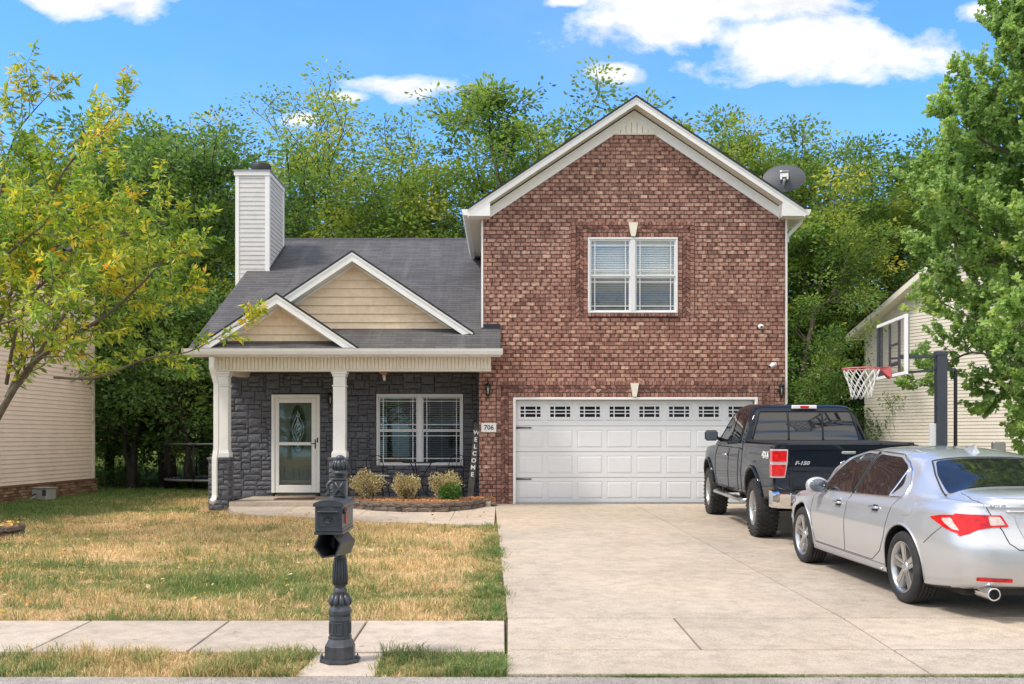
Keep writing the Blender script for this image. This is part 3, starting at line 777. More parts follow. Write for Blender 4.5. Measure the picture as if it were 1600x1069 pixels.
cr = MB(); cr.box(XL + .02, bxL - .03, YS + .14, YS + .2, -.1, .08); cr.box(XL + .02, XL + .1, YS + .2, YRk - .05, 0, 2.9); cr.box(XL + .1, bxL - .03, YRk - .1, YRk - .03, 0, 2.9)
cr.box(XL + .1, bxL - .03, YS + 2.2, YS + 2.26, 0, 2.9); cr.box(XL + .1, bxL, YS + .2, YRk - .1, 2.9, 2.95)
cr.build('wing_core', M['dim'], house)

# --- corner trims
ct = MB(); ct.box(bxL - .04, bxL + .0, YB - .004, YB + .14, PZ(512, YB), zE); ct.build('corner_trim', M['white'], house)
ct = MB(); ct.box(bxR + .0, bxR + .04, YB - .004, YB + .14, -.05, zE + .02)
ct.build('corner_trim', M['white'], house)

# --- garage door
gd = MB()
fx0, fx1, fz1 = GX0, GX1, GZ1
fw = .055
gd.bbox(fx0, fx0 + fw, YB - .012, YB + .10, -.03, fz1, .006); gd.bbox(fx1 - fw, fx1, YB - .012, YB + .10, -.03, fz1, .006); gd.bbox(fx0 + fw, fx1 - fw, YB - .010, YB + .10, fz1 - .05, fz1 - .001, .006)
gfr = gd.build('garage_frame', M['white'], house)
door = MB(); dx0, dx1 = fx0 + fw, fx1 - fw; DYf = YB + .14; dzt = fz1 - .05; secH = dzt / 4
# four sections, each with eight raised panels
zs = [0.012, PZ(744 - 0, YB) * 1.0]
zs = [PZ(786, YB), PZ(746.5, YB), PZ(706, YB), PZ(665.5, YB), dzt]
pw = (dx1 - dx0) / 8
for si in range(4):
    z0, z1 = zs[si] + .004, zs[si + 1] - .004
    door.box(dx0, dx1, DYf + .012, DYf + .05, z0, z1)
    ph0, ph1 = (z0 + .075, z1 - .08)
    if si == 3: ph0, ph1 = PZ(657, YB), PZ(631, YB)
    door.box(dx0, dx1, DYf, DYf + .012, z0, ph0); door.box(dx0, dx1, DYf, DYf + .012, ph1, z1)
    for i in range(9):
        c = dx0 + i * pw; door.box(max(dx0, c - .045), min(dx1, c + .045), DYf, DYf + .012, ph0, ph1)
    if si < 3:
        for i in range(8):
            a, b = dx0 + i * pw + .045, dx0 + (i + 1) * pw - .045
            e = .035
            vs = [(a, DYf + .010, ph0), (b, DYf + .010, ph0), (b, DYf + .010, ph1), (a, DYf + .010, ph1), (a + e, DYf - .002, ph0 + e), (b - e, DYf - .002, ph0 + e), (b - e, DYf - .002, ph1 - e), (a + e, DYf - .002, ph1 - e)]
            door.add(vs, [(0, 1, 5, 4), (1, 2, 6, 5), (2, 3, 7, 6), (3, 0, 4, 7), (4, 5, 6, 7)])
door.box(dx0, dx1, DYf + .01, DYf + .05, -.01, PZ(786, YB))
gdo = door.build('garage_door', M['vinylwhite'], house)
for i in range(8):
    a, b = dx0 + i * pw, dx0 + (i + 1) * pw; cx = (a + b) / 2; ww, z0, z1 = .205, PZ(651.5, YB), PZ(635, YB)
    f = MB(); e = .055
    f.bbox(cx - ww - e, cx + ww + e, DYf - .006, DYf + .01, PZ(657, YB) + .012, z0, .003); f.bbox(cx - ww - e, cx + ww + e, DYf - .006, DYf + .01, z1, PZ(631, YB) - .01, .003)
    f.bbox(cx - ww - e, cx - ww, DYf - .006, DYf + .01, z0, z1, .003); f.bbox(cx + ww, cx + ww + e, DYf - .006, DYf + .01, z0, z1, .003)
    for q in (-.33 * 1.7, .33 * 1.7): f.box(cx + ww * q - .011, cx + ww * q + .011, DYf - .003, DYf + .008, z0, z1)
    for q in (.345, .655): zc = z0 + (z1 - z0) * q; f.box(cx - ww, cx + ww, DYf - .0045, DYf + .006, zc - .010, zc + .010)
    f.box(cx - ww, cx + ww, DYf + .0085, DYf + .0115, z0, z1, 1)
    f.build('garage_window', [M['vinylwhite'], M['dooglass']], gdo)
for zc in (PZ(668.5, YB), PZ(749, YB)):
    h = MB(); x0 = dx0 + .012
    h.prism([(x0, zc - .018), (x0 + .26, zc - .009), (x0 + .27, zc - .018), (x0 + .33, zc), (x0 + .27, zc + .018), (x0 + .26, zc + .009), (x0, zc + .018)], DYf - .016, DYf - .003, 'y')
    h.lathe([(.0001, 0), (.007, .003), (.008, .008)], (x0 + .05, DYf - .014, zc), 8, 'y')
    h.build('strap_hinge', M['black'], gdo)
th = MB(); th.box(dx0, dx1, DYf + .0, DYf + .06, -.02, -.011); th.build('door_seal', M['black'], gdo)
# keystones
for (cx, y1, y0, wt, wb_) in ((989.3, 348, 369.6, 7.4, 3.2), (991.5, 599, 620, 6.6, 3)):
    k = MB(); X_ = PX(cx, YB); k.prism([(X_ - wt * .013, PZ(y1, YB)), (X_ - wb_ * .013, PZ(y0, YB)), (X_ + wb_ * .013, PZ(y0, YB)), (X_ + wt * .013, PZ(y1, YB))], YB - .035, YB + .02, 'y')
    k.build('keystone', M['offwhite'], house)

# --- windows
def make_window(x0, x1, z0, z1, y, up_dark=False, name='window'):
    """pair of double-hung sashes with prairie grilles and blinds; frame face at y"""
    f = MB(); e = .045; xm = (x0 + x1) / 2; mw = .05
    f.bbox(x0, x1, y - .015, y + .07, z1 - e, z1, .008); f.bbox(x0, x1, y - .015, y + .07, z0, z0 + e * .8, .008)
    f.bbox(x0, x0 + e, y - .0145, y + .07, z0 + e * .8, z1 - e, .008); f.bbox(x1 - e, x1, y - .0145, y + .07, z0 + e * .8, z1 - e, .008)
    f.bbox(xm - mw, xm + mw, y - .012, y + .07, z0 + e * .8, z1 - e, .008)
    win = f.build(name, M['vinylwhite'], house)
    za, zb = z0 + e * .8, z1 - e; zm = za + (zb - za) * .49
    for (a, b) in ((x0 + e, xm - mw), (xm + mw, x1 - e)):
        for (c, d_, yo) in ((za, zm, .034), (zm, zb, .012)):
            s = MB(); r = .028
            s.bbox(a, b, y + yo, y + yo + .022, c, c + r, .004); s.bbox(a, b, y + yo, y + yo + .022, d_ - r, d_, .004)
            s.bbox(a, a + r, y + yo, y + yo + .022, c + r, d_ - r, .004); s.bbox(b - r, b, y + yo, y + yo + .022, c + r, d_ - r, .004)
            for q in (.12, .88):
                xx = a + (b - a) * q; s.box(xx - .009, xx + .009, y + yo + .006, y + yo + .012, c + r, d_ - r)
            zz = (c + r + .085 if yo > .02 else c + r + .10), d_ - r - .085
            for z_ in zz: s.box(a + r, b - r, y + yo + .0045, y + yo + .0135, z_ - .008, z_ + .008)
            s.build('sash', M['vinylwhite'], win)
            g_ = MB(); g_.quad((a + r, y + yo + .016, c + r), (b - r, y + yo + .016, c + r), (b - r, y + yo + .016, d_ - r), (a + r, y + yo + .016, d_ - r)); g_.build('glass_pane', M['glass_screen'] if yo > .02 else M['glass'], win)
    bl = MB(); z = za + .03
    while z < zb - .06:
        t = R(66 if not up_dark else 14); 
        for (a, b) in ((x0 + e + .01, xm - mw - .01), (xm + mw + .01, x1 - e - .01)):
            dy, dz_ = .024 * math.cos(t), .024 * math.sin(t)
            bl.add([(a, y + .12 - dy, z - dz_), (b, y + .12 - dy, z - dz_), (b, y + .12 + dy, z + dz_), (a, y + .12 + dy, z + dz_)], [(0, 1, 2, 3)])
        z += .047
    for (a, b) in ((x0 + e + .01, xm - mw - .01), (xm + mw + .01, x1 - e - .01)):
        bl.box(a, b, y + .095, y + .145, zb - .055, zb - .005)
        for q in (.18, .5, .82): xx = a + (b - a) * q; bl.box(xx - .002, xx + .002, y + .094, y + .097, za, zb - .05)
    bl.build('blinds', M['curtain'] if up_dark else M['blindwhite'], win)
    bx = MB(); bx.box(x0, x1, y + .45, y + .5, z0, z1); bx.build('room_backing', M['dim'] if not up_dark else M['black'], win)
    return win
make_window(WX0, WX1, WZ0, WZ1, YB)
LW = (PX(588.2, YS), PX(723.7, YS), PZ(727.4, YS), PZ(615.5, YS))
make_window(*LW, YS - .01, up_dark=True)

# --- stone wall: irregular ashlar
DX0, DX1, DZ0, DZ1 = PX(424.8, YS), PX(500.3, YS), .084, PZ(616.6, YS)
def ashlar(mb, x0, x1, z0, z1, y, holes=(), seed=1, dep=.07, rowh=(.10, .2), smin=.14, smax=.42, M_=None):
    rg = random.Random(seed); u = .048
    nx, nz = int(round((x1 - x0) / u)), int(round((z1 - z0) / u)); ux, uz = (x1 - x0) / nx, (z1 - z0) / nz
    occ = [[False] * nx for _ in range(nz)]
    for k in range(nz):
        for i in range(nx):
            cx, cz = x0 + (i + .5) * ux, z0 + (k + .5) * uz
            if any(h[0] < cx < h[1] and h[2] < cz < h[3] for h in holes): occ[k][i] = True
    sizes = [(7, 3), (5, 2), (6, 2), (4, 2), (6, 3), (3, 2), (4, 3), (5, 4), (3, 3), (6, 2), (4, 2), (8, 3), (3, 2), (5, 3), (5, 2), (7, 2), (2, 2), (6, 4)]
    for k in range(nz):
        for i in range(nx):
            if occ[k][i]: continue
            w_, h_ = rg.choice(sizes); w_ = min(w_, nx - i); h_ = min(h_, nz - k)
            ww = 0
            while ww < w_ and not occ[k][i + ww]: ww += 1
            w_ = ww; hh = 0
            while hh < h_ and all(not occ[k + hh][i + j] for j in range(w_)): hh += 1
            h_ = hh
            # avoid slivers
            for a in range(h_):
                for b in range(w_): occ[k + a][i + b] = True
            a, b, c, d_ = x0 + i * ux, x0 + (i + w_) * ux, z0 + k * uz, z0 + (k + h_) * uz
            g_ = .0045; a += g_; b -= g_; c += g_; d_ -= g_
            mb.cc = rg.random()
            # pillowed face: grid 5x4 with noise
            n1, n2 = 5, 4; yy = y - rg.uniform(0, .009); vs = []
            tx, tz = rg.uniform(-.012, .012), rg.uniform(-.012, .012)
            for q in range(n2):
                for p in range(n1):
                    e = (p in (0, n1 - 1)) or (q in (0, n2 - 1))
                    fx, fz = p / (n1 - 1), q / (n2 - 1)
                    if not e: fx += rg.uniform(-.05, .05); fz += rg.uniform(-.05, .05)
                    elif p in (1, 2, 3) or q in (1, 2):
                        if p in (0, n1 - 1) and q in (1, 2): fx += rg.uniform(-.01, .03) * (1 if p == 0 else -1)
                        if q in (0, n2 - 1) and p in (1, 2, 3): fz += rg.uniform(-.01, .05) * (1 if q == 0 else -1)
                    vs.append((a + (b - a) * fx, yy + (0.011 if e else rg.uniform(-.006, .003)) + tx * (fx - .5) + tz * (fz - .5), c + (d_ - c) * fz))
            fs = [(q * n1 + p, q * n1 + p + 1, (q + 1) * n1 + p + 1, (q + 1) * n1 + p) for q in range(n2 - 1) for p in range(n1 - 1)]
            rim = [(p) for p in range(n1)] + [q * n1 + n1 - 1 for q in range(1, n2)] + [(n2 - 1) * n1 + p for p in range(n1 - 2, -1, -1)] + [q * n1 for q in range(n2 - 2, 0, -1)]
            base = len(vs); vs += [(vs[r][0], y + dep, vs[r][2]) for r in rim]; L = len(rim)
            fs += [(rim[(r + 1) % L], rim[r], base + r, base + (r + 1) % L) for r in range(L)]
            if M_ is not None: vs = [M_ @ Vector(v) for v in vs]
            mb.add(vs, fs, 0, False)
stn = MB()
ashlar(stn, XL, PX(748, YS) + .25, .03, 2.72, YS - .03, holes=((DX0, DX1, -1, DZ1), (LW[0], LW[1], LW[2], LW[3])), seed=4)
sto = stn.build('stone_wall', M['stone'], house)
sb = MB()
for (a, b, c, d_) in ((XL + .01, DX0 + .04, -.1, 2.75), (DX0 + .04, DX1 - .04, DZ1 - .03, 2.75), (DX1 - .04, LW[0] + .02, -.1, 2.75), (LW[0] + .02, LW[1] - .02, LW[3] - .01, 2.75), (LW[0] + .02, LW[1] - .02, -.1, LW[2] + .01), (LW[1] - .02, bxL - .03, -.1, 2.75)):
    sb.box(a, b, YS + .015, YS + .13, c, d_)
sb.build('stone_backing', M['stonegap'], sto)
# --- front door with storm door
fd = MB(); e = .075; y = YS - .055
fd.bbox(DX0, DX0 + e, y, YS + .1, .16, DZ1, .008); fd.bbox(DX1 - e, DX1, y, YS + .1, .16, DZ1, .008); fd.bbox(DX0 + e, DX1 - e, y, YS + .1, DZ1 - e, DZ1, .008)
fdo = fd.build('door_frame', M['white'], house)
s = MB(); gx0, gx1, gz0, gz1 = PX(436.7, YS), PX(487.3, YS), PZ(758, YS), PZ(629.6, YS); y2 = y + .012; xa, xb = DX0 + e + .004, DX1 - e - .004; za, zb = .165, DZ1 - e - .004
s.bbox(xa, gx0, y2, y2 + .03, za, zb, .008); s.bbox(gx1, xb, y2, y2 + .03, za, zb, .008); s.bbox(gx0, gx1, y2, y2 + .03, za, gz0, .008); s.bbox(gx0, gx1, y2, y2 + .03, gz1, zb, .008)
s.bbox(gx0, gx1, y2 + .002, y2 + .03, PZ(695.8, YS), PZ(691, YS), .006)
sdo = s.build('storm_door', M['white'], house)
g_ = MB(); g_.quad((gx0, y2 + .018, gz0), (gx1, y2 + .018, gz0), (gx1, y2 + .018, gz1), (gx0, y2 + .018, gz1)); g_.build('storm_glass', M['glass'], sdo)
hh = MB(); hx = PX(493.2, YS); hh.bbox(hx - .012, hx + .012, y2 - .012, y2 + .002, PZ(701, YS), PZ(686.5, YS), .004); hh.tube([(hx - .0, y2 - .03, PZ(693, YS)), (hx - .09, y2 - .035, PZ(693, YS))], .009, 8)
hh.bbox(hx + .035, hx + .065, y2 - .016, y2 - .0, PZ(692, YS), PZ(684, YS), .004); hh.build('door_handle', M['black'], sdo)
fdr = MB(); yd = YS + .05
fdr.box(DX0 + e, DX1 - e, yd, yd + .045, .10, DZ1 - e)
for (a, b) in ((.13, .42), (.58, .87)):
    x0_, x1_ = gx0 + (gx1 - gx0) * a, gx0 + (gx1 - gx0) * b
    z0_, z1_ = PZ(750, YS), PZ(728, YS)
    for (p, q) in ((z0_, z1_),):
        for k_ in ((x0_, x1_, p, p + .012), (x0_, x1_, q - .012, q), (x0_, x0_ + .012, p + .012, q - .012), (x1_ - .012, x1_, p + .012, q - .012)): fdr.bbox(k_[0], k_[1], yd - .014, yd - .0, k_[2], k_[3], .004)
dob = fdr.build('front_door', plain('sage_front_door', (.11, .125, .10), .45), house)
ov = MB(); ocx, ocz = (gx0 + gx1) / 2 + .04, PZ(671, YS); oa, ob = .155, .50
ring = [(ocx + oa * math.cos(t), yd - .012, ocz + ob * math.sin(t)) for t in [2 * math.pi * i / 40 for i in range(41)]]
ov.tube(ring, .018, 6, caps=False)
ov.build('oval_moulding', M['blackmetal'], dob)
og = MB(); og.add([(ocx + (oa - .01) * math.cos(2 * math.pi * i / 40), yd - .004, ocz + (ob - .012) * math.sin(2 * math.pi * i / 40)) for i in range(40)], [tuple(range(40))]); og.build('oval_glass', M['tint'], dob)
ol = MB()   # leaded scroll work in the oval
for (A, B, ph) in ((.10, .38, 0), (.055, .25, .5)):
    for sgn in (-1, 1):
        ol.tube([(ocx + sgn * A * math.sin(t * math.pi) * (1 - .3 * math.cos(2 * math.pi * t)), yd - .012, ocz - B + 2 * B * t) for t in [i / 16 for i in range(17)]], .0045, 5)
rl = random.Random(3)
for i in range(26):
    a_ = rl.uniform(0, 6.28); q = rl.random(); cx_2, cz_2 = ocx + math.cos(a_) * .05 * q, ocz + rl.uniform(-.36, .36); b_ = rl.uniform(-1, 1)
    ol.tube([(cx_2, yd - .012, cz_2), (cx_2 + .035 * b_, yd - .016, cz_2 + .05)], .005, 5)
ol.build('leaded_pattern', M['white'], dob)
# --- porch floor, ceiling, beam, columns
pf = MB(); pf.box(PX(358, 20.0), -.60, 19.985, YS + .1, -.16, .084); pf.box(-.60, PX(748, YB), 20.6, YS + .1, -.16, .084); pf.box(-.595, PX(748, YB) + .25, 19.985, YB - .05, -.16, .080)
pf.build('porch_floor', M['walk'], house)
pc = MB(); zc = PZ(580, 20.15); yb0 = 20.15
BX0, BX1 = PX(335, yb0), PX(767, yb0); bz0, bz1 = PZ(579, yb0), PZ(556, yb0)
pc.box(BX0 + .2, BX1 - .1, yb0 + .3, YS + .02, bz1 - .06, bz1 - .02); pc.box(BX0 + .01, BX0 + .26, yb0 + .3, YS + .3, bz0 - .03, bz1 - .06)
pc.build('porch_ceiling', M['soffit'], house)
bm_ = MB(); bm_.box(BX0, BX1, yb0 + .006, yb0 + .3, bz0 + .012, bz1)
n = 76
for i in range(n):                                   # beadboard strips on the beam face
    a = BX0 + (BX1 - BX0) * i / n; b = BX0 + (BX1 - BX0) * (i + 1) / n
    bm_.box(a + .016, b - .001, yb0 - .014, yb0 + .006, bz0 + .03, bz1)
bm_.box(BX0 - .005, BX1 + .005, yb0 - .012, yb0 + .31, bz0 - .012, bz0 + .012)
bmo = bm_.build('porch_beam', M['offwhite'], house)
for (cx, px0, px1, a, b) in ((345.5, 325, 357, 336, 354.5), (529.2, 513.5, 543, 519.3, 538.6)):
    Yc = 20.12
    X0, X1 = PX(px0, Yc), PX(px1, Yc); zt = PZ(715, Yc)
    pm = MB(); ashlar(pm, X0, X1, -.08, zt - .05, Yc, seed=int(cx), dep=.03)
    Mx = Matrix.Translation((X1, Yc, 0)) @ Matrix.Rotation(R(90), 4, 'Z')
    ashlar(pm, .03, X1 - X0, -.08, zt - .05, 0, seed=int(cx) + 1, dep=.03, M_=Mx)
    pm.cc = .4; pm.box(X0 + .02, X1 - .032, Yc + .028, Yc + X1 - X0, -.1, zt - .05); pm.bbox(X0 - .02, X1 + .02, Yc - .02, Yc + X1 - X0 + .02, zt - .05, zt, .01)
    pm.build('stone_pier', M['stone'], house)
    c = MB(); A, B = PX(a, Yc), PX(b, Yc); w_ = B - A; yc0 = Yc + (X1 - X0) / 2 - w_ / 2; top = bz0 - .012
    def sq(h0, h1, g_): c.bbox(A - g_, B + g_, yc0 - g_, yc0 + w_ + g_, h0, h1, .006)
    sq(zt, zt + .10, .026); sq(zt + .10, zt + .13, .014); sq(zt + .13, top - .30, 0); sq(top - .30, top - .27, .016); sq(top - .27, top - .10, -.004); sq(top - .10, top - .05, .014); sq(top - .05, top, .034)
    c.build('porch_column', M['white'], house)
# --- roofs
def roof_slab(mb, p, uv0, uvs, th=.035):
    """p: four points eave-left, eave-right, ridge-right, ridge-left"""
    p = [Vector(q) for q in p]; nrm = (p[1] - p[0]).cross(p[3] - p[0]).normalized()
    if nrm.z < 0: nrm = -nrm
    mb.uvquad([tuple(q) for q in p], uvs)
    q = [a - nrm * th for a in p]
    mb.add([tuple(a) for a in p + q], [(7, 6, 5, 4), (0, 4, 5, 1), (1, 5, 6, 2), (2, 6, 7, 3), (3, 7, 4, 0)], 1)
RX0, RX1 = PX(293, YG0), PX(782, YG0)
def uvx(pts, along='x'):
    out = []
    for q in pts:
        if along == 'x': out.append((q[0], (q[1] - YG0) * math.hypot(1, SL)))
        else: out.append((q[1], abs(q[0] - along) ))
    return out
rm = MB()
yf = YG0 - .02
a_ = [(RX0, yf, roofz(yf)), (RX1, yf, roofz(yf)), (RX1, YB - .0, roofz(YB)), (RX0, YB, roofz(YB))]
roof_slab(rm, a_, 0, uvx(a_))
XRm = bxL - .045
a_ = [(RX0, YB, roofz(YB)), (XRm, YB, roofz(YB)), (XRm, YRG, ZRG), (RX0, YRG, ZRG)]
roof_slab(rm, a_, 0, uvx(a_))
ybk = YRk + .4; zbk = ZRG - SL * (ybk - YRG)
a_ = [(XRm, ybk, zbk), (RX0, ybk, zbk), (RX0, YRG, ZRG), (XRm, YRG, ZRG)]
roof_slab(rm, a_, 0, uvx(a_))
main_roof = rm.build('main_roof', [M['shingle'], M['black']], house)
rc = MB()
nn = 30
for i in range(nn):
    a = RX0 + (XRm - RX0) * i / nn; b = RX0 + (XRm - RX0) * (i + 1) / nn
    rc.add([(a, YRG - .13, ZRG - .055), (b, YRG - .13, ZRG - .062), (b, YRG, ZRG + .016), (a, YRG, ZRG + .022), (b, YRG + .13, ZRG - .062), (a, YRG + .13, ZRG - .055)], [(0, 1, 2, 3), (3, 2, 4, 5)])
rc.build('ridge_cap', plain('ridge_shingles', (.055, .053, .06), .9, var=.3, scale=12), main_roof)
fl = MB(); fl.box(PX(755, YB), RX1 - .005, YB - .03, YB - .008, roofz(YB) - .02, roofz(YB) + .085); fl.build('wall_flashing', plain('dark_flashing', (.012, .016, .026), .5), main_roof)
rk = MB()   # rake board along the left edge of the main roof
def rake_line(Y): return roofz(Y) - .035
rk.prism([(yf, rake_line(yf) - .17), (YRG, rake_line(YRG) - .17), (YRG, rake_line(YRG)), (yf, rake_line(yf))], RX0 + .005, RX0 + .03, 'x')
rk.prism([(yf, rake_line(yf) - .10), (YRG, rake_line(YRG) - .10), (YRG, rake_line(YRG) - .085), (yf, rake_line(yf) - .085)], RX0 + .03, XL, 'x')
rk.build('rake_board', M['white'], main_roof)
# gutter of porch roof
def gutter_prof(y0, z1, h=.115, w=.115): return [(y0, z1), (y0 + .006, z1 - .02), (y0 + .012, z1 - .05), (y0 + .045, z1 - h), (y0 + w, z1 - h), (y0 + w, z1 - .005), (y0 + w - .012, z1 - .005), (y0 + w - .012, z1 - .06), (y0 + .014, z1 - .04), (y0 + .012, z1)]
gm = MB(); yg = YG0 - .10; zg = ZR0 - .002
gm.prism(gutter_prof(yg, zg), PX(287, yg), PX(785, yg), 'x'); gm.prism([(yg, zg), (yg + .006, zg - .02), (yg + .05, zg - .115), (yg + .115, zg - .115), (yg + .115, zg)], PX(283, yg), PX(287, yg), 'x')
gm.prism([(yg, zg), (yg + .006, zg - .02), (yg + .05, zg - .115), (yg + .115, zg - .115), (yg + .115, zg)], PX(785, yg), PX(785, yg) + .008, 'x')
gm.box(PX(290, yg) , PX(783, yg), yg + .1, yb0 - .0, zg - .135, zg - .12)
gm.box(PX(290, yg), PX(783, yg), yg + .116, yg + .136, zg - .12, zg - .03)
gm.build('porch_gutter', M['white'], house)
# downspout at left of the porch
ds = MB(); yd_ = 20.0
def dsp(px, py, Y=yd_): return (PX(px, Y), Y, PZ(py, Y))
ds.tube([dsp(331, 557, 19.85), dsp(331, 575, 19.88), dsp(334, 585, 19.95), dsp(338, 600, 20.0), dsp(338, 698, 20.0), dsp(337.5, 704, 20.0), dsp(335.5, 716, 19.98), dsp(335.5, 775, 19.98), dsp(334, 781, 19.93), dsp(330, 785, 19.86)], .063, 4, square=True, smooth=False)
ds.build('downspout', M['white'], house)
# --- small front gables
def front_gable(cx, apexz, Yr, Yw, halfw, sl, footz, skirtz, sid, name, lcut=None):
    """gable with rake boards in plane Yr, siding in plane Yw"""
    g = MB()
    Yi = YG0 + (apexz - ZR0) / SL + .02
    for s in (-1, 1):
        xe = cx + s * halfw; ze = apexz - halfw * sl
        a_ = [(xe, Yr - .02, ze), (cx, Yr - .02, apexz), (cx, Yi, apexz), (xe, Yi, ze)]
        v = [Vector(q) for q in a_]
        uvs = [(q[1], (abs(q[0] - cx)) * math.hypot(1, sl)) for q in a_]
        g.uvquad(a_ if s < 0 else [a_[1], a_[0], a_[3], a_[2]], uvs if s < 0 else [uvs[1], uvs[0], uvs[3], uvs[2]])
        g.prism([(xe, ze), (cx, apexz - .001), (cx, apexz - .04), (xe, ze - .04)], Yr - .02, Yi, 'y', 1)
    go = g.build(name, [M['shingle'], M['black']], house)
    r = MB(); T = .215
    for s in (-1, 1):
        xe = cx + s * halfw; ze = apexz - halfw * sl; o_ = .035
        def seg(t0, t1, y0, y1, x_in=0, x_out=0):
            x1 = min(halfw, (apexz - t0 - footz) / sl); x2 = min(halfw, (apexz - t1 - footz) / sl)
            pts = [(cx, apexz - t0), (cx + s * x1, apexz - t0 - x1 * sl), (cx + s * x2, apexz - t1 - x2 * sl), (cx, apexz - t1)]
            r.prism(pts, y0, y1, 'y')
        seg(o_, T, Yr, Yr + .025); seg(o_ + .001, .085, Yr - .014, Yr)
        seg(T - .025, T - .005, Yr + .025, Yw + .02)      # soffit
        seg(T, T + .05, Yw - .022, Yw)                      # frieze strip
    r.build('rake_boards', M['white'], go)
    sd_ = MB(); ex = .172
    def tf(z, zt, L):
        a = max(0, min(halfw, (apexz - T - z) / sl)); b = max(0, (apexz - T - zt) / sl)
        return [(halfw - a, halfw + a, halfw - b, halfw + b)]
    laps(sd_, (cx - halfw, Yw), (cx + halfw, Yw), skirtz, apexz - T, ex, .024, topf=tf)
    sd_.build('shake_siding', M[sid], go)
    return go
front_gable(PX(550, 20.5), PZ(391, 20.5), 20.5, 20.83, 2.43, .667, roofz(20.5) - .0, roofz(20.83) - .05, 'tan', 'large_gable')
front_gable(PX(432, 19.85), PZ(457, 19.85), 19.85, 20.19, 1.72, .667, ZR0 - .005, roofz(20.19) - .05, 'tan', 'small_gable')
# --- upper gable roof
YR_ = 20.5; AZ = PZ(148.7, YR_); HW = 3.38; US = .667
ur = MB(); yb_ = YBk + .3
for s in (-1, 1):
    xe = XC + s * HW; ze = AZ - HW * US
    a_ = [(xe, YR_ - .03, ze), (XC, YR_ - .03, AZ), (XC, yb_, AZ), (xe, yb_, ze)]; uvs = [(q[1], abs(q[0] - XC) * 1.2) for q in a_]
    k_ = [0, 1, 2, 3] if s < 0 else [1, 0, 3, 2]
    ur.uvquad([a_[i] for i in k_], [uvs[i] for i in k_])
    ur.prism([(xe, ze - .001), (XC, AZ - .001), (XC, AZ - .04), (xe, ze - .04)], YR_ - .03, yb_, 'y', 1)
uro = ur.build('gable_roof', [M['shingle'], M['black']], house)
rb = MB(); T = .185; zret = PZ(337.3, YR_)
for s in (-1, 1):
    xe = XC + s * HW; ze = AZ - HW * US
    def seg(t0, t1, y0, y1, xcut=0):
        rb.prism([(XC, AZ - t0), (xe - s * xcut, ze - t0 + xcut * US), (xe - s * xcut, ze - t1 + xcut * US), (XC, AZ - t1)], y0, y1, 'y')
    seg(.035, T, YR_, YR_ + .03); seg(.036, .075, YR_ - .016, YR_)
    # boxed return
    xi = XC + s * (HW - .43)
    rb.prism([(xe, ze - .036), (xi, ze + .43 * US - T), (xi, zret), (xe, zret)], YR_ + .002, YR_ + .028, 'y')
    rb.prism([(xi + s * .002, ze + .43 * US - T), (xi - s * .02, ze + .43 * US - T), (xi - s * .02, zret), (xi + s * .002, zret)], YR_ + .003, YB - .0, 'y')
    rb.box(min(xe, xi) , max(xe, xi), YR_ + .028, YB + .01, zret, zret + .015)
    # frieze on the brick plane
    def fr(t0, t1, y0, y1):
        xw = XC + s * (HW - .36); zw = ze + .36 * US
        rb.prism([(XC, AZ - t0), (xw, zw - t0), (xw, zw - t1), (XC, AZ - t1)], y0, y1, 'y')
    fr(T + .02, T + .24, YB - .028, YB - .002)
    # fascia along the side eaves
    rb.box(min(xe, xe - s * .02), max(xe, xe - s * .02), YR_ + .03, yb_, ze - .19, ze - .042)
rbo = rb.build('rake_boards', M['white'], uro)
sf = MB()
for s in (-1, 1):
    xe = XC + s * HW; ze = AZ - HW * US
    nseg = 44
    for i in range(nseg):     # vented soffit strips under the rake
        a = i / nseg; b = (i + .93) / nseg
        xa_, xb_ = XC + s * (HW - .43) * a, XC + s * (HW - .43) * b
        sf.add([(xa_, YR_ + .03, AZ - T - abs(xa_ - XC) * US + .01), (xb_, YR_ + .03, AZ - T - abs(xb_ - XC) * US + .01), (xb_, YB, AZ - T - abs(xb_ - XC) * US + .01), (xa_, YB, AZ - T - abs(xa_ - XC) * US + .01)], [(0, 1, 2, 3)])
    sf.prism([(XC, AZ - T + .02), (xe, ze - T + .02), (xe, ze - T + .03), (XC, AZ - T + .03)], YR_ + .03, YB, 'y')
    xw = bxL - .04 if s < 0 else bxR + .04; a, b = min(xw, xe), max(xw, xe); yy = YB
    while yy < yb_:
        sf.box(a, b, yy + .012, min(yy + .15, yb_), zret + .002, zret + .012); yy += .152
    sf.box(a, b, YB, yb_, zret + .012, zret + .02)
sf.build('soffit', M['soffit'], uro)
vp = MB(); ax0 = PX(953, YB) - .02; w_ = (tR - tL) / 2 + .02; zb_ = zT + .02
n = 9
for i in range(n):
    a = XC - w_ + 2 * w_ * i / n + .004; b = XC - w_ + 2 * w_ * (i + 1) / n - .012
    def top(x): return zb_ + (w_ - abs(x - XC)) * US + .02
    pts = [(a, zb_), (b, zb_), (b, top(b))] + ([(XC, top(XC))] if a < XC < b else []) + [(a, top(a))]
    vp.prism(pts, YB - .035, YB + .01, 'y')
vp.box(XC - w_, XC + w_, YB - .03, YB + .02, zT - .005, zb_); vp.prism([(XC - w_, zb_), (XC + w_, zb_), (XC, zb_ + w_ * US)], YB - .004, YB + .02, 'y')
vp.build('vent_panel', M['offwhite'], uro)
ug = MB()
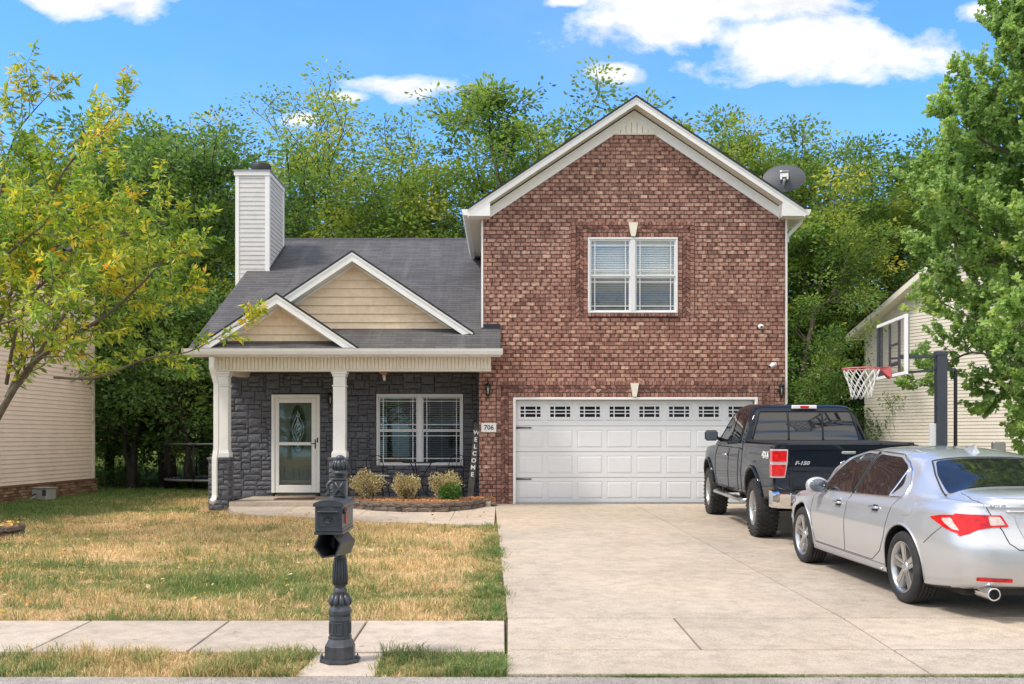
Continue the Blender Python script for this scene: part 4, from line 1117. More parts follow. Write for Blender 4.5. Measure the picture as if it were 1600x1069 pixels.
for s in (-1, 1):
    xe = XC + s * HW; ze = AZ - HW * US; y1 = yb_ if s > 0 else 25.3
    ug = MB()
    pts = [(xe, ze - .03), (xe + s * .125, ze - .03), (xe + s * .118, ze - .06), (xe + s * .075, ze - .15), (xe, ze - .15)]
    ug.prism([(p[0], p[1]) for p in pts], YR_ - .0, y1, 'y')
    ug.build('eave_gutter', M['white'], uro)
dr = MB(); Xg = XC + HW + .05
dr.tube([(Xg, YR_ + .5, ze - .15), (Xg, YR_ + .5, ze - .20), (bxR + .14, YR_ + .5, ze - .42), (bxR + .075, YR_ + .48, ze - .50), (bxR + .075, YR_ + .48, ze - .6)], .05, 4, square=True, smooth=False)
dr.tube([(bxR + .085, YB + .3, ze - .55), (bxR + .085, YB + .3, .05)], .05, 4, square=True, smooth=False)
dr.build('downspout', M['white'], house)
# --- chimney
cy0 = 24.41; cx0, cx1 = PX(368, cy0), PX(420, cy0); cy1 = cy0 * 1.067; ctz = PZ(267, cy0)
ch = MB()
tw = .085
laps(ch, (cx0 + tw, cy0), (cx1 - tw, cy0), 0.1, ctz - .1, .1075, .012); laps(ch, (cx1, cy0 + tw), (cx1, cy1 - tw), 3.5, ctz - .1, .1075, .012)
laps(ch, (cx0, cy1), (cx0, cy0), .1, ctz - .1, .1075, .012); laps(ch, (cx1, cy1), (cx0, cy1), .1, ctz - .1, .1075, .012)
cho = ch.build('chimney', M['graysid'], house)
cc_ = MB()
cc_.box(cx0, cx0 + tw, cy0 - .02, cy0, .1, ctz - .1); cc_.box(cx1 - tw, cx1 + .02, cy0 - .02, cy0 + .0, .1, ctz - .1); cc_.box(cx1, cx1 + .02, cy0, cy0 + tw, 3, ctz - .1); cc_.box(cx1, cx1 + .02, cy1 - tw, cy1 + .02, 3, ctz - .1)
cc_.bbox(cx0 - .03, cx1 + .03, cy0 - .035, cy1 + .03, ctz - .12, ctz - .012, .006)
cc_.build('chimney_trim', M['white'], cho)
cp = MB(); cp.box(cx0 - .05, cx1 + .05, cy0 - .055, cy1 + .05, ctz - .012, ctz + .012)
mx_, my_ = PX(406, cy0 + .6), cy0 + .75
cp.build('chase_cover', M['steelgray'], cho)
cq = MB(); cq.lathe([(.14, ctz + .01), (.14, ctz + .12), (.225, ctz + .12), (.235, ctz + .14), (.235, ctz + .32), (.22, ctz + .345), (.0, ctz + .36)], (mx_, my_, 0), 24); cq.build('chimney_cap', M['black'], cho)
fs_ = MB(); yA, yC = cy0 - .0, cy1
fs_.prism([(cy0 - .03, roofz(cy0) + .02), (cy1 + .1, roofz(cy1 + .1) + .02), (cy1 + .1, roofz(cy1 + .1) + .11), (cy0 - .03, roofz(cy0) + .05)], cx1 + .021, cx1 + .03, 'x'); fs_.build('roof_flashing', M['slate'], cho)

# ================= THINGS ON AND AROUND THE HOUSE =================
def lantern(px, py, Y, label, rx=0):
    X, Z = PX(px, Y), PZ(py, Y)
    t = thing('wall_lantern', label, 'wall lamp', (X, Y, Z - .14), group='black wall lanterns')
    b = MB(); y = Y - .10
    b.lathe([(.045, 0), (.05, .006), (.045, .014)], (X, Y - .012, Z + .02), 16, 'y')
    b.tube([(X, Y - .01, Z + .06), (X, Y - .05, Z + .14), (X, y, Z + .165)], .008, 6); b.tube([(X, Y - .01, Z - .06), (X, Y - .05, Z - .12), (X, y, Z - .105)], .008, 6)
    b.lathe([(.002, .20), (.01, .185), (.018, .17), (.03, .155), (.07, .125), (.075, .115), (.06, .11), (.055, .095)], (X, y, Z), 8, smooth=False)
    b.lathe([(.04, -.075), (.045, -.085), (.03, -.10), (.012, -.115), (.014, -.13), (.005, -.16)], (X, y, Z), 8, smooth=False)
    for k in range(6):
        a = k * math.pi / 3; b.tube([(X + .054 * math.cos(a), y + .054 * math.sin(a), Z + .1), (X + .04 * math.cos(a), y + .04 * math.sin(a), Z - .08)], .005, 4)
    b.build('lantern_body', M['blackmetal'], t)
    g = MB(); g.lathe([(.05, .1), (.037, -.08)], (X, y, Z), 6, smooth=False, caps=False); g.build('lamp_glass', M['glass'], t)
    c = MB(); c.lathe([(.012, -.07), (.013, .0), (.02, .03), (.012, .06), (.0, .07)], (X, y, Z), 10); c.build('bulb', M['lampglass'], t)
    return t
lantern(762.5, 611, YB, 'black wall lantern on the brick left of the garage door, above the number plaque')
lantern(1219, 612, YB, 'black wall lantern on the brick right of the garage door, above the pickup truck')
lantern(517.5, 626, YS - .05, 'wall lantern on the charcoal stone right of the front door, half behind the porch column')
pl = thing('number_plaque', 'white house number plaque on the brick left of the garage door', 'sign', P(764, 675, YB - .02))
b = MB(); b.bbox(PX(752, YB), PX(775.5, YB), YB - .025, YB, PZ(675.5, YB), PZ(661, YB), .008); b.build('plate', M['white'], pl)
put_text('number_lettering', '706', .135, (PX(763.8, YB), YB - .028, PZ(668.3, YB)), M['black'], pl, bold=.002)
def camera_unit(px, py, label, style):
    X, Z = PX(px, YB), PZ(py, YB)
    t = thing('security_camera', label, 'camera', (X, YB, Z), group='security cameras on the brick wall')
    b = MB()
    if style == 0:
        b.lathe([(.05, 0), (.05, -.02), (.045, -.03)], (X, YB, Z), 16, 'y'); b.lathe([(.0001, -.045), (.035, -.04), (.048, -.01), (.046, .02), (.03, .045), (.0001, .05)], (X + .01, YB - .06, Z - .01), 16, 'z')
    else:
        b.lathe([(.04, 0), (.04, -.02)], (X + .03, YB, Z + .02), 14, 'y'); b.tube([(X + .03, YB - .01, Z + .02), (X + .03, YB - .08, Z + .01)], .012, 8); b.tube([(X + .07, YB - .10, Z + .02), (X - .07, YB - .16, Z - .04)], .038, 12)
    b.build('camera_housing', M['white'], t)
    c = MB(); 
    if style == 0: c.lathe([(.0001, 0), (.022, .002), (.026, .012)], (X + .0, YB - .112, Z - .018), 12, 'y')
    else: c.tube([(X - .068, YB - .159, Z - .039), (X - .076, YB - .163, Z - .043)], .03, 12)
    c.build('lens', M['black'], t)
camera_unit(1188, 510.5, 'small round white security camera high on the brick between upper window and corner', 0)
camera_unit(1205, 571, 'white bullet security camera on the brick, lower of the two and nearer the corner', 1)
# satellite dish
Yd = 22.6; t = thing('satellite_dish', 'dark grey satellite dish on the right slope of the upper roof', 'satellite dish', P(1222, 303, Yd))
dc = P(1225, 279, Yd)
Md = Matrix.Translation(dc) @ Matrix.Rotation(R(-14), 4, 'Z') @ Matrix.Rotation(R(-24), 4, 'X')
b = MB(); rr = []; n_ = 40
for i in range(9):
    r = i / 8; rr.append([(Md @ Vector((.455 * r * math.cos(2 * math.pi * k / n_), -.10 * r * r * -1 - .10, .36 * r * math.sin(2 * math.pi * k / n_)))) for k in range(n_)])
vs = [v for q in rr for v in q]; fs = [(i * n_ + k, i * n_ + (k + 1) % n_, (i + 1) * n_ + (k + 1) % n_, (i + 1) * n_ + k) for i in range(8) for k in range(n_)]
vs2 = [v - (Md.to_3x3() @ Vector((0, .006, 0))) for v in vs]
b.add(vs, fs, 0, True); b.add(vs2, [tuple(reversed(f)) for f in fs], 0, True)
b.tube([v + Vector((0, 0, 0)) for v in rr[-1]] + [rr[-1][0]], .008, 6, caps=False)
b.build('reflector', M['dish'], t)
b = MB(); b.bbox(-.09, .09, -.17, -.11, -.16, .02, .01, M=Md); b.tube([Md @ Vector((0, -.14, -.05)), Md @ Vector((0, -.2, -.2)), P(1222, 300, Yd), P(1221, 318, Yd)], .028, 10)
b.tube([Md @ Vector((-.06, -.12, .02)), Md @ Vector((-.09, -.14, .09)), Md @ Vector((.09, -.14, .09)), Md @ Vector((.06, -.12, .02))], .012, 6); b.bbox(-.05, .05, -.24, -.16, -.15, -.06, .01, M=Md)
b.build('mount_bracket', M['alu'], t)
# welcome board
ww = thing('welcome_board', 'tall narrow grey wood board lettered in white, leaning at the porch corner', 'sign', P(734, 776, 20.75))
p0, p1 = P(734.5, 777, 20.7), P(746, 661, 20.95); dv = (p1 - p0); Lw = dv.length; zx = dv.normalized(); xx = Vector((1, 0, -zx.x / zx.z)).normalized(); yx = zx.cross(xx).normalized()
MW = Matrix(((xx.x, yx.x, zx.x, p0.x), (xx.y, yx.y, zx.y, p0.y), (xx.z, yx.z, zx.z, p0.z), (0, 0, 0, 1)))
b = MB(); b.bbox(-.062, .062, -.008, .014, 0, Lw, .004, M=MW); b.build('plank', M['wood'], ww)
for i, chx in enumerate('WELCOME'):
    zc = Lw * (.865 - i * .094); cpt = MW @ Vector((0, -.011, zc))
    Mt = Matrix(((xx.x, zx.x, -yx.x, 0), (xx.y, zx.y, -yx.y, 0), (xx.z, zx.z, -yx.z, 0), (0, 0, 0, 1)))
    put_text('letter', chx, .122, cpt, M['white'], ww, M=Mt, bold=.003)
# hanging ornament
X, Y, Z = P(600, 584, 20.75); ho = thing('hanging_ornament', 'small copper and white ornament hanging from the porch ceiling', 'ornament', (X, Y, Z - .1))
b = MB(); b.tube([(X, Y, PZ(556, 20.75)), (X, Y, Z + .06)], .002, 4); b.lathe([(.0001, .06), (.05, .05), (.075, .02), (.05, -.02), (.03, -.03)], (X, Y, Z), 12); b.tube([(X - .10, Y, Z + .03), (X - .03, Y, Z + .01)], [.012, .03], 8)
b.build('copper_bird', M['terracotta'], ho)
b = MB(); b.tube([(X, Y, Z - .02), (X + .01, Y, Z - .14)], [.035, .022], 8); b.build('white_bell', M['white'], ho)
# bistro set
def bistro_table(px, Y):
    X = PX(px, Y); t = thing('bistro_table', 'round black iron bistro table below the front window', 'table', (X, Y, .084))
    zt = PZ(722.5, Y); b = MB(); b.lathe([(.0001, zt - .012), (.335, zt - .012), (.345, zt - .004), (.335, zt + .004), (.0001, zt + .004)], (X, Y, 0), 32); b.build('tabletop', M['blackmetal'], t)
    for k in range(3):
        a = k * 2 * math.pi / 3 + .3; l = MB()
        pts = [(X + math.cos(a) * r, Y + math.sin(a) * r, z) for r, z in ((.26, zt - .012), (.20, zt - .10), (.09, zt - .28), (.05, zt - .42), (.10, zt - .58), (.24, .12), (.30, .09))]
        l.tube(pts, .011, 8); l.build('leg', M['blackmetal'], t)
    r = MB(); r.tube([(X + .06 * math.cos(i * math.pi / 8), Y + .06 * math.sin(i * math.pi / 8), zt - .40) for i in range(17)], .006, 6, caps=False); r.build('brace_ring', M['blackmetal'], t)
bistro_table(654.5, 20.95)
def bistro_chair(px, Y, face, label, cushion=False):
    X = PX(px, Y); t = thing('bistro_chair', label, 'chair', (X, Y, .084), group='black iron bistro chairs on the porch')
    Mr = Matrix.Translation((X, Y, .084)) @ Matrix.Rotation(R(face), 4, 'Z')
    def q(x, y, z): return Mr @ Vector((x, y, z))
    zb = PZ(712, Y) - .084
    s = MB(); s.tube([q(.18 * math.cos(i * math.pi / 12), .18 * math.sin(i * math.pi / 12), .45) for i in range(25)], .009, 6, caps=False)
    s.lathe([(.0001, .447), (.175, .447), (.175, .453), (.0001, .453)], (0, 0, 0), 24) if False else None
    for i in range(-4, 5): h = math.sqrt(max(0, .18 ** 2 - (i * .04) ** 2)); s.tube([q(i * .04, -h, .45), q(i * .04, h, .45)], .004, 4)
    s.build('seat', M['blackmetal'], t)
    if cushion:
        c = MB(); c.box(-.17, .17, -.17, .17, .455, .475, M=Mr); c.build('seat_pad', M['white'], t)
    bk = MB(); bk.tube([q(-.17, .15, .44), q(-.19, .20, .7), q(-.17, .235, zb - .06), q(-.10, .245, zb), q(0, .245, zb - .015), q(.10, .245, zb), q(.17, .235, zb - .06), q(.19, .20, .7), q(.17, .15, .44)], .009, 6)
    bk.tube([q(-.17, .23, zb - .07), q(0, .235, zb - .12), q(.17, .23, zb - .07)], .006, 6); bk.tube([q(-.18, .19, .62), q(.18, .19, .62)], .006, 6)
    for k in (-.09, 0, .09): bk.tube([q(k, .19, .62), q(k * 1.2, .22, zb - .10)], .005, 5)
    bk.build('backrest', M['blackmetal'], t)
    for (a, b_) in ((-1, -1), (1, -1), (-1, 1), (1, 1)):
        l = MB(); l.tube([q(.12 * a, .12 * b_, .45), q(.19 * a, .19 * b_, 0)], .010, 6); l.build('leg', M['blackmetal'], t)
bistro_chair(591, 21.35, 28, 'black iron bistro chair with a pale seat pad, left of the round table', True)
bistro_chair(706, 21.35, -28, 'black iron bistro chair between the round table and the leaning board')
# door mat
o = MB(); o.bbox(PX(432, 21.0), PX(490, 21.0), 20.75, 21.2, .085, .103, .004); tag(o.build('door_mat', M['mat_']), 'brown coir mat lying below the front door', 'mat')
o = MB(); o.bbox(PX(323, 19.7), PX(340, 19.7), 19.55, 19.85, -.16, -.085, .012); tag(o.build('splash_block', plain('dark_brown_block', (.07, .04, .028), .9, var=.3)), 'dark splash block under the porch downspout', 'splash block')

# ================= FLOWER BED =================
arc = [(548, 791), (560, 794), (590, 796.5), (640, 798), (690, 798), (730, 795), (760, 790), (774, 783)]
pts = [gp(px, py + .5, -.005) for px, py in arc]
pts[0] = (pts[0][0] - .12, pts[0][1] + .25)
pts[-1] = (-.13, 20.25)
mm = MB(); poly = [(p[0], p[1] + .09) for p in pts] + [(-.55, 20.5), (-2.98, 20.0)]
poly = [(p[0], p[1]) for p in poly]
mm.prism([(p[0], p[1]) for p in poly], .02, .150, 'z'); tag(mm.build('mulch_bed', plain('mulch_base', (.30, .14, .07), .95, var=.4, scale=14, bumps=.8)), 'orange wood mulch filling the flower bed in front of the porch', 'mulch', kind='stuff')
def dense_line(pts, step):
    out = []; acc = 0; prev = Vector(pts[0]).to_2d() if False else Vector((pts[0][0], pts[0][1]))
    seg = [Vector((p[0], p[1])) for p in pts]; L = sum((b - a).length for a, b in zip(seg, seg[1:])); n = int(L / step)
    for k in range(n + 1):
        d_ = L * (k + .5) / (n + 1); i = 0
        while i < len(seg) - 2 and d_ > (seg[i + 1] - seg[i]).length: d_ -= (seg[i + 1] - seg[i]).length; i += 1
        t_ = (seg[i + 1] - seg[i]); out.append((seg[i] + t_.normalized() * d_, math.atan2(t_.y, t_.x)))
    return out
def block_mesh(seed, L=.29, D=.17, H=.078):
    rg = random.Random(seed); bm = bmesh.new(); bmesh.ops.create_cube(bm, size=1)
    bmesh.ops.scale(bm, vec=(L, D, H), verts=bm.verts); bmesh.ops.bevel(bm, geom=bm.edges[:], offset=.014, segments=2, affect='EDGES')
    bmesh.ops.subdivide_edges(bm, edges=[e for e in bm.edges if e.calc_length() > .05], cuts=3, use_grid_fill=True)
    for v in bm.verts: v.co += Vector((rg.gauss(0, .0035), rg.gauss(0, .006), rg.gauss(0, .003)))
    mb = MB(); mb.addbm(bm, smooth=False); return mb
protos = []
for k in range(4):
    o = block_mesh(k).build('edging_block', M['block'], base=False); protos.append(o)
rg0 = random.Random(2); used = [False] * 4
def place_block(x, y, z, rz, label, group, sx=1):
    k = rg0.randrange(4)
    if not used[k]: o = protos[k]; used[k] = True
    else: o = protos[k].copy(); col.objects.link(o)
    o.location = (x, y, z); o.rotation_euler = (rg0.gauss(0, .03), rg0.gauss(0, .02), rz + rg0.gauss(0, .05)); o.scale = (sx, 1, 1)
    tag(o, label, 'edging block', group)
for row, off in ((0, 0), (1, .5)):
    for i, (p, a) in enumerate(dense_line(pts, .30)):
        if row and i == 0: continue
        q = p - Vector((math.cos(a), math.sin(a))) * .15 * off * 2 if row else p
        place_block(q.x, q.y + .02 + row * .025, .022 + row * .079, a, 'rough brown edging block in the lower course of the flower bed wall' if not row else 'rough brown edging block in the top course of the flower bed wall', 'blocks of the flower bed wall, ' + ('top course' if row else 'lower course'))
rgn = np.random.default_rng(5); n = 5200
px_ = rgn.uniform(-3.1, -.2, n); py_ = rgn.uniform(19.1, 20.45, n)
lx = np.array([p[0] for p in pts]); ly = np.array([p[1] for p in pts])
k = (py_ > np.interp(px_, lx, ly) + .1) & (py_ < np.where(px_ < -.7, 19.99, 20.45))
flakes('mulch_chips', np.stack([px_[k], py_[k], np.full(k.sum(), .155)], 1), .022, M['mulch'], 'loose orange wood chips on the flower bed', 'mulch', 8, tilt=.7, asp=.35)
# ring of blocks round the left tree
tc_ = Vector((-8.05, 15.6)); rt = .62
for row in (0, 1):
    for i in range(13):
        a = 2 * math.pi * (i + row * .5) / 13
        if math.cos(a) < -.5: continue
        place_block(tc_.x + rt * math.cos(a), tc_.y + rt * math.sin(a), gz(-7.5, 15.5) + .03 + row * .09, a + math.pi / 2, 'brown edging block in the ring round the left front tree', 'blocks of the ring round the left tree', .95)
n = 700; r_ = rt * np.sqrt(rgn.random(n)); a_ = rgn.random(n) * 6.28
flakes('ring_leaves', np.stack([tc_.x + r_ * np.cos(a_), tc_.y + r_ * np.sin(a_), np.full(n, gz(-7.5, 15.5) + .12) + .05 * rgn.random(n)], 1), .045, M['litter'], 'dry fallen leaves filling the block ring at the left edge', 'fallen leaves', 3)
# ================= VEHICLES (built from lofted bodies) =================
def catmull(keys, x):
    """smooth 1-D interpolation through (x, value) keys"""
    if x <= keys[0][0]: return keys[0][1]
    if x >= keys[-1][0]: return keys[-1][1]
    for i in range(len(keys) - 1):
        if keys[i][0] <= x <= keys[i + 1][0]: break
    x0, y0 = keys[i]; x1, y1 = keys[i + 1]; h = x1 - x0; t = (x - x0) / h
    d = (y1 - y0) / h
    def slope(j):
        if j <= 0 or j >= len(keys) - 1: return None
        a = (keys[j][1] - keys[j - 1][1]) / (keys[j][0] - keys[j - 1][0]); b = (keys[j + 1][1] - keys[j][1]) / (keys[j + 1][0] - keys[j][0])
        return 0 if a * b <= 0 else 2 * a * b / (a + b)
    m0 = slope(i); m1 = slope(i + 1); m0 = d if m0 is None else m0; m1 = d if m1 is None else m1
    t2, t3 = t * t, t * t * t
    return (2 * t3 - 3 * t2 + 1) * y0 + (t3 - 2 * t2 + t) * h * m0 + (-2 * t3 + 3 * t2) * y1 + (t3 - t2) * h * m1
def curve_pts(pts, sub, sharp=()):
    """Catmull-Rom through 2-D points"""
    out = []; n = len(pts)
    for i in range(n - 1):
        p0 = pts[i - 1] if i > 0 and i not in sharp else pts[i]; p1, p2 = pts[i], pts[i + 1]; p3 = pts[i + 2] if i + 2 < n and (i + 1) not in sharp else pts[i + 1]
        for k in range(sub):
            t = k / sub; t2, t3 = t * t, t ** 3
            out.append(tuple(.5 * (2 * p1[c] + (p2[c] - p0[c]) * t + (2 * p0[c] - 5 * p1[c] + 4 * p2[c] - p3[c]) * t2 + (3 * p1[c] - p0[c] - 3 * p2[c] + p3[c]) * t3) for c in (0, 1)))
    out.append(tuple(pts[-1])); return out
def loft_body(ys, section, sub, sharp=(), warp=None, ncap=14):
    """closed body from half sections (x>=0 from bottom centre to top centre)"""
    bm = bmesh.new(); rings = []
    for y in ys:
        half = curve_pts(section(y), sub, sharp)
        ring = [(x, y, z) for x, z in half] + [(-x, y, z) for x, z in half[-2:0:-1]]
        if warp: ring = [warp(p) for p in ring]
        rings.append([bm.verts.new(p) for p in ring])
    n = len(rings[0])
    for a, b in zip(rings[:-1], rings[1:]):
        for k in range(n): bm.faces.new((a[k], b[k], b[(k + 1) % n], a[(k + 1) % n]))
    nh = n // 2
    for ring, flip in ((rings[0], False), (rings[-1], True)):
        # cap: strips between mirrored points
        cols = []
        for i in range(nh + 1):
            r = ring[i]; l = ring[(n - i) % n]
            if r is l: cols.append([r] * (ncap + 1)); continue
            row = [r]
            for k in range(1, ncap):
                t = k / ncap; p = r.co.lerp(l.co, t); bul = (1 - (2 * t - 1) ** 2)
                row.append(bm.verts.new(p + Vector((0, (.035 if flip else -.035) * bul * min(1, abs(r.co.x) / .4), 0))))
            row.append(l); cols.append(row)
        for i in range(nh):
            for k in range(ncap):
                q = [cols[i][k], cols[i][k + 1], cols[i + 1][k + 1], cols[i + 1][k]]
                u_ = []
                for v in q:
                    if v not in u_: u_.append(v)
                if len(u_) < 3: continue
                if not flip: u_ = u_[::-1]
                try: bm.faces.new(u_)
                except ValueError: pass
    bmesh.ops.recalc_face_normals(bm, faces=bm.faces)
    return bm
def bm_to_obj(bm, name='tmp'):
    me = bpy.data.meshes.new(name); bm.to_mesh(me); bm.free(); o = bpy.data.objects.new(name, me); col.objects.link(o); return o
def boolean(o, cutters):
    for c in cutters:
        m = o.modifiers.new('b', 'BOOLEAN'); m.operation = 'DIFFERENCE'; m.object = c; m.solver = 'EXACT'
    bpy.context.view_layer.update()
    me = bpy.data.meshes.new_from_object(o.evaluated_get(bpy.context.evaluated_depsgraph_get()))
    o.modifiers.clear(); o.data = me
    for c in cutters: bpy.data.objects.remove(c)
def cyl_cutter(y, z, r, x0, x1, n=40, flat=0):
    bm = bmesh.new(); a, b = [], []
    for k in range(n):
        t = 2 * math.pi * k / n; zz = z + r * math.sin(t)
        if zz < z: zz = z - (z - zz) * 2.5
        a.append(bm.verts.new((x0, y + r * math.cos(t), zz))); b.append(bm.verts.new((x1, y + r * math.cos(t), zz)))
    bm.faces.new(a); bm.faces.new(b[::-1])
    for k in range(n): bm.faces.new((a[k], b[k], b[(k + 1) % n], a[(k + 1) % n]))
    bmesh.ops.recalc_face_normals(bm, faces=bm.faces)
    return bm_to_obj(bm, 'cut')
def shade(o, ang=40):
    me = o.data; me.polygons.foreach_set('use_smooth', [True] * len(me.polygons))
    bm = bmesh.new(); bm.from_mesh(me)
    for e in bm.edges:
        e.smooth = not (len(e.link_faces) == 2 and e.calc_face_angle(0) > R(ang))
    bm.to_mesh(me); bm.free()
def poly_round(pts, r=.03, n=4):
    """round the corners of a 2-D polygon"""
    out = []; N_ = len(pts)
    for i in range(N_):
        p = Vector(pts[i]); a = Vector(pts[i - 1]) - p; b = Vector(pts[(i + 1) % N_]) - p
        d = min(r, a.length * .45, b.length * .45); A = p + a.normalized() * d; B = p + b.normalized() * d
        for k in range(n + 1):
            t = k / n; out.append(tuple((1 - t) ** 2 * A + 2 * t * (1 - t) * p + t * t * B))
    return out
def decal(bvh, poly, frame, name, mat, parent, off=.004, step=.05, thick=.0, edge=None):
    """2-D outline projected on the body; frame(u,v)->(origin, direction)"""
    from mathutils.geometry import intersect_point_tri_2d
    P2 = [Vector(p) for p in poly]; x0 = min(p.x for p in P2); x1 = max(p.x for p in P2); y0 = min(p.y for p in P2); y1 = max(p.y for p in P2)
    # densify the border
    B = []
    for i in range(len(P2)):
        a, b = P2[i], P2[(i + 1) % len(P2)]; k = max(1, int((b - a).length / step))
        B += [a.lerp(b, j / k) for j in range(k)]
    def inside(p):
        c = False; n = len(B)
        for i in range(n):
            a, b = B[i], B[i - 1]
            if (a.y > p.y) != (b.y > p.y) and p.x < (b.x - a.x) * (p.y - a.y) / (b.y - a.y) + a.x: c = not c
        return c
    pts = list(B); x = x0 + step / 2
    while x < x1:
        y = y0 + step / 2
        while y < y1:
            q = Vector((x, y))
            if inside(q) and min((q - b).length for b in B) > step * .45: pts.append(q)
            y += step
        x += step
    nB = len(B)
    V, E, F, _, _, _ = delaunay_2d_cdt(pts, [(i, (i + 1) % nB) for i in range(nB)], [], 1, 1e-6)
    vs, ns = [], []
    for p in V:
        o_, d_ = frame(p.x, p.y); h = bvh.ray_cast(o_, d_)
        if h[0] is None:
            vs.append(None); ns.append(None); continue
        nn = h[1] if h[1].dot(d_) < 0 else -h[1]
        vs.append(h[0] + nn * off); ns.append(nn)
    idx = {}; mb = MB(); out = []
    for i, v in enumerate(vs):
        if v is not None: idx[i] = len(out); out.append(v)
    fs = [tuple(idx[i] for i in f) for f in F if all(i in idx for i in f)]
    # consistent outward winding
    f2 = []
    for f in fs:
        a, b, c = out[f[0]], out[f[1]], out[f[2]]; nn = (b - a).cross(c - a); k = [i for i in idx if idx[i] == f[0]][0]
        f2.append(f if nn.dot(ns[k]) > 0 else tuple(reversed(f)))
    mb.add(out, f2, 0, True)
    if thick:     # skirt down to the body around the border
        bi = [idx.get(i) for i in range(nB)]
        for i in range(nB):
            a, b = bi[i], bi[(i + 1) % nB]
            if a is None or b is None: continue
            mb.add([out[a], out[b], out[b] - ns[i] * (off + thick), out[a] - ns[i] * (off + thick)], [(0, 1, 2, 3)], 0)
    return mb.build(name, mat, parent)
def line_decal(bvh, pts, frame, r, name, mat, parent, off=.0, closed=False, step=.04):
    """thin cord laid on the body along a projected polyline (seams, mouldings)"""
    out = []; P2 = [Vector(p) for p in pts]
    if closed: P2.append(P2[0])
    for a, b in zip(P2[:-1], P2[1:]):
        k = max(1, int((b - a).length / step))
        for j in range(k): out.append(a.lerp(b, j / k))
    out.append(P2[-1]); W = []
    for p in out:
        o_, d_ = frame(p.x, p.y); h = bvh.ray_cast(o_, d_)
        if h[0] is not None:
            nn = h[1] if h[1].dot(d_) < 0 else -h[1]; W.append(h[0] + nn * off)
    if len(W) < 2: return None
    mb = MB(); mb.tube(W, r, 5); return mb.build(name, mat, parent)
def left_f(y, z): return Vector((-3, y, z)), Vector((1, 0, 0))
def right_f(y, z): return Vector((3, y, z)), Vector((-1, 0, 0))
def rear_f(x, z): return Vector((x, -3, z)), Vector((0, 1, 0))
def top_f(x, y): return Vector((x, y, 4)), Vector((0, 0, -1))
def front_f(x, z): return Vector((x, 9, z)), Vector((0, -1, 0))
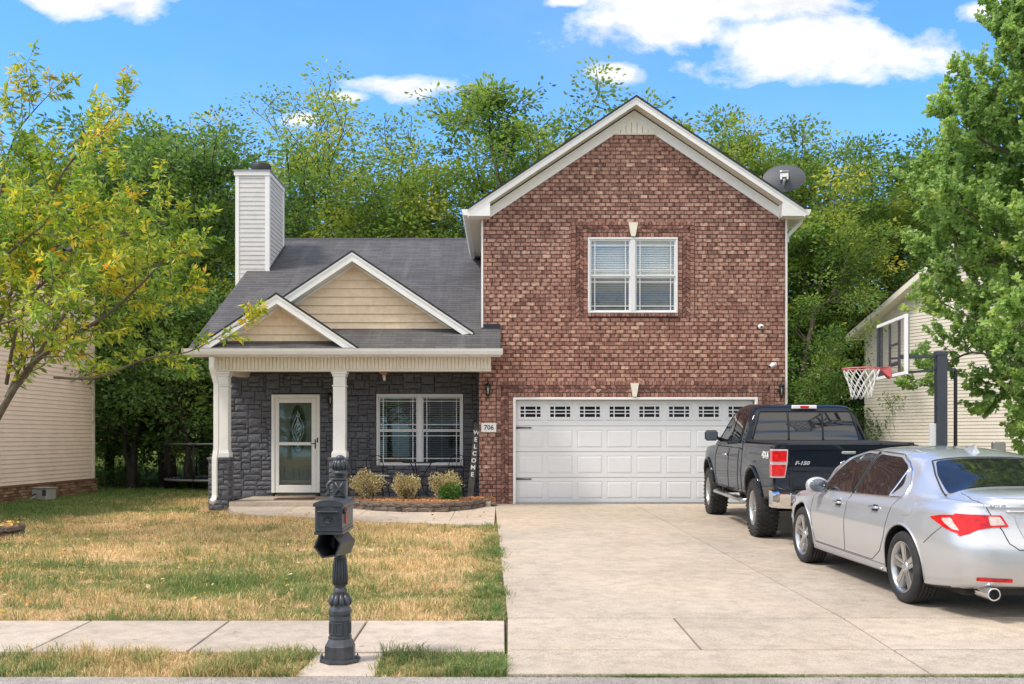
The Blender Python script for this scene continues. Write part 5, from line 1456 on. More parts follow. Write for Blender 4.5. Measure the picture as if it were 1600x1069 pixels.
def wheel(parent, x, y, r, w, side, style, name='wheel'):
    """side -1 = left. tyre + rim as sub-parts of the wheel hub"""
    hub = MB(); s = side
    def X(t): return x + s * t                       # t outward from the wheel centre plane
    n = 64; rr_ = r * (.715 if style == 'car' else .60)
    hub.lathe([(rr_ * .9, -w * .45 * s), (rr_ * .9, w * .12 * s), (.02, w * .10 * s)], (x, y, r), 32, 'x'); ho_ = hub.build(name, M['black'], parent)
    t = MB(); hw = w / 2
    prof = [(rr_ * .98, -hw * .85), (rr_ * 1.06, -hw * .98), (r * .88, -hw), (r * .965, -hw * .88), (r, -hw * .72), (r, hw * .72), (r * .965, hw * .88), (r * .88, hw), (rr_ * 1.06, hw * .98), (rr_ * .98, hw * .85), (rr_ * .93, hw * .6)]
    prof = [(a, b * s) for a, b in prof]
    if style == 'car':
        pr = []
        for a, b in prof[:5]: pr.append((a, b))
        for k in (-.45, -.15, .15, .45):
            pr += [(r, (k - .03) * hw * s), (r - .008, (k - .025) * hw * s), (r - .008, (k + .025) * hw * s), (r, (k + .03) * hw * s)]
        pr += prof[5:]; prof = pr
    t.lathe(prof, (x, y, r), n, 'x', smooth=True, caps=False)
    if style == 'truck':
        t.s = 0; rg = random.Random(4)
        for k in range(34):
            a = 2 * math.pi * k / 34
            for j, (b, wd) in enumerate(((-.80, .36), (-.28, .34), (.28, .34), (.80, .36))):
                aa = a + (j % 2) * math.pi / 34 + rg.uniform(-.01, .01)
                Mx = Matrix.Translation((x, y, r)) @ Matrix.Rotation(aa, 4, 'X') @ Matrix.Translation((b * hw * s, 0, r - (.0 if j in (1, 2) else .012))) @ Matrix.Rotation(R(28 if j % 2 else -28), 4, 'Z') @ Matrix.Rotation(R(0 if j in (1, 2) else 24 * (1 if b * s > 0 else -1)), 4, 'Y')
                t.box(-wd * hw / 2 * 1.15, wd * hw / 2 * 1.15, -.024, .024, -.004, .011, M=Mx)
    t.build('tyre', M['rubber'], ho_)
    g = MB(); ro = rr_ * 1.0
    g.lathe([(ro, hw * .86 * s), (ro * 1.02, hw * .90 * s), (ro * .985, hw * .92 * s), (ro * .93, hw * .80 * s), (ro * .90, hw * .2 * s), (ro * .90, -hw * .5 * s)], (x, y, r), 48, 'x', caps=False)
    ns = 5 if style == 'car' else 6
    fx = X(hw * .74)
    for k in range(ns):
        a = 2 * math.pi * k / ns + (.25 if style == 'car' else .1)
        def q(u, v, d_): return (X(hw * d_), y + math.cos(a) * u - math.sin(a) * v, r + math.sin(a) * u + math.cos(a) * v)
        if style == 'car':
            w0, w1 = ro * .13, ro * .19; uu = (ro * .16, ro * .95)
            for sg in (-1, 1):
                i0, i1 = .12, .10
                vs = [q(uu[0], sg * w0 * i0, .58), q(uu[0], sg * w0 * 1.25, .64), q(uu[1], sg * w1 * 1.15, .80), q(uu[1], sg * w1 * i1, .72), q(uu[0], sg * w0 * 1.25, .2), q(uu[1], sg * w1 * 1.2, .35), q(uu[0], sg * w0 * i0, .45), q(uu[1], sg * w1 * i1, .5)]
                g.add(vs, [(0, 1, 2, 3), (1, 4, 5, 2), (0, 3, 7, 6)], 0)
            vs = [q(uu[0], -w0 * .12, .45), q(uu[0], w0 * .12, .45), q(uu[1], w1 * .1, .5), q(uu[1], -w1 * .1, .5)]; g.add(vs, [(0, 1, 2, 3)], 0)
        else:
            for sg in (-1, 1):
                vs = [q(ro * .2, sg * ro * .03, .78), q(ro * .2, sg * ro * .13, .78), q(ro * .94, sg * ro * .27, .72), q(ro * .94, sg * ro * .13, .72), q(ro * .2, sg * ro * .13, .4), q(ro * .94, sg * ro * .27, .4), q(ro * .2, sg * ro * .03, .4), q(ro * .94, sg * ro * .13, .4)]
                g.add(vs, [(0, 1, 2, 3), (1, 4, 5, 2), (0, 3, 7, 6)], 0)
    hr = ro * (.24 if style == 'car' else .30)
    g.lathe([(hr, hw * .3 * s), (hr, hw * .62 * s), (hr * .85, hw * .72 * s), (hr * .4, hw * .74 * s), (.0001, hw * (.74 if style == 'car' else .86) * s)], (x, y, r), 24, 'x')
    for k in range(5):
        a = 2 * math.pi * k / 5; g.lathe([(.008, hw * .70 * s), (.008, hw * .76 * s), (.0001, hw * .77 * s)], (x, y + hr * .62 * math.cos(a), r + hr * .62 * math.sin(a)), 6, 'x')
    g.build('rim', M['alu'], ho_)
    bd = MB(); bd.lathe([(ro * .62, hw * .05 * s), (ro * .62, hw * .12 * s), (.02, hw * .13 * s)], (x, y, r), 32, 'x'); bd.build('brake_disc', M['steelgray'], ho_)
    return ho_
def carpaint(name, c, metal, rough, flake=.04):
    m, nt, b, o = new_mat(name); b.inputs['Metallic'].default_value = metal; b.inputs['Roughness'].default_value = rough
    b.inputs['Coat Weight'].default_value = 1 if metal else .8; b.inputs['Coat Roughness'].default_value = .02; b.inputs['Specular IOR Level'].default_value = .5 if metal else 0
    nz = noise(nt, 900, 2, .5, vec=obj_co(nt)); rp = ramp(nt, [(.3, [x * (1 - flake) for x in c]), (.7, [min(1, x * (1 + flake)) for x in c])]); nt.links.new(nz.outputs[0], rp.inputs[0])
    # road film towards the sills
    sx = N(nt, 'SeparateXYZ'); nt.links.new(obj_co(nt), sx.inputs[0]); n2 = noise(nt, 3, 5, .7, vec=obj_co(nt))
    f = math_(nt, 'MULTIPLY', ramp_out(nt, math_(nt, 'ADD', sx.outputs[2], math_(nt, 'MULTIPLY', n2.outputs[0], .25)), [(.35, .35), (.75, 0)]), 1)
    nt.links.new(mix(nt, f, rp.outputs[0], (.38, .34, .29)), b.inputs['Base Color'])
    return m
M['silver'] = carpaint('silver_paint', (.55, .57, .60), .5, .33); M['navyblack'] = carpaint('black_blue_paint', (.006, .010, .018), .0, .30, .3)
M['lamp_red'] = plain('red_lamp_lens', (.62, .008, .010), .18, var=.45, scale=22, coat=.35, spec=.3); M['lamp_clear'] = plain('clear_lamp_lens', (.62, .50, .46), .12, var=.25, scale=30, coat=1)
M['seam'] = plain('dark_seam', (.03, .032, .036), .8); M['seamgray'] = plain('panel_gap', (.10, .10, .11), .8)
M['badge'] = plain('chrome_badge', (.62, .62, .64), .25, metal=.8)
M['deepblue'] = plain('blue_emblem', (.02, .06, .22), .3)

# ---------- silver sedan ----------
LWc = 4.73; yr_w, yf_w = 1.045, 3.75; rw = .328
sed = thing('sedan', 'silver four door sedan parked at the right behind the black pickup', 'car', local=True)
kb = [(0, .30), (.25, .24), (.8, .20), (3.9, .19), (4.4, .22), (4.73, .28)]
kw = [(0, .60), (.06, .72), (.16, .80), (.35, .865), (.7, .905), (1.2, .922), (2.2, .925), (3.4, .922), (3.9, .905), (4.25, .86), (4.5, .77), (4.66, .62), (4.73, .45)]
kbelt = [(0, .93), (.15, .95), (.5, .955), (1.1, .93), (2.0, .895), (3.0, .872), (3.5, .86), (3.9, .82), (4.3, .76), (4.6, .64), (4.73, .56)]
kroof = [(0, 1.00), (.10, 1.055), (.3, 1.075), (.52, 1.08), (.62, 1.09), (1.0, 1.225), (1.35, 1.345), (1.7, 1.395), (2.15, 1.415), (2.6, 1.40), (2.95, 1.345), (3.3, 1.19), (3.62, 1.00), (3.72, .96), (4.0, .91), (4.35, .84), (4.6, .74), (4.73, .64)]
ktum = [(0, 0), (.5, .0), (.62, .04), (1.0, .15), (1.4, .225), (2.0, .24), (2.7, .225), (3.1, .17), (3.55, .06), (3.72, 0), (4.73, 0)]
def sed_sec(y):
    w = catmull(kw, y); b = catmull(kb, y); bt = catmull(kbelt, y); zr = catmull(kroof, y); tu = catmull(ktum, y)
    h = zr - bt
    f = catmull([(0, 0), (.45, 0), (1.2, 1), (3.2, 1), (3.6, 0), (4.73, 0)], y)   # greenhouse presence
    # wheel-arch shoulders swell
    sh = .012 * math.exp(-((y - yr_w) / .38) ** 2) + .012 * math.exp(-((y - yf_w) / .38) ** 2)
    ze = bt + h * (.80 * f + .35 * (1 - f)); xe = w - .095 - tu
    x1 = w - .075
    return [(0, b), (w * .6, b), (w - .075, b + .01), (w - .03, b + .075), (w - .018, b + .16), (w - .004 + sh, .52), (w + sh, .66 if bt > .8 else (b + bt) / 2), (w - .016 + sh * .7, bt - .14), (w - .030, bt - .055), (w - .062, bt - .012), (x1 - .005, bt + .012 + .01 * (1 - f)),
            (x1 - .02 * f - tu * .30 - .03 * (1 - f), bt + (ze - bt) * .36), (x1 - .02 * f - tu * .68 - .06 * (1 - f), bt + (ze - bt) * .74), (xe - .09 * (1 - f), ze + .0), (xe * .80 - .08 * (1 - f) , ze + (zr - ze) * .62), (xe * .42, ze + (zr - ze) * .93), (0, zr)]
def sed_warp(p):
    x, y, z = p
    if y < .9:
        prof = catmull([(.2, .10), (.34, .035), (.50, .0), (.62, .005), (.70, .045), (.80, .085), (.93, .10), (1.03, .075), (1.12, .10)], z)
        k = max(0, 1 - y / .9); y = y + prof * k ** 1.5
    return (x, y, z)
ysd = sorted(set([0, .02, .05, .09, .14, .20, .28] + [round(.36 + i * .055, 3) for i in range(74)] + [4.44, 4.5, 4.56, 4.62, 4.67, 4.71, 4.73])); ysd = [y for y in ysd if y <= 4.73]
bm = loft_body(ysd, sed_sec, 5, (), sed_warp)
ob = bm_to_obj(bm, 'sed_body')
ob.data.update(); bvh = BVHTree.FromObject(ob, bpy.context.evaluated_depsgraph_get()) if False else BVHTree.FromPolygons([v.co for v in ob.data.vertices], [p.vertices for p in ob.data.polygons])
cut = []
for yw in (yr_w, yf_w):
    for s in (-1, 1): cut.append(cyl_cutter(yw, rw + .012, .372, s * .55, s * 1.2))
boolean(ob, cut); me = ob.data; bpy.data.objects.remove(ob); me.materials.clear()
for p in me.polygons: p.material_index = 0
# arch interiors (faces on the cut cylinder) get the dark liner material
for p in me.polygons:
    c = p.center
    if abs(c.x) < .9 and abs(c.x) > .5:
        for yw in (yr_w, yf_w):
            if abs(math.hypot(c.y - yw, max(c.z - rw - .012, 0)) - .372) < .012 and c.z < .75 and abs(p.normal.x) < .3 and c.z > .25: p.material_index = 1
            if abs(abs(c.x) - .55) < .01 and abs(c.y - yw) < .38 and c.z < .75: p.material_index = 1
    if c.z < .26 and p.normal.z < -.5: p.material_index = 1
body = link_mesh('body', me, [M['silver'], M['black']], sed); shade(body, 38)
for s, fr in ((-1, left_f), (1, right_f)):
    # side glass
    Wf = poly_round([(3.27, .90), (2.42, .92), (2.36, 1.32), (2.62, 1.325), (2.88, 1.265), (3.15, 1.08)], .04)
    Wr = poly_round([(2.34, .922), (1.50, .948), (1.36, 1.06), (1.50, 1.235), (1.75, 1.305), (2.28, 1.322)], .05)
    Wq = poly_round([(1.475, .95), (1.17, .958), (1.22, 1.06), (1.36, 1.16), (1.44, 1.19)], .03)
    decal(bvh, Wf, fr, 'front_window', M['tint'], body, .005, .06); decal(bvh, Wr, fr, 'rear_window', M['tint'], body, .005, .06)
    line_decal(bvh, [(3.30, .89), (2.4, .91), (1.6, .934), (1.18, .95), (1.21, 1.07), (1.36, 1.195), (1.52, 1.268), (1.78, 1.332), (2.35, 1.348), (2.65, 1.343), (2.93, 1.275), (3.18, 1.09), (3.30, .90)], fr, .009, 'window_moulding', M['chrome'], body, .004)
    line_decal(bvh, [(2.38, .915), (2.32, 1.335)], fr, .024, 'door_pillar', M['black'], body, -.002)
    line_decal(bvh, [(1.50, .935), (1.44, 1.215)], fr, .012, 'quarter_bar', M['chrome'], body, .002)
    # door seams
    for nm, pts_ in (('front_door_seam', [(3.33, .93), (3.40, .77), (3.38, .45), (3.30, .31), (2.42, .31), (2.40, .60), (2.38, .95)]), ('rear_door_seam', [(2.40, .31), (1.72, .31), (1.52, .42), (1.40, .58), (1.33, .80), (1.24, .97)])):
        line_decal(bvh, pts_, fr, .0045, nm, M['seamgray'], body, .0)
    line_decal(bvh, [(3.32, .255), (1.50, .245)], fr, .012, 'sill_trim', M['silver'], body, .004)
    line_decal(bvh, [(3.30, .30), (1.45, .295)], fr, .004, 'sill_seam', M['seamgray'], body, 0)
    line_decal(bvh, [(.62, .60), (.45, .72), (.33, .80)], fr, .004, 'bumper_seam', M['seamgray'], body, 0)
    # wheel arch lips
    for yw in (yr_w, yf_w):
        pts_ = [(yw + .386 * math.cos(t), rw + .012 + .386 * math.sin(t)) for t in [R(a) for a in range(-10, 191, 10)]]
        line_decal(bvh, pts_, fr, .009, 'arch_lip', M['silver'], body, .001)
    for (yh, zh) in ((2.62, .80), (1.66, .825)):
        h_ = fr(yh, zh); hit = bvh.ray_cast(*h_)[0]
        g = MB(); g.tube([(hit.x - s * -.004, yh - .085, zh), (hit.x + s * .028, yh - .07, zh + .002), (hit.x + s * .030, yh + .06, zh + .002), (hit.x + s * .004, yh + .085, zh)], .013, 8); g.build('door_handle', M['chrome'], body)
        decal(bvh, poly_round([(yh - .075, zh - .035), (yh + .065, zh - .035), (yh + .065, zh + .025), (yh - .075, zh + .025)], .03), fr, 'handle_recess', M['seam'], body, .003, .03)
    # mirror
    mo_ = MB(); my, mz = 3.14, .945; hx = bvh.ray_cast(*fr(3.2, .92))[0].x
    mx = hx + s * .13
    bmh = bmesh.new(); bmesh.ops.create_uvsphere(bmh, u_segments=18, v_segments=12, radius=1)
    for v in bmh.verts:
        v.co = Vector((v.co.x * .135, v.co.y * (.085 if v.co.y > 0 else .05), v.co.z * .098 * (1 if v.co.z > 0 else .9)))
        v.co.z = max(-.074, v.co.z); v.co.x = max(-.115, min(.115, v.co.x))
    bmesh.ops.translate(bmh, vec=(mx, my, mz), verts=bmh.verts); mo_.addbm(bmh, 0, True)
    mo_.tube([(mx - s * .09, my + .02, mz - .06), (hx - s * .02, my + .06, .905)], .022, 8)
    mi = mo_.build('side_mirror', M['silver'], sed)
    gl = MB(); gl.lathe([(.0001, my - .054), (.98, my - .054), (1.0, my - .040)], (0, 0, 0), 24, 'y'); 
    for i, v in enumerate(gl.v): gl.v[i] = (mx + v[0] * .098, v[1], mz + .006 + v[2] * .074)
    gl.build('mirror_glass', plain('mirror_glass', (.15, .18, .21), .15, metal=.5, var=.05) if s < 0 else bpy.data.materials['mirror_glass'], mi)
    # tail lamps wrap from the side to the rear
    if s < 0:
        TL = [(.50, .845), (.40, .875), (.05, .885), (.05, .80), (.20, .735), (.30, .755)]
    TLs = poly_round([(.56, .835), (.42, .862), (.13, .888), (.13, .73), (.17, .715), (.28, .735)], .015)
    decal(bvh, TLs, fr, 'tail_lamp', M['lamp_red'], body, .007, .04, .01)
    decal(bvh, poly_round([(.40, .835), (.30, .850), (.26, .80), (.20, .745), (.27, .755), (.36, .80)], .02), fr, 'reverse_lens', M['lamp_clear'], body, .010, .03)
    TR = poly_round([(s * .80, .885), (s * .50, .885), (s * .445, .79), (s * .58, .785), (s * .68, .765), (s * .80, .70)], .012)
    decal(bvh, TR, rear_f, 'tail_lamp', M['lamp_red'], body, .008, .04, .01)
    decal(bvh, poly_round([(s * .60, .872), (s * .515, .872), (s * .475, .805), (s * .59, .80)], .01), rear_f, 'signal_lens', M['lamp_clear'], body, .011, .03)
    decal(bvh, poly_round([(s * .70, .345), (s * .44, .340), (s * .44, .370), (s * .70, .375)], .008), rear_f, 'reflector', M['lamp_red'], body, .006, .03)
    # exhaust tip
    ex = MB(); ex.lathe([(.046, -.08), (.050, -.09), (.052, -.07), (.052, .10), (.045, .12)], (s * .60, .075, .245), 20, 'y', caps=False) if False else ex.tube([(s * .60, .22, .24), (s * .60, .0, .245)], .052, 20, caps=False)
    ex.tube([(s * .60, .22, .24), (s * .60, .002, .245)], .044, 20, caps=False); ex.lathe([(.044, .0), (.052, -.004), (.054, .004)], (s * .60, .0, .245), 20, 'y', caps=False)
    exo = ex.build('exhaust_tip', M['chrome'], sed); e2 = MB(); e2.lathe([(.0001, .07), (.044, .07)], (s * .60, 0, .245), 20, 'y', caps=False); e2.build('exhaust_bore', M['black'], exo)
    for yw in (yr_w, yf_w): wheel(sed, s * .800, yw, rw, .235, s, 'car')
# rear glass, projected from above/behind
def rg_f(x, t): return Vector((x, .2 + t * 1.0, 3)), Vector((0, 0, -1))
RG = poly_round([(-.66, .44), (.66, .44), (.60, .80), (.50, 1.04), (-.50, 1.04), (-.60, .80)], .05)
decal(bvh, RG, rg_f, 'rear_windscreen', M['tint'], body, .005, .07)
line_decal(bvh, [(-.70, .42), (-.61, .82), (-.52, 1.07), (.52, 1.07), (.61, .82), (.70, .42)], rg_f, .009, 'glass_seal', M['seam'], body, .001)
WS = poly_round([(-.72, 3.62), (.72, 3.62), (.62, 2.96), (-.62, 2.96)], .05)
decal(bvh, WS, top_f, 'windscreen', M['tint'], body, .005, .08)
# trunk lid seams, garnish, badge, aerial
line_decal(bvh, [(-.60, .56), (-.64, .30), (-.60, .10)], top_f, .004, 'trunk_seam', M['seamgray'], body, 0)
line_decal(bvh, [(-.62, .99), (-.585, .90), (-.50, .76), (-.47, .66), (-.40, .61), (.40, .61), (.47, .66), (.50, .76), (.585, .90), (.62, .99)], rear_f, .0045, 'trunk_lid_seam', M['seam'], body, 0)
line_decal(bvh, [(-.455, .915), (.455, .915)], rear_f, .011, 'trunk_garnish', M['chrome'], body, .004)
line_decal(bvh, [(-.70, 1.02), (.70, 1.02)], rear_f, .004, 'spoiler_crease', M['silver'], body, .002)
decal(bvh, poly_round([(-.40, .89), (.40, .89), (.33, .66), (-.33, .66)], .04), rear_f, 'plate_recess', plain('pale_silver_recess', (.5, .52, .55), .35, metal=.4), body, .004, .06)
zt_ = bvh.ray_cast(*rear_f(-.33, .962))[0]
put_text('lettering', 'ACURA', .036, (-.50, bvh.ray_cast(*rear_f(-.50, .955))[0].y - .006, .955), M['badge'], sed, sx=1.55, bold=.0008)
fp = bvh.ray_cast(*top_f(0, 1.52))[0]
f_ = MB(); f_.prism([(1.46, fp.z - .02), (1.75, fp.z + .0), (1.55, fp.z + .05), (1.50, fp.z + .062), (1.47, fp.z + .055)], -.012, .012, 'x'); f_.add([(-.035, 1.46, fp.z - .01), (.035, 1.46, fp.z - .01), (0, 1.76, fp.z + .0), (0, 1.48, fp.z + .055)], [(0, 1, 3), (1, 2, 3), (2, 0, 3)]); f_.build('aerial_fin', M['silver'], body)
decal(bvh, poly_round([(1.05, .80), (.88, .82), (.86, .93), (.98, .95), (1.08, .93)], .03), left_f, 'fuel_flap', M['silver'], body, .0035, .05, .004)
u_ = MB(); u_.box(-.7, .7, .3, 4.5, .19, .26); u_.build('underside', M['black'], sed)
hl = decal(bvh, poly_round([(4.10, .70), (4.45, .62), (4.5, .70), (4.15, .80)], .02), left_f, 'headlamp', M['lamp_clear'], body, .006, .05)
# place
yaw = math.atan2(-(3.54 - 3.67), (12.13 - 9.38))
def place_vehicle(o, X, Y, yaw, lx, ly):
    """put local point (lx,ly,0) at X,Y on the driveway"""
    v = Matrix.Rotation(yaw, 3, 'Z') @ Vector((lx, ly, 0)); x, y = X - v.x, Y - v.y
    o.rotation_euler = (math.atan(.015), 0, yaw); o.location = (x, y, dz(y) + .0)
place_vehicle(sed, 3.67, 9.40, yaw, -.90, yr_w)

# ---------- black pickup ----------
trk = thing('pickup_truck', 'black four wheel drive pickup truck parked in front of the garage', 'pickup truck', local=True)
tw_r, tw_f, tr_ = 1.20, 4.86, .415
g0 = .10                                             # lift
bed_end = 2.02; Lt = 5.85
ktb = [(0, .70), (.05, .68), (.5, .60), (.9, .55), (5.4, .55), (5.85, .55)]
ktw = [(0, .955), (.04, .975), (.3, .985), (1.2, .995), (4.8, .99), (5.3, .97), (5.65, .90), (5.85, .78)]
ktt = [(0, 1.36), (2.0, 1.345), (3.0, 1.31), (4.2, 1.28), (4.35, 1.27), (5.2, 1.21), (5.7, 1.12), (5.85, 1.02)]
def trk_sec(y):
    w = catmull(ktw, y); b = catmull(ktb, y); t = catmull(ktt, y)
    sh = .022 * math.exp(-((y - tw_r) / .42) ** 2) + .022 * math.exp(-((y - tw_f) / .42) ** 2)
    return [(0, b), (w * .7, b), (w - .05, b + .0), (w - .02, b + .05), (w + sh * 1.2, .80), (w + sh, 1.0), (w - .012, 1.14), (w - .02, t - .09), (w - .03, t - .025), (w - .065, t), (w * .6, t + .004), (0, t + .008)]
bm = loft_body([0, .01, .03, .06] + [.12 + i * .0955 for i in range(60)] + [5.80, 5.85], trk_sec, 4, (2, 8), None, 10)
ob = bm_to_obj(bm); tb = BVHTree.FromPolygons([v.co for v in ob.data.vertices], [p.vertices for p in ob.data.polygons])
cut = [cyl_cutter(yw, tr_ + .10, .47, s * .60, s * 1.3) for yw in (tw_r, tw_f) for s in (-1, 1)]
boolean(ob, cut); me = ob.data; bpy.data.objects.remove(ob); me.materials.clear()
for p in me.polygons:
    c = p.center; p.material_index = 0
    if .5 < abs(c.x) < .97:
        for yw in (tw_r, tw_f):
            if abs(math.hypot(c.y - yw, max(c.z - tr_ - .10, 0)) - .47) < .015 and abs(p.normal.x) < .3 and c.z < 1.0: p.material_index = 1
            if abs(abs(c.x) - .60) < .01 and abs(c.y - yw) < .5: p.material_index = 1
    if p.normal.z < -.5: p.material_index = 1
tbody = link_mesh('body', me, [M['navyblack'], M['black']], trk); shade(tbody, 38)
# cab greenhouse
c0, c1 = 2.06, 4.35
kcr = [(2.06, 1.30), (2.10, 1.60), (2.20, 1.86), (2.34, 1.925), (2.8, 1.955), (3.2, 1.945), (3.5, 1.90), (3.8, 1.70), (4.2, 1.39), (4.35, 1.28)]
def cab_sec(y):
    zr = catmull(kcr, y); t = 1.27; h = zr - t; k = min(1, h / .62)
    wb_ = .955; tum = .185 * k
    return [(0, t - .04), (wb_ - .03, t - .04), (wb_, t), (wb_ - tum * .30, t + h * .30), (wb_ - tum * .66, t + h * .62), (wb_ - tum * .95, t + h * .84), (wb_ - tum - .055, t + h * .945), (wb_ * .62, t + h * .985), (0, zr)]
ysc = [2.06, 2.08, 2.10, 2.13, 2.17, 2.21, 2.26, 2.32] + [2.40 + i * .09 for i in range(22)] + [4.35]
bm = loft_body(ysc, cab_sec, 4, (2,), None, 10); ob = bm_to_obj(bm); cb = BVHTree.FromPolygons([v.co for v in ob.data.vertices], [p.vertices for p in ob.data.polygons])
me = ob.data; bpy.data.objects.remove(ob); cab = link_mesh('cab', me, M['navyblack'], trk); shade(cab, 40)
# rear cab window (three panes), side glass
for nm, (a, b) in (('rear_glass', (-.80, -.275)), ('rear_glass', (-.245, .245)), ('rear_glass', (.275, .80))):
    z0, z1 = 1.385, 1.80
    tl = 0.0; pts_ = [(a, z0), (b, z0), (b - (.12 if b > .5 else 0), z1), (a + (.12 if a < -.5 else 0), z1)]
    decal(cb, poly_round(pts_, .03 if abs(a + b) > .1 else .02), rear_f, nm, M['tint'], cab, .006, .07)
line_decal(cb, poly_round([(-.835, 1.36), (.835, 1.36), (.70, 1.825), (-.70, 1.825)], .04), rear_f, .013, 'glass_seal', M['black'], cab, .0, closed=True)
for x_ in (-.26, .26): line_decal(cb, [(x_, 1.375), (x_, 1.81)], rear_f, .012, 'slider_frame', M['black'], cab, .002)
br = MB(); br.bbox(-.19, .19, 2.155, 2.20, 1.862, 1.918, .008); bro = br.build('brake_light', M['white'], cab); br = MB(); br.bbox(-.065, .065, 2.148, 2.16, 1.870, 1.910, .003); br.build('brake_lens', M['lamp_red'], bro)
for s, fr in ((-1, left_f), (1, right_f)):
    decal(cb, poly_round([(4.02, 1.34), (3.12, 1.35), (3.12, 1.80), (3.44, 1.80), (3.70, 1.66)], .04), fr, 'front_window', M['tint'], cab, .006, .08)
    decal(cb, poly_round([(3.04, 1.35), (2.46, 1.36), (2.50, 1.77), (3.04, 1.80)], .04), fr, 'rear_window', M['tint'], cab, .006, .08)
    line_decal(cb, [(4.06, 1.325), (2.40, 1.34), (2.44, 1.80), (3.08, 1.835), (3.46, 1.835), (3.74, 1.68), (4.06, 1.34)], fr, .010, 'window_seal', M['black'], cab, .002)
    for nm, pts_ in (('front_door_seam', [(4.12, 1.27), (4.20, 1.1), (4.20, .80), (4.10, .60), (3.08, .60), (3.06, 1.26)]), ('rear_door_seam', [(3.04, .60), (2.32, .60), (2.28, 1.27)]), ('bed_seam', [(2.04, .58), (2.04, 1.33)])):
        line_decal(tb, pts_, fr, .007, nm, M['seam'], tbody, .0)
    line_decal(tb, [(2.06, .95), (4.15, .93)], fr, .006, 'body_crease', M['navyblack'], tbody, .002)
    for yw in (tw_r, tw_f):   # flared arches
        pts_ = [(yw + .50 * math.cos(t), tr_ + .10 + .50 * math.sin(t)) for t in [R(a) for a in range(-6, 187, 8)]]
        line_decal(tb, pts_, fr, .026, 'fender_flare', M['navyblack'], tbody, .004)
    hx = tb.ray_cast(*fr(3.22, 1.12))[0].x
    h = MB(); h.tube([(hx, 3.13, 1.13), (hx + s * .045, 3.16, 1.13), (hx + s * .045, 3.30, 1.13), (hx, 3.33, 1.13)], .017, 8); h.build('door_handle', M['chrome'], tbody)
    # mirror
    mb_ = MB(); mb_.bbox(s * 1.12 - .11, s * 1.12 + .11, 3.83, 3.93, 1.34, 1.52, .035); mb_.tube([(s * 1.03, 3.90, 1.39), (s * .93, 3.95, 1.36)], .03, 8); mi = mb_.build('side_mirror', M['black'], trk)
    g = MB(); g.bbox(s * 1.12 - .09, s * 1.12 + .09, 3.822, 3.834, 1.355, 1.505, .004); g.build('mirror_glass', bpy.data.materials['mirror_glass'], mi)
    # tail lamp
    tl_ = MB(); e0, e1 = (.80, .985); a, b = min(s * e0, s * e1), max(s * e0, s * e1)
    o1, o2 = s * .795, s * .99
    def lamp(z0, z1, xi0, xi1, y, mat_, nm, par):
        q = MB(); q.prism([(xi0, z0), (s * .992, z0), (s * .992, z1), (xi1, z1)], y, .09, 'y')
        return q.build(nm, mat_, par)
    fr_ = MB(); fr_.prism([(s * .835, .915), (s * 1.0, .915), (s * 1.0, 1.295), (s * .795, 1.295), (s * .800, 1.12)], -.012, .14, 'y'); lo = fr_.build('tail_lamp', plain('pale_lamp_housing', (.62, .55, .53), .2, coat=1) if s < 0 else bpy.data.materials['pale_lamp_housing'], trk)
    for (z0, z1, a_, b_) in ((.935, 1.09, .843, .822), (1.13, 1.275, .818, .812)):
        q = MB(); q.prism([(s * a_, z0), (s * 1.008, z0), (s * 1.008, z1), (s * b_, z1)], -.02, .125, 'y'); q.build('lamp_lens', M['lamp_red'], lo)
    for yw in (tw_r, tw_f): wheel(trk, s * .86, yw, tr_, .30, s, 'truck')
    # step bar
    sb_ = MB(); sb_.tube([(s * .93, 1.78, .50), (s * 1.0, 1.86, .47), (s * 1.0, 4.05, .47), (s * .93, 4.12, .50)], .055, 10)
    for i, v in enumerate(sb_.v): sb_.v[i] = (v[0], v[1], .47 + (v[2] - .47) * .62)
    sbo = sb_.build('step_bar', M['alu'], trk)
    q = MB(); q.box(min(s * .955, s * 1.04), max(s * .955, s * 1.04), 2.1, 2.6, .502, .512); q.build('step_pad', M['black'], sbo); q = MB(); q.box(min(s * .955, s * 1.04), max(s * .955, s * 1.04), 3.2, 3.75, .502, .512); q.build('step_pad', M['black'], sbo)
    q = MB(); q.box(min(s * .5, s * .97), max(s * .5, s * .97), 2.2, 2.26, .47, .56); q.build('step_bracket', M['black'], sbo); q = MB(); q.box(min(s * .5, s * .97), max(s * .5, s * .97), 3.6, 3.66, .47, .56); q.build('step_bracket', M['black'], sbo)
# tailgate with its formed panel
tg = MB(); tg.bbox(-.79, .79, -.022, .03, .76, 1.30, .02); tg.bbox(-.80, .80, -.040, .05, 1.27, 1.375, .018); tg.bbox(-.74, .74, -.030, -.015, 1.00, 1.19, .008); tg.bbox(-.74, .74, -.028, -.015, .79, .94, .008)
tgo = tg.build('tailgate', M['navyblack'], trk); shade(tgo, 30)
q = MB(); q.bbox(-.12, .12, -.034, -.02, 1.205, 1.285, .012); tho = q.build('handle_bezel', M['black'], tgo); q = MB(); q.bbox(-.095, .095, -.045, -.03, 1.232, 1.27, .008); q.build('tailgate_handle', M['chrome'], tgo)
q = MB(); q.lathe([(1, -.036), (.97, -.045), (.9, -.046)], (0, 0, 0), 32, 'y'); 
for i, v in enumerate(q.v): q.v[i] = (v[0] * .118, v[1], 1.10 + v[2] * .052)
eo = q.build('oval_emblem', M['chrome'], tgo)
q = MB(); q.lathe([(.88, -.047), (.86, -.049), (.0001, -.050)], (0, 0, 0), 32, 'y')
for i, v in enumerate(q.v): q.v[i] = (v[0] * .118, v[1], 1.10 + v[2] * .052)
q.build('emblem_field', M['deepblue'], eo)
me = text_mesh('Ford', .062, .003, .001); Msh = Matrix.Identity(4); Msh[0][1] = .3
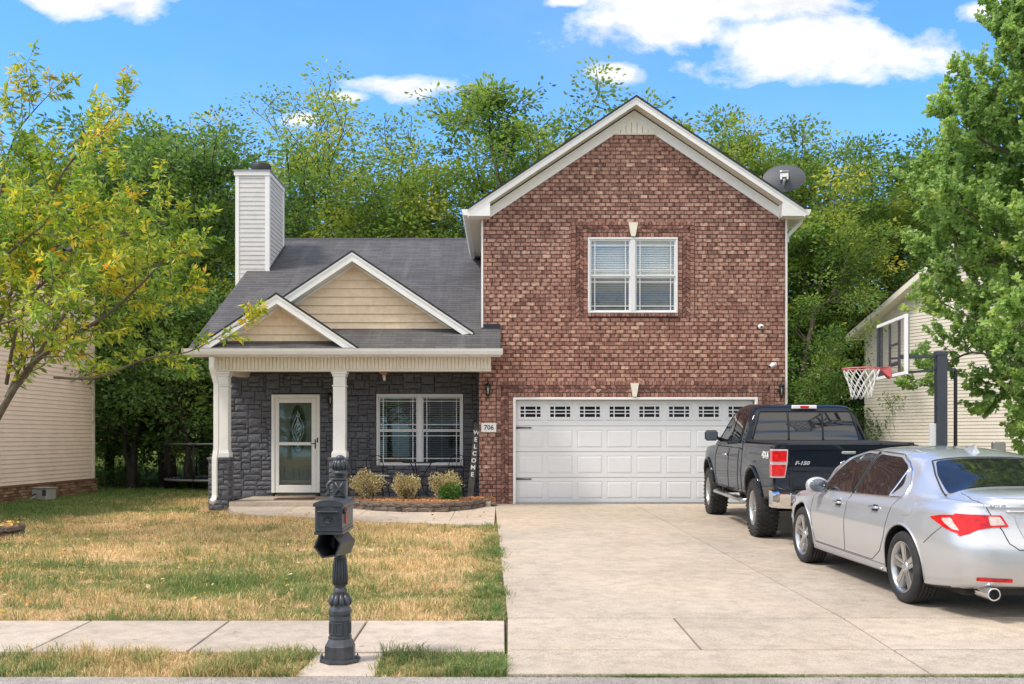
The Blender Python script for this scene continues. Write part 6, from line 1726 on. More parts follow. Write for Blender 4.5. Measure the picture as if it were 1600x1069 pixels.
me.transform(Matrix.Translation((0, -.052, 1.10)) @ Matrix.Rotation(R(90), 4, 'X') @ Msh @ Matrix.Diagonal((1.25, 1, 1, 1))); link_mesh('emblem_script', me, M['badge'], eo)
me = text_mesh('F-150', .066, .006, .003); Msh[0][1] = .35
me.transform(Matrix.Translation((-.61, -.034, 1.11)) @ Matrix.Rotation(R(90), 4, 'X') @ Msh @ Matrix.Diagonal((1.25, 1, 1, 1))); link_mesh('lettering', me, M['badge'], tgo)
# 4X4 decal on the left bed side
hx = tb.ray_cast(*left_f(.42, 1.17))[0].x
ML = Matrix(((0, 0, -1, 0), (-1, 0, 0, 0), (0, 1, 0, 0), (0, 0, 0, 1)))
me = text_mesh('4X4', .135, .003, .004); me.transform(Matrix.Translation((hx - .008, .50, 1.20)) @ ML @ Matrix.Diagonal((1.7, 1, 1, 1))); link_mesh('side_lettering', me, M['white'], trk)
# bed cover, bumper
q = MB(); q.bbox(-.90, .90, .06, 2.0, 1.35, 1.385, .012); q.build('bed_cover', M['black'], trk)
q = MB(); prof = [(-.14, .515), (-.175, .56), (-.18, .70), (-.12, .735), (.05, .735), (.05, .515)]
q.prism(prof, -.80, .80, 'x')
for s in (-1, 1):
    vs = []; 
    for (x_, sh_) in ((.80, 0), (.93, .05), (.995, .16)):
        vs.append([(s * x_, p[0] + sh_, p[1]) for p in prof])
    for A, B in zip(vs[:-1], vs[1:]):
        n = len(prof); q.add(A + B, [(i, (i + 1) % n, n + (i + 1) % n, n + i) for i in range(n)] if s < 0 else [(i, n + i, n + (i + 1) % n, (i + 1) % n) for i in range(n)])
    q.add(vs[-1], [tuple(range(len(prof)))])
bu = q.build('rear_bumper', M['chrome'], trk); shade(bu, 50)
q = MB(); q.bbox(-.72, .72, -.15, -.0, .73, .75, .006); q.bbox(-.20, .20, -.183, -.15, .57, .68, .01); q.build('step_pad', M['black'], bu)
q = MB(); q.tube([(0, -.2, .48), (0, .3, .48)], .035, 4, square=True); q.box(-.55, -.35, .1, 5.3, .46, .56); q.box(.35, .55, .1, 5.3, .46, .56); q.tube([(-.8, tw_r, tr_), (.8, tw_r, tr_)], .05, 8); q.lathe([(.05, -.17), (.16, -.08), (.17, .0), (.16, .08), (.05, .17)], (0, tw_r, tr_), 16, 'y'); q.box(-.75, .75, 4.7, 4.9, .40, .5); q.box(-.8, .8, 2.0, 4.3, .50, .58)
q.build('frame', M['black'], trk)
yaw_t = math.atan2(-(3.73 - 3.64), (18.5 - 14.87))
place_vehicle(trk, 3.62, 14.87, yaw_t, -1.01, tw_r)

# ================= BASKETBALL HOOP =================
YH = 14.2
Xp = PX(1470, YH); hoop = thing('basketball_hoop', 'basketball hoop with clear backboard and white net on a dark pole beside the driveway', 'basketball hoop', (Xp, YH, gz(Xp, YH)))
zrim = PZ(576, YH); zg_ = gz(Xp, YH)
q = MB(); q.bbox(Xp - .068, Xp + .068, YH - .068, YH + .068, zg_ - .03, PZ(553, YH), .01); q.bbox(Xp - .075, Xp + .075, YH - .075, YH + .075, PZ(556, YH), PZ(549, YH), .01); q.build('pole', M['slate'], hoop)
q = MB(); q.tube([(PX(1493, YH), YH, zg_), (PX(1493, YH), YH, PZ(577, YH))], .026, 4, square=True, smooth=False); q.build('brace_pole', M['blackmetal'], hoop)
q = MB(); q.bbox(Xp - .16, Xp - .07, YH - .02, YH + .02, PZ(700, YH), PZ(662, YH), .004); q.build('height_scale', M['white'], hoop)
A = Vector((PX(1417, 13.5), 13.5, 0)); B = Vector((PX(1372, 14.9), 14.9, 0)); zb0, zb1 = PZ(590, YH), PZ(500, YH)
A.z = B.z = 0; dirB = (B - A).normalized(); nB_ = Vector((-dirB.y, dirB.x, 0))          # faces left (-x)
bwid = (B - A).length
MBd = Matrix(((dirB.x, nB_.x, 0, A.x), (dirB.y, nB_.y, 0, A.y), (0, 0, 1, 0), (0, 0, 0, 1)))
q = MB(); e = .045
q.bbox(0, bwid, -.02, .02, zb0, zb0 + e, .004, M=MBd); q.bbox(0, bwid, -.02, .02, zb1 - e, zb1, .004, M=MBd); q.bbox(0, e * 1.4, -.021, .021, zb0 + e, zb1 - e, .004, M=MBd); bo = q.build('backboard', M['white'], hoop)
q = MB(); q.bbox(bwid - e, bwid, -.021, .021, zb0 + e, zb1 - e, .004, M=MBd); q.build('far_edge', M['slate'], bo)
q = MB(); q.quad(*[MBd @ Vector(v) for v in ((e * 1.4, 0, zb0 + e), (e * 1.4, 0, zb1 - e), (bwid - e, 0, zb1 - e), (bwid - e, 0, zb0 + e))]); q.build('board_panel', M['board'], bo)
q = MB()
for a in (.08, bwid * .34, bwid * .66, bwid - .06): q.box(a - .017, a + .017, -.05, -.022, zb0 + .03, zb1 - .03, M=MBd)
q.box(bwid * .34, bwid * .66, -.052, -.024, zb0 + .44, zb0 + .47, M=MBd); q.box(bwid * .34, bwid * .66, -.056, -.024, zb0 + .16, zb0 + .21, M=MBd)
q.build('rear_struts', M['slate'], bo)
# arms to the pole
q = MB()
for a in (bwid * .34, bwid * .66):
    p_ = MBd @ Vector((a, -.05, 0))
    q.tube([Vector((p_.x, p_.y, zb0 + .28)), Vector((Xp, YH, PZ(557, YH)))], .022, 4, square=True, smooth=False)
    q.tube([Vector((p_.x, p_.y, zb0 + .06)), Vector((Xp - .35, YH, PZ(581, YH))), Vector((Xp, YH, PZ(577, YH))), Vector((PX(1493, YH), YH, PZ(577, YH)))], .022, 4, square=True, smooth=False)
q.build('lift_arm', M['slate'], hoop)
rc_ = MBd @ Vector((bwid * .5, .16 + .25, 0)); rr_ = .25
q = MB(); q.tube([(rc_.x + rr_ * math.cos(t), rc_.y + rr_ * math.sin(t), zrim) for t in [2 * math.pi * i / 40 for i in range(41)]], .011, 8, caps=False)
ct_ = MBd @ Vector((bwid * .5, 0, 0)); 
def bp(u, n_, z): v = MBd @ Vector((bwid * .5 + u, n_, 0)); return (v.x, v.y, z)
q.add([bp(-.08, .03, zrim + .03), bp(.08, .03, zrim + .03), bp(.08, .17, zrim + .012), bp(-.08, .17, zrim + .012), bp(-.08, .03, zrim - .14), bp(.08, .03, zrim - .14), bp(.06, .17, zrim - .012), bp(-.06, .17, zrim - .012)], [(0, 1, 2, 3), (7, 6, 5, 4), (0, 3, 7, 4), (1, 5, 6, 2), (0, 4, 5, 1), (3, 2, 6, 7)])
ro_ = q.build('rim', M['rimred'], hoop)
q = MB(); nn = 12; lev = [(0, 1.0), (.10, .86), (.19, .72), (.27, .62), (.35, .56), (.42, .55)]
for k in range(nn):
    for sg in (-1, 1):
        pts_ = []
        for i, (dz_, f) in enumerate(lev):
            t = 2 * math.pi * (k + sg * .5 * i) / nn; pts_.append((rc_.x + rr_ * f * math.cos(t), rc_.y + rr_ * f * math.sin(t), zrim - dz_))
        q.tube(pts_, .006, 4)
q.build('net', M['net'], ro_)

# ================= MAILBOX =================
YM = 7.15; XM = PX(531.5, YM); zM = PZ(1030, YM)
mbx = thing('mailbox', 'ornate charcoal cast mailbox on a post in the verge by the sidewalk', 'mailbox', (XM, YM, zM))
k = YM / FPX
def mz(py): return PZ(py, YM)
q = MB()
q.lathe([(24.3 * k, mz(1029)), (24.3 * k, mz(1008)), (23.2 * k, mz(1006.5)), (18.2 * k, mz(997)), (18.8 * k, mz(996)), (18.8 * k, mz(993.5)), (17.2 * k, mz(992.5)), (17.0 * k, mz(969)), (18.0 * k, mz(968)), (17.2 * k, mz(962)), (18.6 * k, mz(958)), (18.4 * k, mz(953)), (15.5 * k, mz(947)), (14.8 * k, mz(943))], (XM, YM, 0), 8, ph=.5, smooth=False)
q.build('post_base', M['mailbox'], mbx)
q = MB()
for i in range(8):                                   # recessed-panel frames on the octagon
    a = math.pi / 4 * i - math.pi / 2; ap = 17.1 * k * math.cos(math.pi / 8); Mx = Matrix.Translation((XM, YM, 0)) @ Matrix.Rotation(a + math.pi / 2, 4, 'Z')
    w_ = ap * .36; zA, zB = mz(990), mz(971)
    for (x0, x1, z0, z1) in ((-w_, w_, zA, zA + .008), (-w_, w_, zB - .008, zB), (-w_, -w_ + .008, zA + .008, zB - .008), (w_ - .008, w_, zA + .008, zB - .008)): q.bbox(x0, x1, -ap - .005, -ap + .004, z0, z1, .0015, M=Mx)
q.build('panel_moulding', M['mailbox'], mbx)
q = MB()
q.lathe([(14.8 * k, mz(943)), (14.5 * k, mz(940)), (11 * k, mz(930)), (9.6 * k, mz(928)), (10.8 * k, mz(926)), (10.6 * k, mz(921)), (8.5 * k, mz(919)), (8.2 * k, mz(917)), (10.2 * k, mz(914)), (10.8 * k, mz(905)), (10.6 * k, mz(895)), (9.2 * k, mz(880)), (8.8 * k, mz(850)), (8.8 * k, mz(775))], (XM, YM, 0), 24)
for i in range(16):
    a = 2 * math.pi * i / 16; q.tube([(XM + r * k * math.cos(a), YM + r * k * math.sin(a), mz(y)) for r, y in ((10.6, 913), (11.2, 900), (9.8, 882), (9.0, 872))], .006, 5)
for i in range(10):                                  # leaf collar
    a = 2 * math.pi * i / 10; q.tube([(XM + r * k * math.cos(a), YM + r * k * math.sin(a), mz(y)) for r, y in ((10.6, 928), (12.6, 935), (15.2, 941), (16.2, 945))], [.012, .02, .02, .005], 6)
q.build('post_shaft', M['mailbox'], mbx)
q = MB(); q.bbox(XM - 10.5 * k, XM + 10.5 * k, YM - 10.5 * k, YM + 10.5 * k, mz(776), mz(750), .006)
q.bbox(XM - 11.3 * k, XM + 11.3 * k, YM - 11.3 * k, YM + 11.3 * k, mz(750), mz(747.5), .004)
for sgn in (-1, 1): q.tube([(XM - sgn * 6 * k, YM - 10.8 * k, mz(772)), (XM + sgn * 1 * k, YM - 11.4 * k, mz(762)), (XM + sgn * 6 * k, YM - 10.8 * k, mz(753))], .009, 5)
q.lathe([(10.5 * k, mz(747.5)), (7.5 * k, mz(744)), (9.5 * k, mz(742.5)), (12.2 * k, mz(740.5)), (12.2 * k, mz(737)), (9.5 * k, mz(735.5)), (10.8 * k, mz(732)), (11.8 * k, mz(727)), (10 * k, mz(721.5)), (6.2 * k, mz(718.5)), (7 * k, mz(717.5)), (6.6 * k, mz(714)), (3.5 * k, mz(711.6)), (.0001, mz(711))], (XM, YM, 0), 24)
for i in range(12):
    a = 2 * math.pi * i / 12; q.tube([(XM + r * k * math.cos(a), YM + r * k * math.sin(a), mz(y)) for r, y in ((10.2, 734), (12.4, 728), (10, 721.5), (6.2, 719))], .009, 6)
q.build('finial', M['mailbox'], mbx)
q = MB()                                             # scroll bracket at the left of the post top
sx_ = XM - 13.5 * k
q.tube([(XM - 8 * k, YM - .02, mz(752.5)), (XM - 14 * k, YM - .02, mz(752.5)), (XM - 18.5 * k, YM - .02, mz(757)), (XM - 18.5 * k, YM - .02, mz(763)), (XM - 16 * k, YM - .02, mz(767)), (XM - 19 * k, YM - .02, mz(771)), (XM - 18 * k, YM - .02, mz(775))], [.012, .014, .014, .012, .012, .014, .016], 8)
q.tube([(XM - 10 * k, YM - .02, mz(770)), (XM - 15 * k, YM - .02, mz(768))], .01, 6); q.build('scroll_bracket', M['mailbox'], mbx)
# box: arched lid, front face to the street
YF_ = 6.80; YBb = 7.30; bcx = PX(513, YF_); hwid = 21.3 * YF_ / FPX; zb_, zt_2 = PZ(835, YF_), PZ(790.5, YF_)
arch = [(bcx - hwid, zb_), (bcx + hwid, zb_), (bcx + hwid, zt_2)] + [(bcx + hwid * math.cos(t), zt_2 + .028 * math.sin(t)) for t in [math.pi * i / 12 for i in range(1, 12)]] + [(bcx - hwid, zt_2)]
q = MB(); q.prism(arch, YF_ + .012, YBb, 'y'); q.bbox(bcx - hwid - .006, bcx + hwid + .006, YF_ + .004, YBb + .004, zb_ - .004, zb_ + .018, .004)
lid = [(bcx - hwid - .012, zt_2 - .006), (bcx + hwid + .012, zt_2 - .006), (bcx + hwid + .012, zt_2 + .004)] + [(bcx + (hwid + .012) * math.cos(t), zt_2 + .004 + .034 * math.sin(t)) for t in [math.pi * i / 12 for i in range(1, 12)]] + [(bcx - hwid - .012, zt_2 + .004)]
q.prism(lid, YF_ - .006, YBb + .01, 'y')
sxr = bcx + hwid
for (a, b, c, d_) in ((YF_ + .05, YBb - .04, zb_ + .03, zb_ + .036), (YF_ + .05, YBb - .04, zt_2 - .03, zt_2 - .024)): q.box(sxr - .001, sxr + .004, a, b, c, d_)
bxo = q.build('letter_box', M['mailbox'], mbx)
q = MB(); q.bbox(bcx - hwid + .003, bcx + hwid - .003, YF_, YF_ + .012, zb_ + .018, zt_2 - .007, .003)
for (x0, x1, z0, z1) in ((-.072, .072, zt_2 - .058, zt_2 - .052), (-.072, .072, zb_ + .052, zb_ + .058), (-.072, -.066, zb_ + .058, zt_2 - .058), (.066, .072, zb_ + .058, zt_2 - .058)): q.box(bcx + x0, bcx + x1, YF_ - .004, YF_, z0, z1)
dro = q.build('box_door', M['mailbox'], bxo)
q = MB(); hz = zt_2 - .034
ar = [(bcx + .052 * math.cos(t), hz + .026 * math.sin(t)) for t in [math.pi * i / 12 for i in range(13)]]
q.prism(ar, YF_ - .028, YF_, 'y'); q.bbox(bcx - .068, bcx + .068, YF_ - .03, YF_, hz - .009, hz, .003); q.build('door_handle', M['mailbox'], dro)
q = MB(); ec = zb_ + .095
q.lathe([(1, -.0), (1, -.006), (.9, -.008), (.85, -.004), (.0001, -.004)], (0, 0, 0), 28, 'y')
for i, v in enumerate(q.v): q.v[i] = (bcx + v[0] * .038, YF_ + v[1], ec + v[2] * .025)
q.tube([(bcx - .022, YF_ - .006, ec - .004), (bcx - .008, YF_ - .008, ec + .008), (bcx + .006, YF_ - .008, ec - .006), (bcx + .022, YF_ - .006, ec + .006)], .005, 5); q.tube([(bcx - .02, YF_ - .006, ec + .012), (bcx + .02, YF_ - .006, ec + .012)], .003, 5)
q.build('oval_crest', M['mailbox'], dro)
q = MB(); fy = YF_ + .12; q.bbox(sxr + .004, sxr + .010, fy, fy + .035, zb_ + .06, zt_2 - .022, .001); q.bbox(sxr + .004, sxr + .010, fy - .03, fy + .065, zt_2 - .055, zt_2 - .02, .001); q.build('flag', M['red'], bxo)
q = MB(); q.tube([(sxr, fy - .05, zt_2 - .045), (sxr + .018, fy - .05, zt_2 - .045)], .016, 10); q.build('flag_hinge', M['mailbox'], bxo)
# hexagonal newspaper holder under the box, tilted
q = MB(); hc = Vector((PX(514.5, 6.9), 6.9, PZ(851, 6.9))); r0, r1 = .094, .083
tl = R(8); n_ = 6
def hexr(r, yy, ph=tl): return [(hc.x + (yy - 6.86) * .12 + r * math.cos(ph + i * math.pi / 3), yy, hc.z - (yy - 6.86) * .05 + r * math.sin(ph + i * math.pi / 3)) for i in range(6)]
a, b, c, d_ = hexr(r0, 6.84), hexr(r0, 7.20), hexr(r1, 6.84), hexr(r1, 7.19)
fs = []
for i in range(6):
    j = (i + 1) % 6; fs += [(i, j, 6 + j, 6 + i), (12 + j, 12 + i, 18 + i, 18 + j), (j, i, 12 + i, 12 + j)]
fs += [tuple(range(6, 12)), tuple(reversed(range(18, 24)))]
q.add(a + b + c + d_, fs); q.build('newspaper_holder', M['mailbox'], mbx)
q = MB()
for a in (-1, 1): q.lathe([(.012, zM - .0), (.012, zM + .018), (.008, zM + .03), (.004, zM + .045)], (XM + a * .125, YM - .02, 0), 8)
q.lathe([(.145, zM - .01), (.145, zM + .008), (.11, zM + .012)], (XM, YM, 0), 8, ph=.5, smooth=False); q.build('base_plate', M['mailbox'], mbx)
# ================= LEFT NEIGHBOUR =================
YL1 = 29.0; XL1 = PX(147, YL1); XLn = -12.15; YLn = 21.0; zsid = PZ(748, YL1)
nl = thing('neighbour_house', 'beige vinyl sided house on a brick footing at the left edge', 'house', (XLn, 25, -.2))
q = MB(); laps(q, (XLn, YLn - 4), (XL1, YL1), zsid, 6.2, .107, .016); laps(q, (XL1, YL1), (XL1 - 9, YL1), zsid, 6.2, .107, .016); q.build('siding', M['pinksid'], nl)
q = MB(); q.box(XL1 - .11, XL1 + .02, YL1 - .11, YL1 + .02, zsid, 6.2); q.build('corner_trim', M['offwhite'], nl)
q = MB(); dd = Vector((XL1 - XLn, YL1 - YLn + 4, 0)); L_ = dd.length; dd.normalize(); Mx = Matrix(((dd.x, -dd.y, 0, XLn), (dd.y, dd.x, 0, YLn - 4), (0, 0, 1, 0), (0, 0, 0, 1)))
r = 0; z = -.45
while z < zsid - .03:
    x = -(r % 2) * .1
    while x < L_ + .03:
        q.cc = rngb.random(); zz = min(z + .068, zsid - .03); q.box(max(x, 0) + .005, min(x + .195, L_ + .05), -.06, .0, z + .005, zz, M=Mx); x += .2
    z += .075; r += 1
q.cc = .3; q.box(0, L_ + .04, -.08, .0, zsid - .03, zsid + .02, M=Mx)
for i in range(40): q.cc = rngb.random(); q.box(XL1 + .05 - i * .2 - .19, XL1 + .05 - i * .2, YL1 + .0, YL1 + .06, -.45, zsid - .03)
q.build('brick_footing', M['tanbrick'], nl)
q = MB(); q.box(.05, L_ - .06, .06, 8.5, -.4, 6.1, M=Mx); q.build('wall_core', M['dim'], nl)
q = MB(); ez = 6.2
a_ = [(XLn + .45, YLn - 4.4, ez), (XL1 + .45, YL1 + .4, ez), (XL1 - 4.5, YL1 + .4, ez + 2.8), (XLn - 4.5, YLn - 4.4, ez + 2.8)]
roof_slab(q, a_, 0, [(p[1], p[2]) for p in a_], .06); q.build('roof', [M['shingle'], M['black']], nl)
# spigot, hose, hose box
Yh = 26.2; Xh = PX(48, Yh); 
hb_ = thing('hose_box', 'taupe plastic hose reel box on the grass against the left house', 'hose box', P(67, 783, 25.6))
Xb, Yb = PX(67, 25.6), 25.6; zbg = gz(Xb, Yb) - .02; Mx = Matrix.Translation((Xb, Yb, zbg)) @ Matrix.Rotation(R(-10), 4, 'Z')
q = MB(); q.bbox(-.24, .24, -.2, .2, .0, .30, .03, M=Mx)
for i in range(6): q.bbox(-.245, -.20 + .0, -.17 + i * .06, -.13 + i * .06, .04, .27, .004, M=Mx) if False else q.bbox(-.22 + i * .05, -.19 + i * .05, -.208, -.195, .04, .27, .004, M=Mx)
hbo = q.build('box_body', M['graybox'], hb_)
q = MB(); q.bbox(-.255, .255, -.215, .215, .30, .33, .012, M=Mx); q.build('lid', M['graybox'], hb_)
q = MB(); q.bbox(.11, .225, -.209, -.19, .12, .27, .01, M=Mx); q.build('reel_window', M['slate'], hb_)
q = MB(); q.tube([Mx @ Vector((-.05, -.20, .16)), Mx @ Vector((-.05, -.27, .16)), Mx @ Vector((-.12, -.27, .12))], .012, 6); q.build('crank_handle', M['black'], hb_)
q = MB(); Xs = -11.72 - .05
sp_ = Vector((PX(48, 25.6), 25.6, PZ(740, 25.6)))
q.tube([sp_ + Vector((0, 0, .0)), sp_ + Vector((.04, -.02, -.08)), Vector((sp_.x + .05, 25.58, .0)), Vector((sp_.x + .03, 25.55, -.15)), Vector((sp_.x - .04, 25.4, -.20)), Vector((sp_.x + .05, 25.3, -.20)), Vector((sp_.x + .22, 25.35, -.12))], .014, 8)
tag(q.build('garden_hose', M['hosegreen']), 'pale green garden hose hanging from the spigot of the left house', 'hose')
tpr = thing('wall_spigot', 'grey hose spigot box on the siding of the left house', 'spigot', sp_)
q = MB(); q.bbox(sp_.x - .07, sp_.x + .05, sp_.y + .0, sp_.y + .05, sp_.z - .06, sp_.z + .09, .01); q.build('wall_box', M['steelgray'], tpr)
q = MB(); q.tube([sp_ + Vector((0, .02, .02)), sp_ + Vector((0, -.05, .02)), sp_ + Vector((0, -.06, -.03))], .014, 8); q.build('tap', M['alu'], tpr)

# ================= RIGHT NEIGHBOUR =================
nr = thing('neighbour_house', 'cream vinyl sided gable house behind the right tree', 'house', (13, 35, -.3))
C0 = Vector((PX(1352, 35), 35, 0)); du = Vector((.44, -.9, 0)).normalized(); C1 = C0 + du * 9.6; pit = .55
zeR = PZ(516, 35); nrm = Vector((du.y, -du.x, 0)); back_ = -nrm * 11
def topg(z, zt, L):
    out = []
    for zz in (z, zt):
        t = max(0, zz - zeR) / pit; out.append((min(t, L / 2), max(L - t, L / 2)))
    return [(out[0][0], out[0][1], out[1][0], out[1][1])]
q = MB(); laps(q, (C0.x, C0.y), (C1.x, C1.y), -.3, zeR + pit * 4.8, .107, .016, topf=topg)
q.build('siding', M['creamsid'], nr)
q = MB(); b0 = C0 + back_
laps(q, (b0.x, b0.y), (C0.x, C0.y), -.3, zeR, .107, .016); q.build('side_siding', M['creamsid'], nr)
q = MB(); Mx = Matrix(((du.x, nrm.x, 0, C0.x), (du.y, nrm.y, 0, C0.y), (0, 0, 1, 0), (0, 0, 0, 1)))
q.box(-.02, .09, -.02, .02, -.3, zeR + .05, M=Mx); q.build('corner_trim', M['offwhite'], nr)
q = MB(); q.box(.1, 9.5, -10.8, -.1, -.3, zeR, M=Mx); q.build('wall_core', M['dim'], nr)
q = MB(); oh = .45; zr_ = zeR + pit * 4.8
def rp(s, n_, z): return tuple(Mx @ Vector((s, n_, z)))
off = .16
a_ = [rp(-oh, oh, zeR - oh * pit + off), rp(-oh, -11.3, zeR - oh * pit + off), rp(4.8, -11.3, zr_ + off), rp(4.8, oh, zr_ + off)]; roof_slab(q, a_, 0, [(0, 0), (11, 0), (11, 7), (0, 7)], .06)
a_ = [rp(9.6 + oh, -11.3, zeR - oh * pit + off), rp(9.6 + oh, oh, zeR - oh * pit + off), rp(4.8, oh, zr_ + off), rp(4.8, -11.3, zr_ + off)]; roof_slab(q, a_, 0, [(0, 0), (11, 0), (11, 7), (0, 7)], .06)
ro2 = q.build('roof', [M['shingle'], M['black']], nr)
q = MB()
for sg in (0, 1):
    def sx2(s): return s if sg == 0 else 9.6 - s
    A_ = [(-oh, zeR - oh * pit + off - .03), (4.8, zr_ + off - .03), (4.8, zr_ + off - .26), (-oh, zeR - oh * pit + off - .26)]
    vs = [rp(sx2(p[0]), oh - .03, p[1]) for p in A_] + [rp(sx2(p[0]), oh, p[1]) for p in A_]
    q.add(vs, [(0, 1, 2, 3), (7, 6, 5, 4), (0, 4, 5, 1), (2, 6, 7, 3), (3, 7, 4, 0)])
    zz = off - .26
    vs = [rp(sx2(-oh), 0, zeR - oh * pit + zz), rp(sx2(-oh), oh - .03, zeR - oh * pit + zz), rp(sx2(4.8), oh - .03, zr_ + zz), rp(sx2(4.8), 0, zr_ + zz)]; q.add(vs, [(0, 1, 2, 3)])
    vs = [rp(sx2(-oh), 0, zeR - oh * pit + zz), rp(sx2(-oh), 0, zeR - oh * pit + off), rp(sx2(-.0), 0, zeR + off - .02), rp(sx2(0), 0, zeR - oh * pit + zz)]; q.add(vs, [(0, 1, 2, 3)])
    q.box(sx2(-oh) - .01, sx2(-oh) + .01, -11.3, oh - .04, zeR - oh * pit - .1, zeR - oh * pit + off - .03, M=Mx)
    q.box(min(sx2(-oh), sx2(0)), max(sx2(-oh), sx2(0)), -11.3, -.0, zeR - oh * pit - .1, zeR - oh * pit - .08, M=Mx)
    q.box(min(sx2(-oh), sx2(0)), max(sx2(-oh), sx2(0)), -.0, oh, zeR - oh * pit - .1, zeR - oh * pit - .08, M=Mx)
q.build('rake_boards', M['offwhite'], ro2)
# small back porch
bpz = thing('back_porch', 'small back porch with a brown post and grey roof behind the right house corner', 'porch', P(1342, 700, 36.5))
q = MB(); Yp = 36.5
for px in (1340.5, 1347): q.box(PX(px, Yp) - .06, PX(px, Yp) + .06, Yp - .06, Yp + .06, -.5, PZ(640, Yp))
q.build('post', M['brownwood'], bpz)
q = MB(); q.prism([(PX(1318, Yp), PZ(634, Yp)), (PX(1356, Yp), PZ(634, Yp)), (PX(1356, Yp), PZ(618, Yp)), (PX(1340, Yp), PZ(618, Yp))], Yp - .6, Yp + 3, 'y'); q.build('porch_roof', M['dim'], bpz)
q = MB(); q.box(PX(1334, Yp), PX(1356, Yp), Yp - .1, Yp + 3, -.5, PZ(676, Yp)); q.build('porch_rail', M['offwhite'], bpz)
# utility box at the base of the right house wall
q = MB(); cpos = C0 + du * 5.2; q.bbox(cpos.x - .25, cpos.x + .1, cpos.y - .25, cpos.y - .05, -.3, PZ(690, cpos.y), .03); tag(q.build('utility_box', M['steelgray']), 'pale grey utility box at the foot of the cream house wall', 'utility box')

# ================= TRAMPOLINE BEHIND THE LEFT SIDE =================
Yt = 30.0; tr = thing('trampoline', 'trampoline with dark safety net under the trees left of the porch', 'trampoline', (PX(322, Yt), Yt + 1.5, -.25))
cxT, cyT, RT = PX(328, Yt), Yt + 1.6, 1.75
def ringpts(r, z, n=32): return [(cxT + r * math.cos(2 * math.pi * i / n), cyT + r * math.sin(2 * math.pi * i / n), z) for i in range(n + 1)]
q = MB(); q.tube(ringpts(RT, PZ(751, Yt)), .04, 8, caps=False); q.build('frame_ring', M['steelgray'], tr)
q = MB(); q.tube(ringpts(RT, PZ(694, Yt)), .025, 8, caps=False); q.build('top_ring', M['steelgray'], tr)
q = MB(); q.lathe([(.01, PZ(751, Yt)), (RT - .1, PZ(751, Yt))], (cxT, cyT, 0), 32, caps=False); q.build('bed', M['black'], tr)
q = MB()
for k_ in range(48):
    a = 2 * math.pi * k_ / 48; 
    q.tube([(cxT + RT * math.cos(a), cyT + RT * math.sin(a), PZ(751, Yt)), (cxT + RT * math.cos(a + .1), cyT + RT * math.sin(a + .1), PZ(694, Yt))], .006, 3); q.tube([(cxT + RT * math.cos(a), cyT + RT * math.sin(a), PZ(751, Yt)), (cxT + RT * math.cos(a - .1), cyT + RT * math.sin(a - .1), PZ(694, Yt))], .006, 3)
q.build('safety_net', M['black'], tr)
for k_ in range(6):
    a = 2 * math.pi * (k_ + .25) / 6; q = MB(); q.tube([(cxT + RT * math.cos(a), cyT + RT * math.sin(a), -.35), (cxT + RT * math.cos(a), cyT + RT * math.sin(a), PZ(694, Yt))], .035, 8); q.build('pole', M['blackmetal'], tr)
# ================= VEGETATION =================
def tubes_np(segs, n=6):
    """segs: list of (p0, p1, r0, r1) -> one mesh arrays"""
    P0 = np.array([s[0] for s in segs], float); P1 = np.array([s[1] for s in segs], float); R0 = np.array([s[2] for s in segs]); R1 = np.array([s[3] for s in segs])
    d = P1 - P0; L = np.linalg.norm(d, axis=1, keepdims=True); d /= np.maximum(L, 1e-6)
    ref = np.where(np.abs(d[:, 2:3]) < .9, np.array([[0, 0, 1.]]), np.array([[1., 0, 0]]))
    a = np.cross(d, ref); a /= np.linalg.norm(a, axis=1, keepdims=True); b = np.cross(d, a)
    t = np.arange(n) * 2 * np.pi / n; c, s = np.cos(t), np.sin(t)
    ring = a[:, None, :] * c[None, :, None] + b[:, None, :] * s[None, :, None]
    v = np.concatenate([P0[:, None] + ring * R0[:, None, None], P1[:, None] + ring * R1[:, None, None]], 1).reshape(-1, 3)
    m = len(segs); base = (np.arange(m) * 2 * n)[:, None]; k = np.arange(n)[None, :]; k2 = (k + 1) % n
    q = np.stack([base + k, base + n + k, base + n + k2, base + k2], 2).reshape(-1, 4)
    return v, q
def leaves_np(C, Dir, size, rg, asp=.5, droop=.3, fold=.25):
    """diamond leaves folded along the midrib: C centres, Dir unit growth directions"""
    n = len(C); up = rg.normal(0, 1, (n, 3)); D = Dir + rg.normal(0, .35, (n, 3)); D[:, 2] -= droop; D /= np.linalg.norm(D, axis=1, keepdims=True)
    S = np.cross(D, up); S /= np.maximum(np.linalg.norm(S, axis=1, keepdims=True), 1e-6); Nn = np.cross(S, D)
    s = (size * rg.uniform(.65, 1.25, n))[:, None]
    a = C; b = C + D * s * .45 + S * s * asp * .5 + Nn * s * fold * .3; c = C + D * s; d = C + D * s * .45 - S * s * asp * .5 + Nn * s * fold * .3
    v = np.stack([a, b, c, d], 1).reshape(-1, 3); k = np.arange(n) * 4
    return v, np.concatenate([np.stack([k, k + 1, k + 2], 1), np.stack([k, k + 2, k + 3], 1)], 0)
